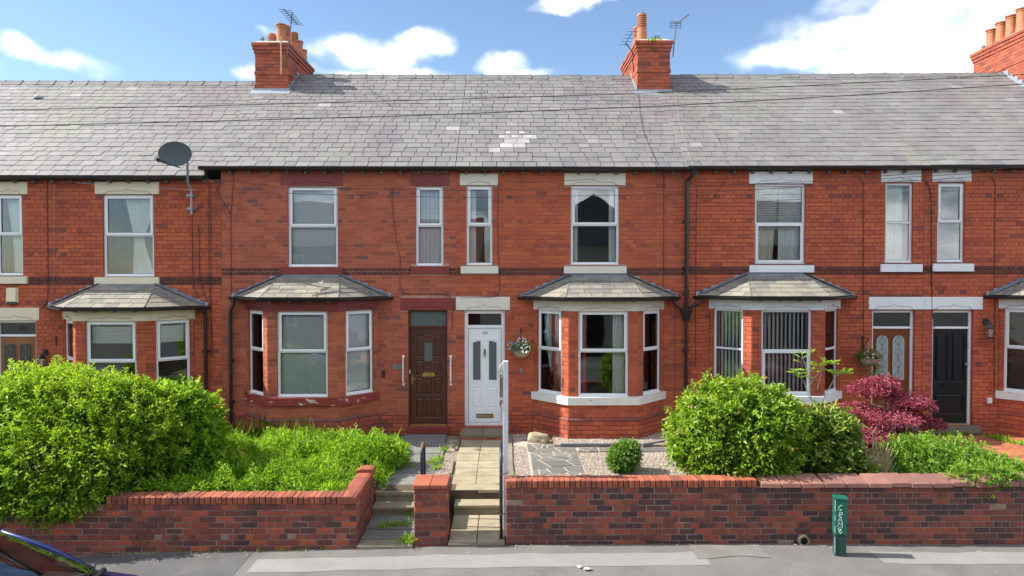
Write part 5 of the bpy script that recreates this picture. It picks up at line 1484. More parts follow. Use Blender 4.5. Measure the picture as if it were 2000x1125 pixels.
# red brick paved path to the black door
BPth = empty('brick_path', (0, 0, 0)); tag(BPth, 'orange brick paved path in front of the black door', 'path')
me = MB().bev(-.112, .112, -.0, .0, -.052, .052, .004)
pv = MB(); pv.add([(-.11, -.05, 0), (.11, -.05, 0), (.11, .05, 0), (-.11, .05, 0), (-.105, -.045, .012), (.105, -.045, .012), (.105, .045, .012), (-.105, .045, .012)],
                  [(4, 5, 6, 7), (0, 1, 5, 4), (1, 2, 6, 5), (2, 3, 7, 6), (3, 0, 4, 7)]); pvm = pv.mesh('paving_brick', 'paver')
r_ = random.Random(9)
slab_ground('brick_path_bed', 'soil', 8.0, 12.4, -4.85, -.3, .398, .1)
cnt = 0
for j in range(26):
    for i in range(11):
        y = -.42 - j * .108; x = 9.0 + i * .228 + (.114 if j % 2 else 0) - max(0, (j - 3)) * .0
        if x > 11.4: continue
        inst('paving_brick', pvm, BPth, (x, y, .396 + r_.uniform(-.003, .003)), (r_.gauss(0, .01), r_.gauss(0, .01), r_.gauss(0, .01)), r_.random())

# ------------------------------------------------------------------ hand rails, sale board post
def rail(name, label, pts, r=.022, mat='rail_blue', top=None):
    b = MB(); b.tube(pts, r, 8); o = b.build(name, mat, None, smooth=True); tag(o, label, 'handrail'); return o
ar = lambda x, y, z, R, n=8: [(x, y - R * math.cos(math.pi * i / n), z + R * math.sin(math.pi * i / n)) for i in range(n + 1)]
q = atY(826, 866, -4.35)
rail('handrail', 'dark hooped metal handrail with rusty top behind the gate pier', [(q.x, -4.52, .2)] + ar(q.x, -4.35, q.z - .17, .17) + [(q.x + .01, -4.18, .2)])
b = MB(); b.tube([(p[0], p[1], p[2]) for p in ar(q.x, -4.35, q.z - .17, .17)[2:7]], .0235, 8); o = b.build('rusty_hoop', 'rust', bpy.data.objects['handrail'])
q = atY(975.5, 850, -4.55); q2 = atY(979, 1016, -5.0)
rail('handrail', 'dark metal handrail beside the white sale-board post', [(-.045, -5.02, .0)] + [(-.045, -5.02, 1.0)] + ar(-.05, -4.72, 1.02, .30)[1:-1] + [(-.055, -4.42, 1.0), (-.055, -4.42, .0)])
SB = empty('sale_board', (.018, -4.93, 0)); tag(SB, 'estate agent sale board seen edge-on atop a tall white post', 'sign')
MB().bev(-.038, .038, -.030, .030, .045, 2.60, .004).build('post', 'white_wood', SB)
bd = MB(); bd.box(-.004, .004, 0, .62, 1.92, 2.52); bd.mi = 1; bd.box(.0045, .0055, .01, .61, 1.93, 2.40); bd.box(-.0055, -.0045, .01, .61, 1.93, 2.40)
bd.mi = 0; bd.box(.006, .0068, .08, .5, 2.33, 2.35)
o = bd.build('board', ['board_white', 'board_print'], SB, (-.092, -.03, 0)); o.rotation_euler = (0, 0, rad(-6))
bm_ = MB()
for z in (2.05, 2.42): bm_.box(-.09, -.038, -.02, .02, z - .02, z + .02)
bm_.build('batten', 'white_wood', SB)
st = MB()
for z in (1.01, .42): ring(st, -.09, .045, z - .006, z + .006, .008, -.04, .04)
st = MB()
for z in (.98, .40): st.tube([(-.05, -.135, z), (.045, -.035, z), (.045, .035, z), (-.045, .035, z), (-.075, -.11, z), (-.05, -.135, z)], .005, 4)
st.build('cable_tie', 'cable_black', SB)

# green telephone marker post
q = atZ(1639, 1082, pz(4.6)); MP = empty('marker_post', (q.x, q.y, pz(4.6) - .01), rad(-12)); tag(MP, 'square green metal utility post with white scrawled graffiti by the right wall', 'post')
MB().bev(-.078, .078, -.0855, .055, .30, .79, .006).build('upper_case', 'green_paint', MP)
MB().bev(-.072, .072, -.078, .05, 0, .30, .006).build('lower_case', 'green_dark', MP)
MB().bev(-.085, .085, -.092, .062, .785, .815, .006).build('lid', 'green_paint', MP)
gr = MB(); G = []
def gstroke(pts, cz, s=.036): gr.tube([(-.012 + p[0] * s, -.0865, cz + p[1] * s * .95) for p in pts], .0034, 4)
gstroke([(.9, .9), (.3, 1.2), (-.5, .5), (-.7, -.5), (-.2, -1), (.4, -.6)], .675); gstroke([(-.5, -1.0), (-.2, .9), (.6, 1), (.8, .3), (-.2, -.1), (.7, -1.2)], .585)
gstroke([(-.8, -1), (.2, 1), (.7, -1.1)], .52); gstroke([(-.6, -.2), (.6, -.3)], .52); gstroke([(-.9, -1), (-.2, 1), (.1, -.4), (.7, 1), (.7, -1.3)], .45)
gstroke([(.5, .9), (-.4, 1), (-.8, .3), (.3, -.1), (.6, -.8), (0, -1.3), (-.5, -.6), (.4, .4)], .37)
gr.build('graffiti', 'graffiti', MP)
rs = MB()
for (za, zb) in ((.05, .27), (.33, .42), (.50, .56), (.63, .78)): rs.box(-.0792, -.0745, -.0862, -.079, za, zb)
rs.build('paint_scrape', 'graffiti', MP)
# ------------------------------------------------------------------ foliage
def nrm_(a): return a / np.maximum(np.linalg.norm(a, axis=1, keepdims=True), 1e-9)
def leaf_object(name, mat, parent, P, D, length, width, tint, droop=.15, fold=.12, kind=None, smooth=False):
    """one mesh of small folded leaves; P base points, D leaf directions"""
    n = len(P)
    D = nrm_(D); R = rng.normal(size=(n, 3)) * .75 + np.array([-.35, -.1, .75])
    S = nrm_(np.cross(D, R)); U = np.cross(S, D); U = np.where(U[:, 2:3] < 0, -U, U)
    L = np.asarray(length).reshape(-1, 1) * np.ones((n, 1)); Wd = np.asarray(width).reshape(-1, 1) * np.ones((n, 1))
    V = np.empty((n, 4, 3))
    V[:, 0] = P
    V[:, 1] = P + D * L * .5 + S * Wd * .5 + U * L * fold
    V[:, 2] = P + D * L - U * L * droop
    V[:, 3] = P + D * L * .5 - S * Wd * .5 + U * L * fold
    me = bpy.data.meshes.new(name)
    me.vertices.add(n * 4); me.vertices.foreach_set('co', V.reshape(-1).astype(np.float32))
    idx = (np.arange(n)[:, None] * 4 + np.array([0, 1, 2, 0, 2, 3])[None]).reshape(-1).astype(np.int32)
    me.loops.add(n * 6); me.loops.foreach_set('vertex_index', idx)
    me.polygons.add(n * 2); me.polygons.foreach_set('loop_start', (np.arange(n * 2) * 3).astype(np.int32))
    at = me.attributes.new('tint', 'FLOAT', 'FACE'); at.data.foreach_set('value', np.repeat(np.clip(tint, 0.001, 1), 2).astype(np.float32))
    me.materials.append(MATS[mat]); me.update(); me.validate()
    o = bpy.data.objects.new(name, me); link(o, parent)
    if kind: o['kind'] = kind
    return o

def blob_points(blobs, n, thick=.16, seed=0, rough=.20, freq=2.6, zmin=None):
    rg = np.random.default_rng(seed)
    C_ = np.array([b[0] for b in blobs]); Rr = np.array([b[1] for b in blobs])
    area = (Rr[:, 0] * Rr[:, 1] + Rr[:, 1] * Rr[:, 2] + Rr[:, 0] * Rr[:, 2]); area = area / area.sum()
    k = rg.choice(len(blobs), size=int(n * 1.8), p=area)
    d = nrm_(rg.normal(size=(len(k), 3)))
    disp = np.array([noise.noise(Vector(v) * freq + Vector((i * 3.7, seed, 0))) + .5 * noise.noise(Vector(v) * (freq * 2.7) + Vector((i * 3.7, seed, 5))) for v, i in zip(d.tolist(), k.tolist())])
    f = 1 + rough * disp - np.abs(rg.normal(size=len(k))) * thick
    P = C_[k] + d * Rr[k] * f[:, None]
    keep = np.ones(len(k), bool)
    for j in range(len(blobs)):
        q = np.linalg.norm((P - C_[j]) / Rr[j], axis=1)
        keep &= ~((q < .70) & (k != j))
    if zmin is not None: keep &= P[:, 2] > zmin
    P, d, f = P[keep][:n], nrm_(d[keep] / Rr[k[keep]])[:n], f[keep][:n]
    return P, d, f, disp[keep][:n]

def twig_points(P, d, f, k, tl, up, seed, jit=.5):
    """leaves set spirally along short twigs that start at P and grow outwards"""
    rg = np.random.default_rng(seed); n = len(P)
    T = nrm_(d * .8 + np.array([0, 0, up]) + rg.normal(size=(n, 3)) * jit)
    A = nrm_(np.cross(T, rg.normal(size=(n, 3)))); B = np.cross(T, A)
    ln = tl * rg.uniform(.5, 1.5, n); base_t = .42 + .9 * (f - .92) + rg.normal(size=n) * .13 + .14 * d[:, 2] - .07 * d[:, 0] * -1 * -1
    PP, DD, TT, SS = [], [], [], []
    for j in range(k):
        t = j / (k - 1); a = 2.4 * j + rg.uniform(0, 6.28, n) * .25
        PP.append(P + T * (ln * (t - .55))[:, None])
        DD.append(A * np.cos(a)[:, None] + B * np.sin(a)[:, None] + T * (.35 + .9 * t) + np.array([0, 0, .25]))
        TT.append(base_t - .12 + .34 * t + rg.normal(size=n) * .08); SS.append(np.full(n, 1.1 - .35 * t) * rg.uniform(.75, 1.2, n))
    return np.concatenate(PP), np.concatenate(DD), np.concatenate(TT), np.concatenate(SS)

def shrub(name, label, blobs, n, mat, ll, lw, seed, base, up=.5, jitter=.8, thick=.16, rough=.2, zmin=.35, cat='shrub', stems=8, bark='bark', tscale=1.0, tbias=0.0, droop=.15, freq=2.6, k=8, tl=None):
    root = empty(name, base); tag(root, label, cat)
    P, d, f, disp = blob_points(blobs, n // k, thick, seed, rough, freq, zmin)
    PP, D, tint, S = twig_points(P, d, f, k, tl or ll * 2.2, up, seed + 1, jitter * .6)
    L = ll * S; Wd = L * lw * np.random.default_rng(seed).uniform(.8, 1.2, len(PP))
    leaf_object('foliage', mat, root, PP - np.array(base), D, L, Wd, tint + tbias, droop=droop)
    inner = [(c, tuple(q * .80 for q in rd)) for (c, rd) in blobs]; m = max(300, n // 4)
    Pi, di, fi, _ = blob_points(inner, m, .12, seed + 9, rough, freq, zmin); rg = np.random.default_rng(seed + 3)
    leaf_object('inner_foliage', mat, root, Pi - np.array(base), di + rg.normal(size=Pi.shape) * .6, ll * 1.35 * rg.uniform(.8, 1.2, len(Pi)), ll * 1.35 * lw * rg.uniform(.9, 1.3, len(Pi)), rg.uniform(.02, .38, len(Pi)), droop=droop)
    st = MB(); r = random.Random(seed)
    for i in range(stems):
        c, rd = r.choice(blobs)
        e = Vector(c) + Vector((r.uniform(-.6, .6) * rd[0], r.uniform(-.6, .6) * rd[1], r.uniform(.2, .85) * rd[2]))
        b0 = Vector(base) + Vector((r.uniform(-.3, .3) * rd[0], r.uniform(-.3, .3) * rd[1], 0)) ; mid = (b0 + e) / 2 + Vector((r.uniform(-.1, .1), r.uniform(-.1, .1), .05))
        st.tube([b0 - Vector(base), mid - Vector(base), e - Vector(base)], [.022, .014, .006], 5)
    st.build('stem', bark, root)
    return root

# the tall hedge on the left: narrow-leaved privet, with loose shoots
HB1 = [((-7.35, -4.15, 1.25), (1.35, .95, 1.10)), ((-6.45, -4.15, 1.22), (.95, .85, 1.08)), ((-5.75, -4.1, 1.02), (.75, .80, 1.02)), ((-6.9, -4.75, .95), (1.25, .62, .68)), ((-6.05, -4.72, .90), (.75, .55, .60)),
       ((-6.45, -4.95, .62), (.85, .40, .35)), ((-8.6, -4.2, 1.2), (1.2, 1.0, 1.05)), ((-7.0, -3.9, 1.95), (.7, .6, .42)), ((-6.1, -4.0, 1.85), (.6, .5, .36))]
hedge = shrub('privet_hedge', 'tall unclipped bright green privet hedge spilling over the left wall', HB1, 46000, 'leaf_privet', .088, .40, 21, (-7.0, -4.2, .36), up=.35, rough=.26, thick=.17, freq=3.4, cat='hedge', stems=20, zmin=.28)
r_ = random.Random(31); PP = []; DD = []; sh = MB()
for k in range(46):
    c, rd = HB1[r_.choice((0, 1, 2, 7, 8, 0, 1))]
    a = r_.uniform(-1, 1); b0 = Vector((c[0] + a * rd[0] * .8, c[1] + r_.uniform(-.6, .5) * rd[1], c[2] + rd[2] * math.sqrt(max(.05, 1 - .64 * a * a)) * .86))
    ln = r_.uniform(.10, .34); d = Vector((r_.uniform(-.35, .35), r_.uniform(-.35, .25), 1)).normalized()
    sh.tube([b0 - Vector((-7.0, -4.2, .36)), b0 + d * ln - Vector((-7.0, -4.2, .36))], [.006, .003], 4)
    m_ = int(8 + ln * 60)
    for q in range(m_):
        t = q / m_; PP.append(b0 + d * ln * t - Vector((-7.0, -4.2, .36))); ang = q * 2.4; DD.append(Vector((math.cos(ang), math.sin(ang), .7)))
leaf_object('shoot_leaf', 'leaf_privet', hedge, np.array([tuple(p) for p in PP]), np.array([tuple(p) for p in DD]), rng.uniform(.05, .085, len(PP)), rng.uniform(.018, .03, len(PP)), rng.uniform(.65, 1, len(PP)))
tag(sh.build('shoot_stem', 'bark', hedge), kind='stuff')
shrub('broadleaf_shrub', 'rounded broad-leaved green shrub at the right end of the hedge', [((-5.45, -3.35, 1.12), (.66, .75, .92)), ((-5.15, -3.55, .90), (.48, .55, .68)), ((-5.75, -3.5, 1.35), (.55, .5, .68))],
      8000, 'leaf_broad', .105, .66, 22, (-5.4, -3.4, .36), up=.1, rough=.2, droop=.3, stems=10)
# round bush and its neighbours behind the right wall
c = atY(1437, 842, -4.25)
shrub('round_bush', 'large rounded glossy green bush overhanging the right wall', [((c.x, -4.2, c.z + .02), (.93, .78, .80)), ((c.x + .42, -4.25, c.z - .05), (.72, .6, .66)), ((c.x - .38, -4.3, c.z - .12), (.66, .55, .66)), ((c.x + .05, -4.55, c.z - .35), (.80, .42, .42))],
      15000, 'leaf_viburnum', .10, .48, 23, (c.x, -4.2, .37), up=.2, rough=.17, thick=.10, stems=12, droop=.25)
c = atY(1618, 870, -4.2)
shrub('rhododendron_bush', 'loose olive-green bush right of the large round bush', [((c.x, -4.15, c.z + .08), (.46, .5, .48)), ((c.x - .15, -4.3, c.z - .25), (.55, .45, .34)), ((c.x + .22, -3.9, c.z + .16), (.34, .4, .30)), ((c.x + .18, -4.45, c.z - .32), (.36, .3, .26))],
      3800, 'leaf_rhodo', .125, .34, 24, (c.x, -4.15, .37), up=.25, rough=.3, thick=.2, stems=9, droop=.2, freq=4)
# sapling with sprays of leaves rising in front of the bay
SP = empty('sapling', (0, 0, 0)); q0 = atY(1598, 880, -3.9); SP.location = (q0.x, -3.9, .37); tag(SP, 'thin sapling with sprays of yellow-green leaflets in front of the vertical-blind bay', 'sapling')
tw = MB(); PP = []; DD = []
for path in ([(1590, 880), (1586, 800), (1580, 740), (1566, 690)], [(1588, 830), (1610, 775), (1632, 735), (1648, 728)], [(1586, 790), (1570, 745), (1556, 728)], [(1596, 760), (1604, 730), (1600, 712)], [(1583, 750), (1608, 715), (1622, 708)]):
    pts = [atY(px, py, -3.9) - SP.location for (px, py) in path]
    tw.tube(pts, [.012, .009, .007, .004][:len(pts)] if len(pts) == 4 else [.008, .006, .004], 5)
    e = pts[-1]; pv_ = pts[-2]
    for t in (.35, .6, .8, 1.0):
        bp = pv_.lerp(e, t)
        for s in (-1, 1):
            dr = Vector((s * random.uniform(.4, 1), random.uniform(-.5, .2), random.uniform(-.1, .5))).normalized(); ln = random.uniform(.12, .22)
            tw.tube([bp, bp + dr * ln], [.003, .002], 4)
            for q in range(9):
                PP.append(bp + dr * ln * (q + 1) / 9); sd = dr.cross(Vector((0, 0, 1))) * (1 if q % 2 else -1); DD.append(sd + dr * .5 + Vector((0, 0, .1)))
tw.build('stem', 'bark_pale', SP)
leaf_object('leaflet', 'leaf_weed', SP, np.array([tuple(p) for p in PP]), np.array([tuple(p) for p in DD]), rng.uniform(.045, .07, len(PP)), rng.uniform(.02, .03, len(PP)), rng.uniform(.5, .9, len(PP)), kind='stuff')
# red maple: layered sprays
MY = -2.9
MPL = empty('red_maple', (atY(1735, 900, MY).x, MY, .37)); tag(MPL, 'small crimson lace-leaf maple growing in front of the brown arched-pane door', 'tree')
O_ = Vector(MPL.location); tr = MB(); layers = []
rm = random.Random(12)
root_top = atY(1738, 790, MY) - O_
tr.tube([Vector((0, 0, 0)), (atY(1742, 850, MY) - O_), root_top, (atY(1733, 770, MY) - O_)], [.035, .028, .02, .014], 6)
for (px, py, dy, rx, rz) in ((1700, 755, 0, .36, .13), (1735, 768, .2, .34, .12), (1765, 775, -.2, .34, .12), (1800, 790, .1, .28, .10), (1680, 800, .1, .36, .14), (1725, 805, -.35, .40, .15), (1770, 812, .2, .42, .15), (1812, 822, -.1, .22, .08),
                             (1690, 840, -.25, .42, .16), (1740, 845, .25, .44, .16), (1785, 850, -.15, .38, .14), (1665, 825, 0, .26, .12), (1700, 872, .1, .36, .13), (1755, 880, -.3, .38, .13), (1795, 872, .2, .28, .12), (1720, 740, -.1, .25, .10), (1665, 868, -.1, .26, .10)):
    c = atY(px, py, MY) - O_ + Vector((0, dy, 0)); layers.append((c, rx, rz))
    st = root_top.lerp(Vector((0, 0, .4)), rm.uniform(0, .8)); md = (st + c) / 2 + Vector((0, 0, .08))
    tr.tube([st, md, c, c + Vector((rm.uniform(-.2, .2), rm.uniform(-.2, .2), -.02))], [.014, .010, .006, .003], 5)
tr.build('trunk', 'bark_pale', MPL)
PP = []; DD = []
for (c, rx, rz) in layers:
    for k in range(int(800 * rx / .36)):
        a = rm.uniform(0, 6.283); q = math.sqrt(rm.random()); x, y = math.cos(a) * q * rx, math.sin(a) * q * rx * .9
        z = rz * (1 - q * q) * rm.uniform(-.6, 1) - .05 * q + .03 * rm.gauss(0, 1)
        PP.append((c.x + x, c.y + y, c.z + z)); DD.append((math.cos(a) + rm.gauss(0, .6), math.sin(a) + rm.gauss(0, .6), rm.gauss(-.15, .35)))
PP = np.array(PP)
leaf_object('crown', 'leaf_maple', MPL, PP, np.array(DD), rng.uniform(.05, .095, len(PP)), rng.uniform(.012, .022, len(PP)), np.clip(.5 + rng.normal(size=len(PP)) * .25, 0, 1), droop=.3)
# dry twiggy plant and low dark shrub
q0 = atY(1712, 940, -4.4)
DT = empty('dry_twigs', (q0.x, -4.3, .37)); tag(DT, 'tuft of bare straw-coloured stems in front of the crimson maple', 'plant'); b = MB()
for k in range(90):
    a = random.uniform(-1, 1); ln = random.uniform(.45, 1.05); e = Vector((a * .38 + random.gauss(0, .06), random.gauss(0, .15), ln * (1 - .25 * abs(a))))
    s = Vector((a * .12, random.gauss(0, .05), 0)); b.tube([s, s.lerp(e, .55) + Vector((random.gauss(0, .03), 0, .05)), e], [.009, .008, .005], 4)
tag(b.build('stem', 'straw', DT), kind='stuff')
shrub('low_dark_shrub', 'low dark green ground shrub below the bare straw-coloured stems', [((q0.x + .05, -4.45, .62), (.52, .34, .26)), ((q0.x - .35, -4.4, .60), (.3, .3, .22)), ((q0.x + .45, -4.3, .62), (.34, .3, .22))], 2300, 'leaf_box', .04, .5, 26, (q0.x, -4.4, .37), up=.4, rough=.4, stems=5, freq=4)
c = atY(1858, 905, -4.3)
shrub('spirea_bush', 'low spreading light green bush tumbling over the right end of the wall', [((c.x - .38, -4.1, c.z + .0), (.62, .62, .42)), ((c.x + .18, -4.2, c.z - .06), (.62, .6, .40)), ((c.x + .70, -4.25, c.z - .18), (.55, .5, .32)), ((c.x - .1, -4.7, c.z - .26), (.62, .42, .28)), ((c.x + .02, -5.0, .93), (.50, .26, .20)), ((c.x + .95, -4.5, c.z - .22), (.40, .45, .28))],
      22000, 'leaf_spirea', .042, .6, 27, (c.x, -4.2, .37), up=.5, rough=.34, thick=.2, stems=10, freq=4.5, zmin=.30)
# little box bush in the gravel
c = atZ(1224, 928, .40)
shrub('box_bush', 'small dark green clipped bush standing in the gravel', [((c.x, c.y + .25, .40 + .24), (.30, .27, .28)), ((c.x + .06, c.y + .26, .40 + .36), (.22, .2, .2)), ((c.x - .06, c.y + .2, .40 + .2), (.26, .22, .2))], 7000, 'leaf_box', .034, .6, 28, (c.x, c.y + .25, .385), up=.3, rough=.16, thick=.1, stems=5, freq=4)
def blades(name, label, pts, n, h0, h1, spread, w=.007, seed=1, mat='leaf_grass', kind='stuff', lean=.35):
    rg = np.random.default_rng(seed); P_ = []; D_ = []; L_ = []
    for i in range(n):
        p = pts[rg.integers(len(pts))]; P_.append((p[0] + rg.normal() * spread, p[1] + rg.normal() * spread * .8, p[2])); D_.append((rg.normal() * lean, rg.normal() * lean, 1)); L_.append(rg.uniform(h0, h1))
    o = leaf_object(name, mat, None, np.array(P_), np.array(D_), np.array(L_), w * rg.uniform(.7, 1.6, n), rg.uniform(.1, .85, n), droop=.12, fold=.004, kind=kind); tag(o, label, 'grass'); return o
# overgrown weeds left of the path
rg = np.random.default_rng(5)
n = 26000
X = rg.uniform(-5.3, -1.93, n); Y = rg.uniform(-4.85, -.85, n)
hgt = np.array([.27 + .36 * noise.noise(Vector((x * 1.3, y * 1.3, 3))) + .26 * noise.noise(Vector((x * 3.8, y * 3.8, 8))) for x, y in zip(X, Y)])
edge = np.clip((-1.93 - X) / .25, .25, 1) * np.clip((-.8 - Y) / .5, .3, 1); hgt = (hgt + .10) * edge
keep = ~((X > -2.38) & (Y < -3.75)); 
bayk = ~((Y > -1.05) & (X > -5.6) & (X < -2.75)); keep &= bayk
X, Y, hgt = X[keep], Y[keep], hgt[keep]; n = len(X)
Z = .36 + hgt * (1 - np.abs(rg.normal(size=n)) * .28)
Pw = np.stack([X, Y, np.maximum(Z, .365)], 1); Dw = rg.normal(size=(n, 3)) * .8 + np.array([0, -.1, .75])
tw_ = .45 + .35 * np.array([noise.noise(Vector((x * 1.1, y * 1.1, 1))) for x, y in zip(X, Y)]) + rg.normal(size=n) * .17
o = leaf_object('garden_weeds', 'leaf_weed', None, Pw, Dw, rg.uniform(.04, .10, n), rg.uniform(.014, .034, n), tw_, kind='stuff'); tag(o, 'bright green overgrown weeds filling the garden left of the grey path', 'weeds')
g5 = [(float(rg.uniform(-4.7, -2.1)), float(rg.uniform(-3.6, -1.2)), .45) for _ in range(45)]
blades('tall_stems', 'scattered taller stems standing above the weeds', g5, 260, .22, .48, .05, .024, 12, 'leaf_weed', lean=.45)
# bramble-like taller clumps inside the weeds
for (px, py, s, lb) in ((565, 880, .34, 'pale green leafy clump in the middle of the weeds'), (690, 870, .30, 'leafy clump rising from the weeds below the red-trimmed bay'), (745, 885, .34, 'dense leafy clump at the right end of the weeds by the grey path'),
                        (430, 925, .36, 'narrow-leaved clump of weeds just behind the left wall')):
    c = atZ(px, py, .6)
    shrub('weed_clump', lb, [((c.x, c.y, .62), (s * 1.2, s, s * .8)), ((c.x + .2, c.y - .1, .55), (s, s, s * .7))], 1100, 'leaf_weed', .085, .42, int(px), (c.x, c.y, .36), up=.6, rough=.4, stems=4, freq=4, cat='weeds')
# long grass by the bay
g0 = [tuple(atZ(px, py, .36)) for (px, py) in ((500, 866), (530, 870), (560, 874), (600, 880), (470, 872), (450, 884))]
blades('long_grass', 'tall grass blades growing under the left of the red-trimmed bay', g0, 260, .25, .72, .20, .006, 3, lean=.25)
g1 = [tuple(atZ(px, py, .10)) for (px, py) in ((800, 985), (805, 1000), (790, 1017), (770, 1020), (800, 1045), (795, 1050), (750, 1022))]
blades('step_weeds', 'small tufts of grass growing in the joints of the grey steps', [(p[0], p[1], .03) for p in g1], 330, .05, .15, .055, .012, 4, 'leaf_weed', lean=.8)
g2 = [tuple(atZ(px, py, .38)) for (px, py) in ((845, 905), (855, 898), (852, 915), (868, 880))]
blades('path_tufts', 'grass tufts along the edge between the two paths', g2, 200, .06, .16, .06, .012, 5, 'leaf_weed', lean=.8)
g3 = [tuple(atZ(px, py, .40)) for (px, py) in ((1850, 852), (1880, 848), (1905, 846), (1930, 855), (1960, 862), (1950, 858), (1990, 868))]
blades('doorstep_weeds', 'weeds along the foot of the wall by the black door', g3, 420, .05, .15, .07, .018, 6, 'leaf_weed', lean=.8)
g4 = [tuple(atZ(px, 1085 - 3, -.1)) for px in range(190, 660, 40)]
blades('wall_foot_weeds', 'tiny weeds at the foot of the left wall', [(p[0], WALL_Y - .02, pz(p[0])) for p in g4], 130, .03, .09, .04, .010, 7, 'leaf_weed', lean=.9)
# fern on the middle chimney
q = H104.world(4.99 - .02, 3.24, zt2 - .05)
blades('chimney_weed', 'small green plant sprouting from the middle chimney', [tuple(q)], 40, .08, .18, .05, .03, 8, 'leaf_weed', lean=.8, kind=None)
# hanging baskets
def basket(h, bx, by, px_w, label, seed, trail, brk, hook):
    pb_ = h.loc(bx, by, .26); c = h.world(pb_[0], -.26, pb_[1])
    root = empty('hanging_basket', c); tag(root, label, 'basket', 'hanging flower baskets')
    bw = MB(); bw.lathe([(.02, -.16), (.10, -.145), (.16, -.08), (.185, 0), (.175, .0), (.15, -.07), (.02, -.13)], n=14); bw.build('bowl', 'basket_bowl', root, smooth=True)
    ch = MB(); top = Vector((0, 0, .36))
    for k in range(3):
        a = 2.1 * k; ch.tube([(.18 * math.cos(a), .18 * math.sin(a), 0), top], .004, 4)
    ch.build('chain', 'galvanised', root)
    rg = np.random.default_rng(seed); n = 700
    d = nrm_(rg.normal(size=(n, 3))); d[:, 2] = np.abs(d[:, 2]); Pb = d * np.array([.26, .22, .19]) * rg.uniform(.5, 1.05, (n, 1))
    if trail:
        m = 260; a = rg.uniform(0, 6.28, m); Pt = np.stack([.2 * np.cos(a) * rg.uniform(.8, 1.2, m), .16 * np.sin(a), -rg.uniform(0, .42, m) ** 1.0], 1); Pb = np.concatenate([Pb, Pt]); d = np.concatenate([d, np.tile([0, -.3, -.6], (m, 1))])
    leaf_object('foliage', 'leaf_basket', root, Pb, d + rg.normal(size=d.shape) * .7, rg.uniform(.03, .06, len(Pb)), rg.uniform(.015, .03, len(Pb)), rg.uniform(.2, 1, len(Pb)))
    for (mt, nm, cen, m) in brk:
        dd = nrm_(rg.normal(size=(m, 3))); dd[:, 1] = -np.abs(dd[:, 1]); Pf = np.array(cen) + dd * np.array([.10, .12, .08])
        leaf_object(nm, mt, root, Pf, dd + rg.normal(size=dd.shape) * .5, rg.uniform(.025, .045, m), rg.uniform(.02, .04, m), rg.uniform(0, 1, m))
    w0 = h.world(pb_[0] + hook, 0, 0); bk = MB()
    zt_ = c.z + .40
    bk.box(-.012, .012, -.02, 0, -.30, .06); bk.tube([(0, -.01, .03), (0, -.29, .03)], .008, 5); bk.tube([(0, -.01, -.22), (0, -.16, -.08), (0, -.25, .02)], .006, 5); bk.tube([(0, -.26, .03), (0, -.27, -.03)], .005, 4)
    o = bk.build('basket_bracket', 'black_plastic', None, (w0.x, w0.y - .0, zt_), -h.th); tag(o, label.split(' hanging')[0].replace('basket', '') and ('black iron bracket holding the flower basket ' + ('beside the white door' if not trail else 'beside the brown arched-pane door')), 'bracket')
basket(H104, 1018, 684, 60, 'white and blue flower basket hanging beside the white door', 61, False, [('petal_white', 'white_flower', (0.0, -.08, .19), 60), ('petal_white', 'white_flower', (.08, -.16, .05), 50), ('petal_blue', 'blue_flower', (-.18, -.08, .10), 70)], 0.0)
basket(H106, 1696, 700, 50, 'trailing pink flower basket hanging beside the brown arched-pane door', 62, True, [('petal_pink', 'pink_flower', (.05, -.14, .02), 50), ('petal_white', 'white_flower', (-.05, -.12, .08), 25)], 0.0)
# ------------------------------------------------------------------ fixtures on the fronts
def wall_at(h, px, py, off=0.0):
    x, z = h.loc(px, py, off); return h.world(x, -off, z)
# satellite dish
bp = wall_at(H100, 374, 400, .0)
SD = empty('satellite_dish', (bp.x, bp.y, bp.z)); tag(SD, 'grey satellite dish on a bent pole at the eaves left of the red-lintel house', 'satellite dish')
O_ = Vector(SD.location); pm = MB()
pp = [wall_at(H100, 374, 420, .14) - O_, wall_at(H100, 374, 372, .14) - O_, wall_at(H100, 367, 358, .22) - O_, wall_at(H100, 366, 325, .38) - O_, wall_at(H100, 366, 310, .40) - O_]
pm.tube(pp, .026, 8); pm.build('pole', 'galvanised', SD)
for py in (383, 409):
    q = wall_at(H100, 376, py) - O_; b = MB(); b.bev(q.x - .05, q.x + .07, -.17, -.008, q.z - .03, q.z + .03, .006); b.build('wall_clamp', 'galvanised', SD)
dc = wall_at(H100, 343, 303, .55) - O_
ds = MB(); n = 24; rings = [(0, .0), (.12, .008), (.22, .028), (.29, .052), (.302, .060)]
vs = [(0, 0, 0)]; fs = []
for (rr, dz) in rings[1:]:
    for j in range(n):
        a = 2 * math.pi * j / n; vs.append((rr * 1.06 * math.cos(a), rr * .92 * math.sin(a), dz))
for j in range(n): fs.append((0, 1 + j, 1 + (j + 1) % n))
for k in range(len(rings) - 2):
    for j in range(n):
        a = 1 + k * n + j; b2 = 1 + k * n + (j + 1) % n; fs.append((a, a + n, b2 + n, b2))
ds.add(vs, fs); ds.add([(x, y, z + .006) for (x, y, z) in vs], [tuple(reversed(f)) for f in fs])
o = ds.build('reflector', 'dish_grey', SD, dc, smooth=True); o.rotation_euler = Vector((.25, -.93, .28)).to_track_quat('Z', 'Y').to_euler()
arm = MB(); lnb = dc + Vector((-.12, -.46, -.20)); pt_ = Vector(pp[-1])
arm.tube([pt_, dc + Vector((0, .04, -.10))], .022, 6); arm.tube([dc + Vector((.1, -.02, -.26)), lnb], .014, 6); arm.build('arm', 'aerial_metal', SD)
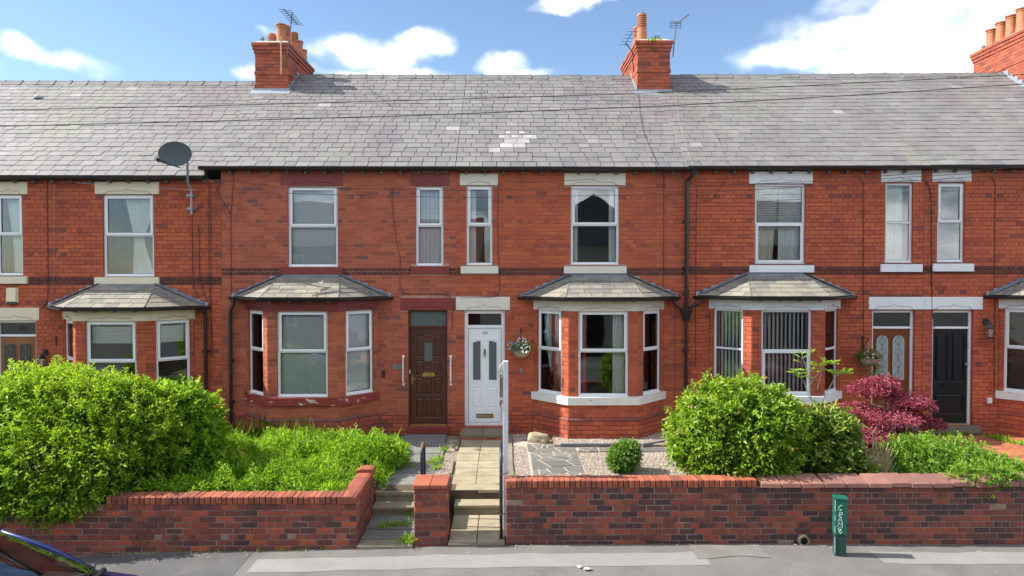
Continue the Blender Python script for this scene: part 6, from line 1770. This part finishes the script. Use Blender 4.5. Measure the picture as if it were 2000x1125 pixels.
l = MB(); l.tube([lnb + Vector((0, .02, .02)), lnb + Vector((-.02, -.08, .05))], .035, 8); l.box(lnb.x - .02, lnb.x + .13, lnb.y - .02, lnb.y + .02, lnb.z - .02, lnb.z + .015); l.build('receiver', 'aerial_metal', SD)
# alarm box
q = wall_at(H100, 25, 577); b = MB(); b.add([(-.12, 0, -.16), (.12, 0, -.16), (.12, 0, .17), (-.12, 0, .17), (-.10, -.07, -.13), (.10, -.07, -.13), (.10, -.05, .16), (-.10, -.05, .16)], [(4, 5, 6, 7), (0, 1, 5, 4), (1, 2, 6, 5), (2, 3, 7, 6), (3, 0, 4, 7)])
o = b.build('alarm_box', 'alarm_cream', None, q); tag(o, 'cream burglar alarm box above the oak-brown door', 'alarm'); MB().box(-.10, .10, -.068, -.002, -.185, -.15).build('strobe', 'dish_grey', o)
# wall lanterns
def lantern(h, px, py, label, s=1.0, side=-1):
    q = wall_at(h, px, py); o = empty('wall_lantern', q, -h.th); tag(o, label, 'lamp', 'wall lanterns')
    b = MB(); b.bev(-.05 * s, .05 * s, -.03, 0, .10 * s, .24 * s, .006); b.tube([(0, -.02, .18 * s), (.02, -.10 * s, .20 * s), (.05 * s * -side * 0, -.14 * s, .14 * s)], .014, 6); b.build('arm', 'black_plastic', o)
    r = MB(); r.lathe([(.02, .14 * s), (.05 * s, .12 * s), (.115 * s, .05 * s), (.115 * s, .035 * s)], (0, -.15 * s, 0), 4); r.lathe([(.085 * s, -.14 * s), (.085 * s, -.16 * s), (.03, -.17 * s)], (0, -.15 * s, 0), 4); r.build('cap', 'black_plastic', o)
    g = MB(); g.lathe([(.085 * s, -.14 * s), (.105 * s, .035 * s)], (0, -.15 * s, 0), 4); g.build('glass_body', 'glass', o)
    w_ = MB()
    for k in range(4):
        a = math.pi / 2 * k; w_.tube([(.085 * s * math.cos(a), -.15 * s + .085 * s * math.sin(a), -.14 * s), (.105 * s * math.cos(a), -.15 * s + .105 * s * math.sin(a), .035 * s)], .007, 4)
    w_.build('glazing_bar', 'black_plastic', o)
lantern(H100, 90, 702, 'black wall lantern beside the oak-brown door above the hedge', .9)
lantern(H108, 1924, 644, 'black square wall lantern right of the black door', 1.05)
q = wall_at(H100, 110, 665); b = MB(); b.box(-.01, .01, -.02, 0, -.09, .10); b.tube([(0, -.01, .06), (-.13, -.12, -.03), (-.18, -.16, -.07)], .007, 5)
o = b.build('empty_bracket', 'black_plastic', None, q); tag(o, 'empty black hanging bracket between the oak-brown door and its bay', 'bracket')
# number plate, doorbells, meter box and grab rails
q = wall_at(H102, 777, 717, .0); o = MB().bev(-.11, .11, -.016, 0, -.045, .045, .004).build('number_plate', 'galvanised', None, q); tag(o, 'grey house number plate reading 102 left of the brown door', 'plate')
inst('number', text_mesh('102', .085, 'dark_ink'), o, (0, -.018, 0), (math.pi / 2, 0, 0))
q = wall_at(H102, 749, 730); o = MB().bev(-.035, .035, -.03, 0, -.07, .07, .008).build('doorbell', 'black_plastic', None, q); tag(o, 'black doorbell unit on the brick left of the brown door', 'doorbell')
MB().lathe([(.016, 0), (.016, .004)], n=10).build('bell_button', 'dish_grey', o, (0, -.032, -.03)).rotation_euler = (math.pi / 2, 0, 0)
q = wall_at(H104, 1018, 724); o = MB().bev(-.03, .03, -.025, 0, -.055, .055, .006).build('doorbell', 'galvanised', None, q); tag(o, 'small grey doorbell right of the white door below the flower basket', 'doorbell')
MB().lathe([(.014, 0), (.014, .004)], n=10).build('bell_button', 'dark_ink', o, (0, -.027, -.02)).rotation_euler = (math.pi / 2, 0, 0)
q = wall_at(H108, 1931, 782); o = MB().bev(-.05, .05, -.05, 0, -.06, .06, .008).build('socket_box', 'dish_grey', None, q); tag(o, 'small pale grey box low on the wall right of the black door', 'box')
o.data.materials[0] = MATS['upvc_old']
for (px, lb) in ((788, 'white grab rail on the left side of the brown door'), (880.5, 'white grab rail on the right side of the brown door')):
    a = wall_at(H102, px, 696); b2 = wall_at(H102, px, 750); L_ = a.z - b2.z
    o = empty('grab_rail', b2); tag(o, lb, 'grab rail', 'white grab rails')
    m_ = MB(); m_.tube([(0, -.01, .02), (0, -.07, .06), (0, -.07, L_ - .06), (0, -.01, L_ - .02)], .017, 8); m_.build('bar', 'grab_white', o)
    for zz in (.0, L_): MB().lathe([(.032, 0), (.032, .012)], n=10).build('flange', 'grab_white', o, (0, 0, zz)).rotation_euler = (math.pi / 2, 0, 0)
# plank leaning by the downpipe
q = atY(422, 824, -.25); b = MB(); b.box(-.05, .05, -.02, .02, 0, .42); o = b.build('wood_plank', 'wood_grey', None, (q.x, -.25, .36)); o.rotation_euler = (rad(-12), rad(2), 0); tag(o, 'short grey plank leaning on the wall beside the black downpipe', 'plank')

# ------------------------------------------------------------------ aerials
def mast(h, name, label, base, top):
    o = empty(name, base); tag(o, label, 'aerial'); return o
# left chimney aerial with cross elements
h = H102; cxw = h.world(.40, 3.22, zt1 - .62)
A1 = empty('tv_aerial', cxw); tag(A1, 'dark television aerial with many cross rods on the left chimney', 'aerial')
tp = atY(571, 24, 3.22); hgt = tp.z - cxw.z
MB().tube([(0, 0, 0), (tp.x - cxw.x, 0, hgt)], .016, 6).build('mast', 'aerial_metal', A1)
b = MB(); b.tube([(tp.x - cxw.x + .02, .42, hgt - .17), (tp.x - cxw.x - .03, -.62, hgt - .15)], .011, 5); b.build('boom', 'aerial_metal', A1)
for k in range(9):
    t = k / 8; y = .40 - 1.0 * t; z = hgt - .16
    MB().tube([(tp.x - cxw.x - .17, y, z + .01), (tp.x - cxw.x + .17, y, z - .03)], .007, 4).build('cross_rod', 'aerial_metal', A1)
b = MB(); q = h.world(.28, 3.19, zt1 - .85); o = MB().tube([(0, 0, 0), (0, 0, .98)], .02, 6).build('bare_mast', 'straw', None, q); tag(o, 'short yellowish bare mast clamped to the left chimney front', 'mast')
# middle chimney aerials
h = H104; bw_ = h.world(4.99 - .47, 3.75, zt2 - .70)
A2 = empty('tv_aerial', bw_); tag(A2, 'small dark aerial on a cranked pole left of the middle chimney', 'aerial')
e1 = atY(1237, 104, 3.4) - bw_; e2 = atY(1222, 84, 3.3) - bw_
MB().tube([(0.02, 0, 0), (-.02, -.1, .28), e1, e2], .014, 5).build('mast', 'aerial_metal', A2)
b = MB(); b.tube([e2 + Vector((-.03, 0, -.06)), e2 + Vector((.14, -.2, .22))], .010, 5); b.build('boom', 'aerial_metal', A2)
for k in range(5):
    c = e2 + Vector((-.03, 0, -.06)).lerp(Vector((.14, -.2, .22)), k / 4); MB().tube([c - Vector((.15, .03, 0)), c + Vector((.15, -.03, 0))], .006, 4).build('cross_rod', 'aerial_metal', A2)
bw_ = h.world(4.99 + .50, 3.28, zt2 - .42)
A3 = empty('tv_aerial', bw_); tag(A3, 'grid-backed aerial on a straight mast right of the middle chimney', 'aerial')
t3 = atY(1321, 44, 3.25) - bw_
MB().tube([(0, 0, 0), t3], .014, 5).build('mast', 'aerial_metal', A3)
b = MB(); b.tube([t3 + Vector((0, .1, -.02)), t3 + Vector((.26, -.25, .12))], .016, 5); b.build('boom', 'aerial_metal', A3)
g_ = MB()
for dz in (-.09, -.03, .03, .07): g_.tube([t3 + Vector((-.14, .08, dz - .02)), t3 + Vector((.14, .08, dz - .03))], .008, 4)
for dx in (-.14, 0, .14): g_.tube([t3 + Vector((dx, .08, -.11)), t3 + Vector((dx, .08, .05))], .007, 4)
g_.build('reflector_grid', 'aerial_metal', A3)

# ------------------------------------------------------------------ overhead wires
def wire(pts, Y, label, r=.008, mat='cable_black'):
    P_ = [atY(px, py, Y) for (px, py) in pts]; q = []
    for a, b2 in zip(P_, P_[1:]):
        for t in range(6): q.append(a.lerp(b2, t / 6))
    q.append(P_[-1]); n = len(q); c = q[0]
    o = MB().tube([p - c for p in q], r, 4, False).build('telephone_wire', mat, None, c); tag(o, label, 'wire', 'overhead wires')
wire([(-60, 216), (400, 207), (800, 196), (1240, 183), (1600, 166), (2060, 142)], -2.0, 'upper overhead wire sweeping across all the roofs')
wire([(-60, 248), (400, 237), (800, 226), (1300, 207), (1700, 184), (2060, 160)], -2.2, 'lower overhead wire sweeping across all the roofs', .009)
wire([(2060, 322), (1700, 345), (1600, 344)], -1.5, 'overhead wire ending between the two right-hand upper windows')
wire([(2060, 330), (1700, 350), (1300, 366), (900, 372), (560, 366), (425, 352)], -1.8, 'thin overhead wire drooping in front of the upper windows to the red-lintel house', .006)
wire([(2060, 336), (1700, 358), (1300, 380), (900, 386), (560, 378)], -1.8, 'thin lower overhead wire drooping in front of the upper windows', .006)
wire([(1160, 350), (1030, 356), (990, 352)], -.6, 'short wire running to the wall beside the narrow off-white window', .006)
wire([(148, 357), (260, 364), (385, 371)], -.5, 'thin pale wire in front of the cream lintel', .005, 'galvanised')
wire([(2060, 345), (1880, 352), (1700, 352)], -1.2, 'overhead wire crossing the right-hand white lintels', .006)

# ------------------------------------------------------------------ parked car (its front quarter enters the lower left corner)
def car():
    root = empty('parked_car', (-5.35, -8.28, pz(-5) - .115)); tag(root, 'dark blue car parked at the lower left corner', 'car')
    # stations along x (front is +x): x, half width, sill z, shoulder z, top z of the lower body
    ST = [(-2.02, .62, .42, .72, .86), (-1.95, .74, .30, .80, .95), (-1.6, .84, .24, .86, .98), (-.9, .875, .22, .88, .97), (0, .88, .22, .87, .95), (.62, .88, .22, .86, .935), (.95, .87, .22, .85, .93), (1.4, .86, .22, .80, .87), (1.8, .80, .24, .70, .77), (2.0, .68, .28, .60, .66), (2.06, .55, .36, .52, .56)]
    b = MB(); vs = []; m = 14
    for (x, hw, z0, zs, zt_) in ST:
        pr = [(-hw * .90, z0), (-hw, z0 + .10), (-hw * 1.0, (z0 + zs) / 2), (-hw * .985, zs), (-hw * .90, zs + (zt_ - zs) * .72), (-hw * .55, zt_ - .005), (-hw * .2, zt_)]
        pr = pr + [(-y, z) for (y, z) in reversed(pr)]
        vs += [(x, y, z) for (y, z) in pr]
    fs = []
    cab = (-1.55, .80)
    for i in range(len(ST) - 1):
        for j in range(m):
            xm = (ST[i][0] + ST[i + 1][0]) / 2
            if j in (4, 5, 6, 7, 8) and cab[0] < xm < cab[1]: continue        # cabin opening
            a = i * m + j; c = i * m + (j + 1) % m
            fs.append((a, a + m, c + m, c))
    fs.append(tuple(range(m))); fs.append(tuple(reversed(range((len(ST) - 1) * m, len(ST) * m))))
    b.add(vs, fs); b.build('body', 'car_blue', root, smooth=True)
    # cabin: roof, pillars, panes
    base = {'fl': Vector((.98, .74, .92)), 'rl': Vector((-1.62, .72, .97)), 'tfl': Vector((.10, .58, 1.40)), 'trl': Vector((-1.20, .56, 1.42)), 'bl': Vector((-.42, .79, .94)), 'tbl': Vector((-.50, .60, 1.445))}
    ro = MB(); vs = []; nx, ny = 8, 8
    for i in range(nx + 1):
        x = -1.22 + 1.34 * i / nx
        for j in range(ny + 1):
            y = -.60 + 1.2 * j / ny; vs.append((x, y, 1.40 + .065 * (1 - (y / .6) ** 2) + .02 * math.sin(math.pi * i / nx)))
    ro.add(vs, [(i * (ny + 1) + j, (i + 1) * (ny + 1) + j, (i + 1) * (ny + 1) + j + 1, i * (ny + 1) + j + 1) for i in range(nx) for j in range(ny)])
    ro.build('roof_panel', 'car_blue', root, smooth=True)
    mir = lambda v, s: Vector((v.x, v.y * s, v.z))
    for s in (-1, 1):
        for (k0, k1, w_) in (('fl', 'tfl', .026), ('rl', 'trl', .06), ('bl', 'tbl', .032)):
            a, c = mir(base[k0], s), mir(base[k1], s)
            mdp = (a + c) / 2 + Vector((0, s * .03, .02)); MB().tube([a, mdp, c], w_, 8).build('pillar', 'car_blue' if k0 != 'bl' else 'car_black', root, smooth=True)
        MB().tube([mir(base['tfl'], s), mir(base['tbl'], s), mir(base['trl'], s)], .035, 8).build('roof_rail', 'car_blue', root, smooth=True)
        for (p, q, r2, t2) in (('fl', 'bl', 'tbl', 'tfl'), ('bl', 'rl', 'trl', 'tbl')):
            g = MB(); g.add([mir(base[k], s) for k in (p, q, r2, t2)], [(0, 1, 2, 3)]); g.build('side_window', 'car_glass', root)
        # mirror
        mm = MB(); mm.lathe([(.02, -.07), (.075, -.05), (.09, 0), (.07, .06), (.02, .075)], n=10); o = mm.build('wing_mirror', 'car_blue', root, (.22, s * .93, .93), smooth=True); o.scale = (.6, .9, .9)
        for (x, zc) in ((1.27, .31), (-1.25, .31)):
            tw_ = MB(); tw_.lathe([(.20, -.10), (.29, -.105), (.31, -.08), (.31, .08), (.29, .105), (.20, .10)], n=24); o = tw_.build('wheel', 'tyre', root, (x, s * .79, zc), smooth=True); o.rotation_euler = (math.pi / 2, 0, 0)
            rm_ = MB(); rm_.lathe([(.03, .075 * -s), (.06, .085 * -s), (.19, .07 * -s), (.205, .10 * -s)], n=20, cap=False)
            for k in range(5):
                a = 2 * math.pi * k / 5; rm_.tube([(.04 * math.cos(a), .04 * math.sin(a), -.09 * s), (.19 * math.cos(a), .19 * math.sin(a), -.085 * s)], .022, 5)
            rm_.build('rim', 'alloy', o)
        hl = MB(); hl.lathe([(.005, -.06), (.08, -.03), (.10, 0), (.06, .05), (.005, .07)], n=10); o = hl.build('headlight', 'head_lamp', root, (1.86, s * .60, .66), smooth=True); o.scale = (1.1, 1.2, .8)
        tl = MB().bev(-.05, .05, -.09, .09, -.12, .12, .01); o = tl.build('tail_light', 'tail_lamp', root, (-1.95, s * .66, .82))
    ws = MB(); vs = []
    for i in range(9):
        t = i / 8; y0, y1 = .72, .57
        for (zz, x, yh) in ((.93, 1.02, .73), (1.42, .10, .575)):
            y = -yh + 2 * yh * t; bow = .12 * (1 - (2 * t - 1) ** 2); vs.append((x + bow, y, zz + .04 * (1 - (2 * t - 1) ** 2)))
    ws.add(vs, [(2 * i, 2 * i + 2, 2 * i + 3, 2 * i + 1) for i in range(8)]); ws.build('windscreen', 'car_glass', root, smooth=True)
    rw = MB(); rw.add([(-1.66, .70, .98), (-1.66, -.70, .98), (-1.22, -.54, 1.40), (-1.22, .54, 1.40)], [(0, 1, 2, 3)]); rw.build('rear_window', 'car_glass', root)
    sc = MB(); sc.tube([(1.10, -.70, .935), (1.19, -.3, .95), (1.205, 0, .955), (1.19, .3, .95), (1.10, .70, .935)], .035, 6); sc.build('scuttle', 'car_black', root)
    wp = MB(); wp.tube([(1.16, .10, .985), (1.10, .45, 1.0), (1.02, .70, .99)], .008, 5); wp.build('wiper', 'car_black', root); wp = MB(); wp.tube([(1.18, -.45, .985), (1.17, -.05, 1.01), (1.10, .25, 1.03)], .008, 5); wp.build('wiper', 'car_black', root)
    ds_ = MB(); ds_.add([(1.05, -.72, .90), (1.05, .72, .90), (.50, .72, .92), (.50, -.72, .92), (.45, -.72, .60), (.45, .72, .60)], [(0, 1, 2, 3), (3, 2, 5, 4)]); ds_.build('dashboard', 'car_trim', root)
    fl = MB(); fl.box(-1.6, .9, -.74, .74, .22, .27); fl.build('floor_pan', 'car_black', root)
    for (x, y) in ((-.2, .36), (-.2, -.36)):
        st_ = MB(); st_.bev(x - .25, x + .25, y - .24, y + .24, .35, .52, .03); st_.M = Matrix.Translation((x - .25, y, .5)) @ Matrix.Rotation(rad(-14), 4, 'Y'); st_.bev(-.06, .06, -.23, .23, 0, .55, .02); st_.bev(-.05, .05, -.12, .12, .58, .76, .02); st_.M = None
        st_.build('front_seat', 'car_seat', root)
    st_ = MB(); st_.bev(-1.45, -.95, -.62, .62, .35, .52, .03); st_.bev(-1.52, -1.38, -.62, .62, .5, 1.02, .03); st_.build('rear_seat', 'car_seat', root)
    sw = MB(); sw.tube([(.36 + .05 * math.sin(t), -.36 + .18 * math.cos(t), .88 + .17 * math.sin(t)) for t in [2 * math.pi * k / 16 for k in range(17)]], .014, 6); sw.tube([(.36, -.54, .88), (.36, -.18, .88)], .014, 5); sw.build('steering_wheel', 'car_black', root)
    rv = MB(); rv.bev(-.02, .02, -.12, .12, -.035, .035, .008); rv.build('rear_view_mirror', 'car_black', root, (.30, 0, 1.28))
    pp_ = MB(); pp_.box(.60, .80, .30, .55, .925, .93); pp_.build('dashboard_paper', 'paper_white', root)
    fb = MB(); fb.bev(-.55, .55, -.02, .02, .30, .46, .01); o = fb.build('grille', 'car_black', root, (2.055, 0, .02)); o.rotation_euler = (0, 0, math.pi / 2)
    return root
car()
# litter on the pavement
for (px, py, sc_, lb) in ((1132, 1108, 1.0, 'crumpled pale leaf litter on the pavement, left of two'), (1146, 1112, 1.2, 'crumpled pale leaf litter on the pavement, right of two')):
    q = atZ(px, py, 0.0); b = MB(); rr = random.Random(px); n = 9
    ring_ = [(math.cos(6.283 * k / n) * .045 * sc_ * rr.uniform(.6, 1.2), math.sin(6.283 * k / n) * .035 * sc_ * rr.uniform(.6, 1.2), rr.uniform(.0, .03)) for k in range(n)]
    b.add(ring_ + [(0, 0, .022)], [(k, (k + 1) % n, n) for k in range(n)]); o = b.build('litter', 'paper_white', None, (q.x, q.y, pz(q.x) + (q.y - WALL_Y) * .012 + .006)); tag(o, lb, 'litter')

# ------------------------------------------------------------------ the other side of the street (seen in the window panes)
def far_house(x0, x1, wall, roofm, label, gable, hz=5.4):
    root = empty('opposite_house', ((x0 + x1) / 2, -22.5, 0)); tag(root, label, 'house', 'houses across the street')
    w_ = (x1 - x0) / 2; b = MB(); b.box(-w_, w_, -8, 0, -.3, hz); b.build('wall', wall, root)
    r = MB()
    if gable:
        r.add([(-w_ - .3, .3, hz), (w_ + .3, .3, hz), (w_ + .3, -8.3, hz), (-w_ - .3, -8.3, hz), (0, .3, hz + w_ * .75), (0, -8.3, hz + w_ * .75)], [(0, 4, 5, 3), (1, 2, 5, 4), (0, 1, 4), (2, 3, 5), (0, 3, 2, 1)])
    else:
        r.add([(-w_ - .3, .4, hz), (w_ + .3, .4, hz), (w_ + .3, -8.4, hz), (-w_ - .3, -8.4, hz), (-w_ - .3, -4, hz + 2.8), (w_ + .3, -4, hz + 2.8)], [(0, 1, 5, 4), (1, 2, 5), (2, 3, 4, 5), (3, 0, 4), (0, 3, 2, 1)])
    rf = r.build('roof', roofm, root); MB().box(-w_ + .3, -w_ + 1.0, -4.4, -3.6, hz + 1.2, hz + 3.9).build('chimney', 'far_brick', rf)
    for (fx, z0, z1) in ((-.5, 1.1, 2.5), (.5, 1.1, 2.5), (-.5, 3.6, 4.9), (.5, 3.6, 4.9)):
        f = MB(); ring(f, fx * w_ - .6, fx * w_ + .6, z0, z1, .08, .0, .06); f.box(fx * w_ - .03, fx * w_ + .03, 0, .05, z0, z1)
        o = f.build('window', 'upvc', root); MB().box(fx * w_ - .55, fx * w_ + .55, .002, .02, z0 + .05, z1 - .05).build('pane', 'far_glass', o)
    d_ = MB().box(-.45, .45, .003, .05, 0, 2.1).build('door', 'door_black', root)
far_house(-17.5, -9.5, 'far_brick', 'far_slate', 'brick house across the street reflected at the far left', False)
far_house(-8.0, -1.6, 'far_brick', 'far_tile', 'red tiled house across the street, reflected in the panes', False, 4.4)
far_house(1.0, 8.6, 'render_cream', 'far_slate', 'cream rendered gabled house across the street, reflected in the panes', True)
far_house(10.0, 18.0, 'far_brick', 'far_slate', 'brick house across the street reflected at the far right', False)

# fallen bits and grit along the foot of the walls
b = MB(); rr = random.Random(77)
for k in range(260):
    x = rr.uniform(-6.5, 7.6); y = WALL_Y - .03 - abs(rr.gauss(0, .10)) if rr.random() < .75 else rr.uniform(-6.6, -5.2)
    s_ = rr.uniform(.006, .018); a = rr.random() * 6.28; z = pz(x) + (y - WALL_Y) * .012 + .010
    c_, sn = math.cos(a) * s_, math.sin(a) * s_
    b.tint = max(.01, rr.random()); b.add([(x + c_, y + sn, z), (x - sn * .6, y + c_ * .6, z + .3 * s_), (x - c_, y - sn, z), (x + sn * .6, y - c_ * .6, z + .2 * s_)], [(0, 1, 2, 3)])
o = b.build('pavement_litter', 'gravel_stone'); tag(o, 'scattered grit and dry leaf bits along the pavement', 'litter', kind='stuff')
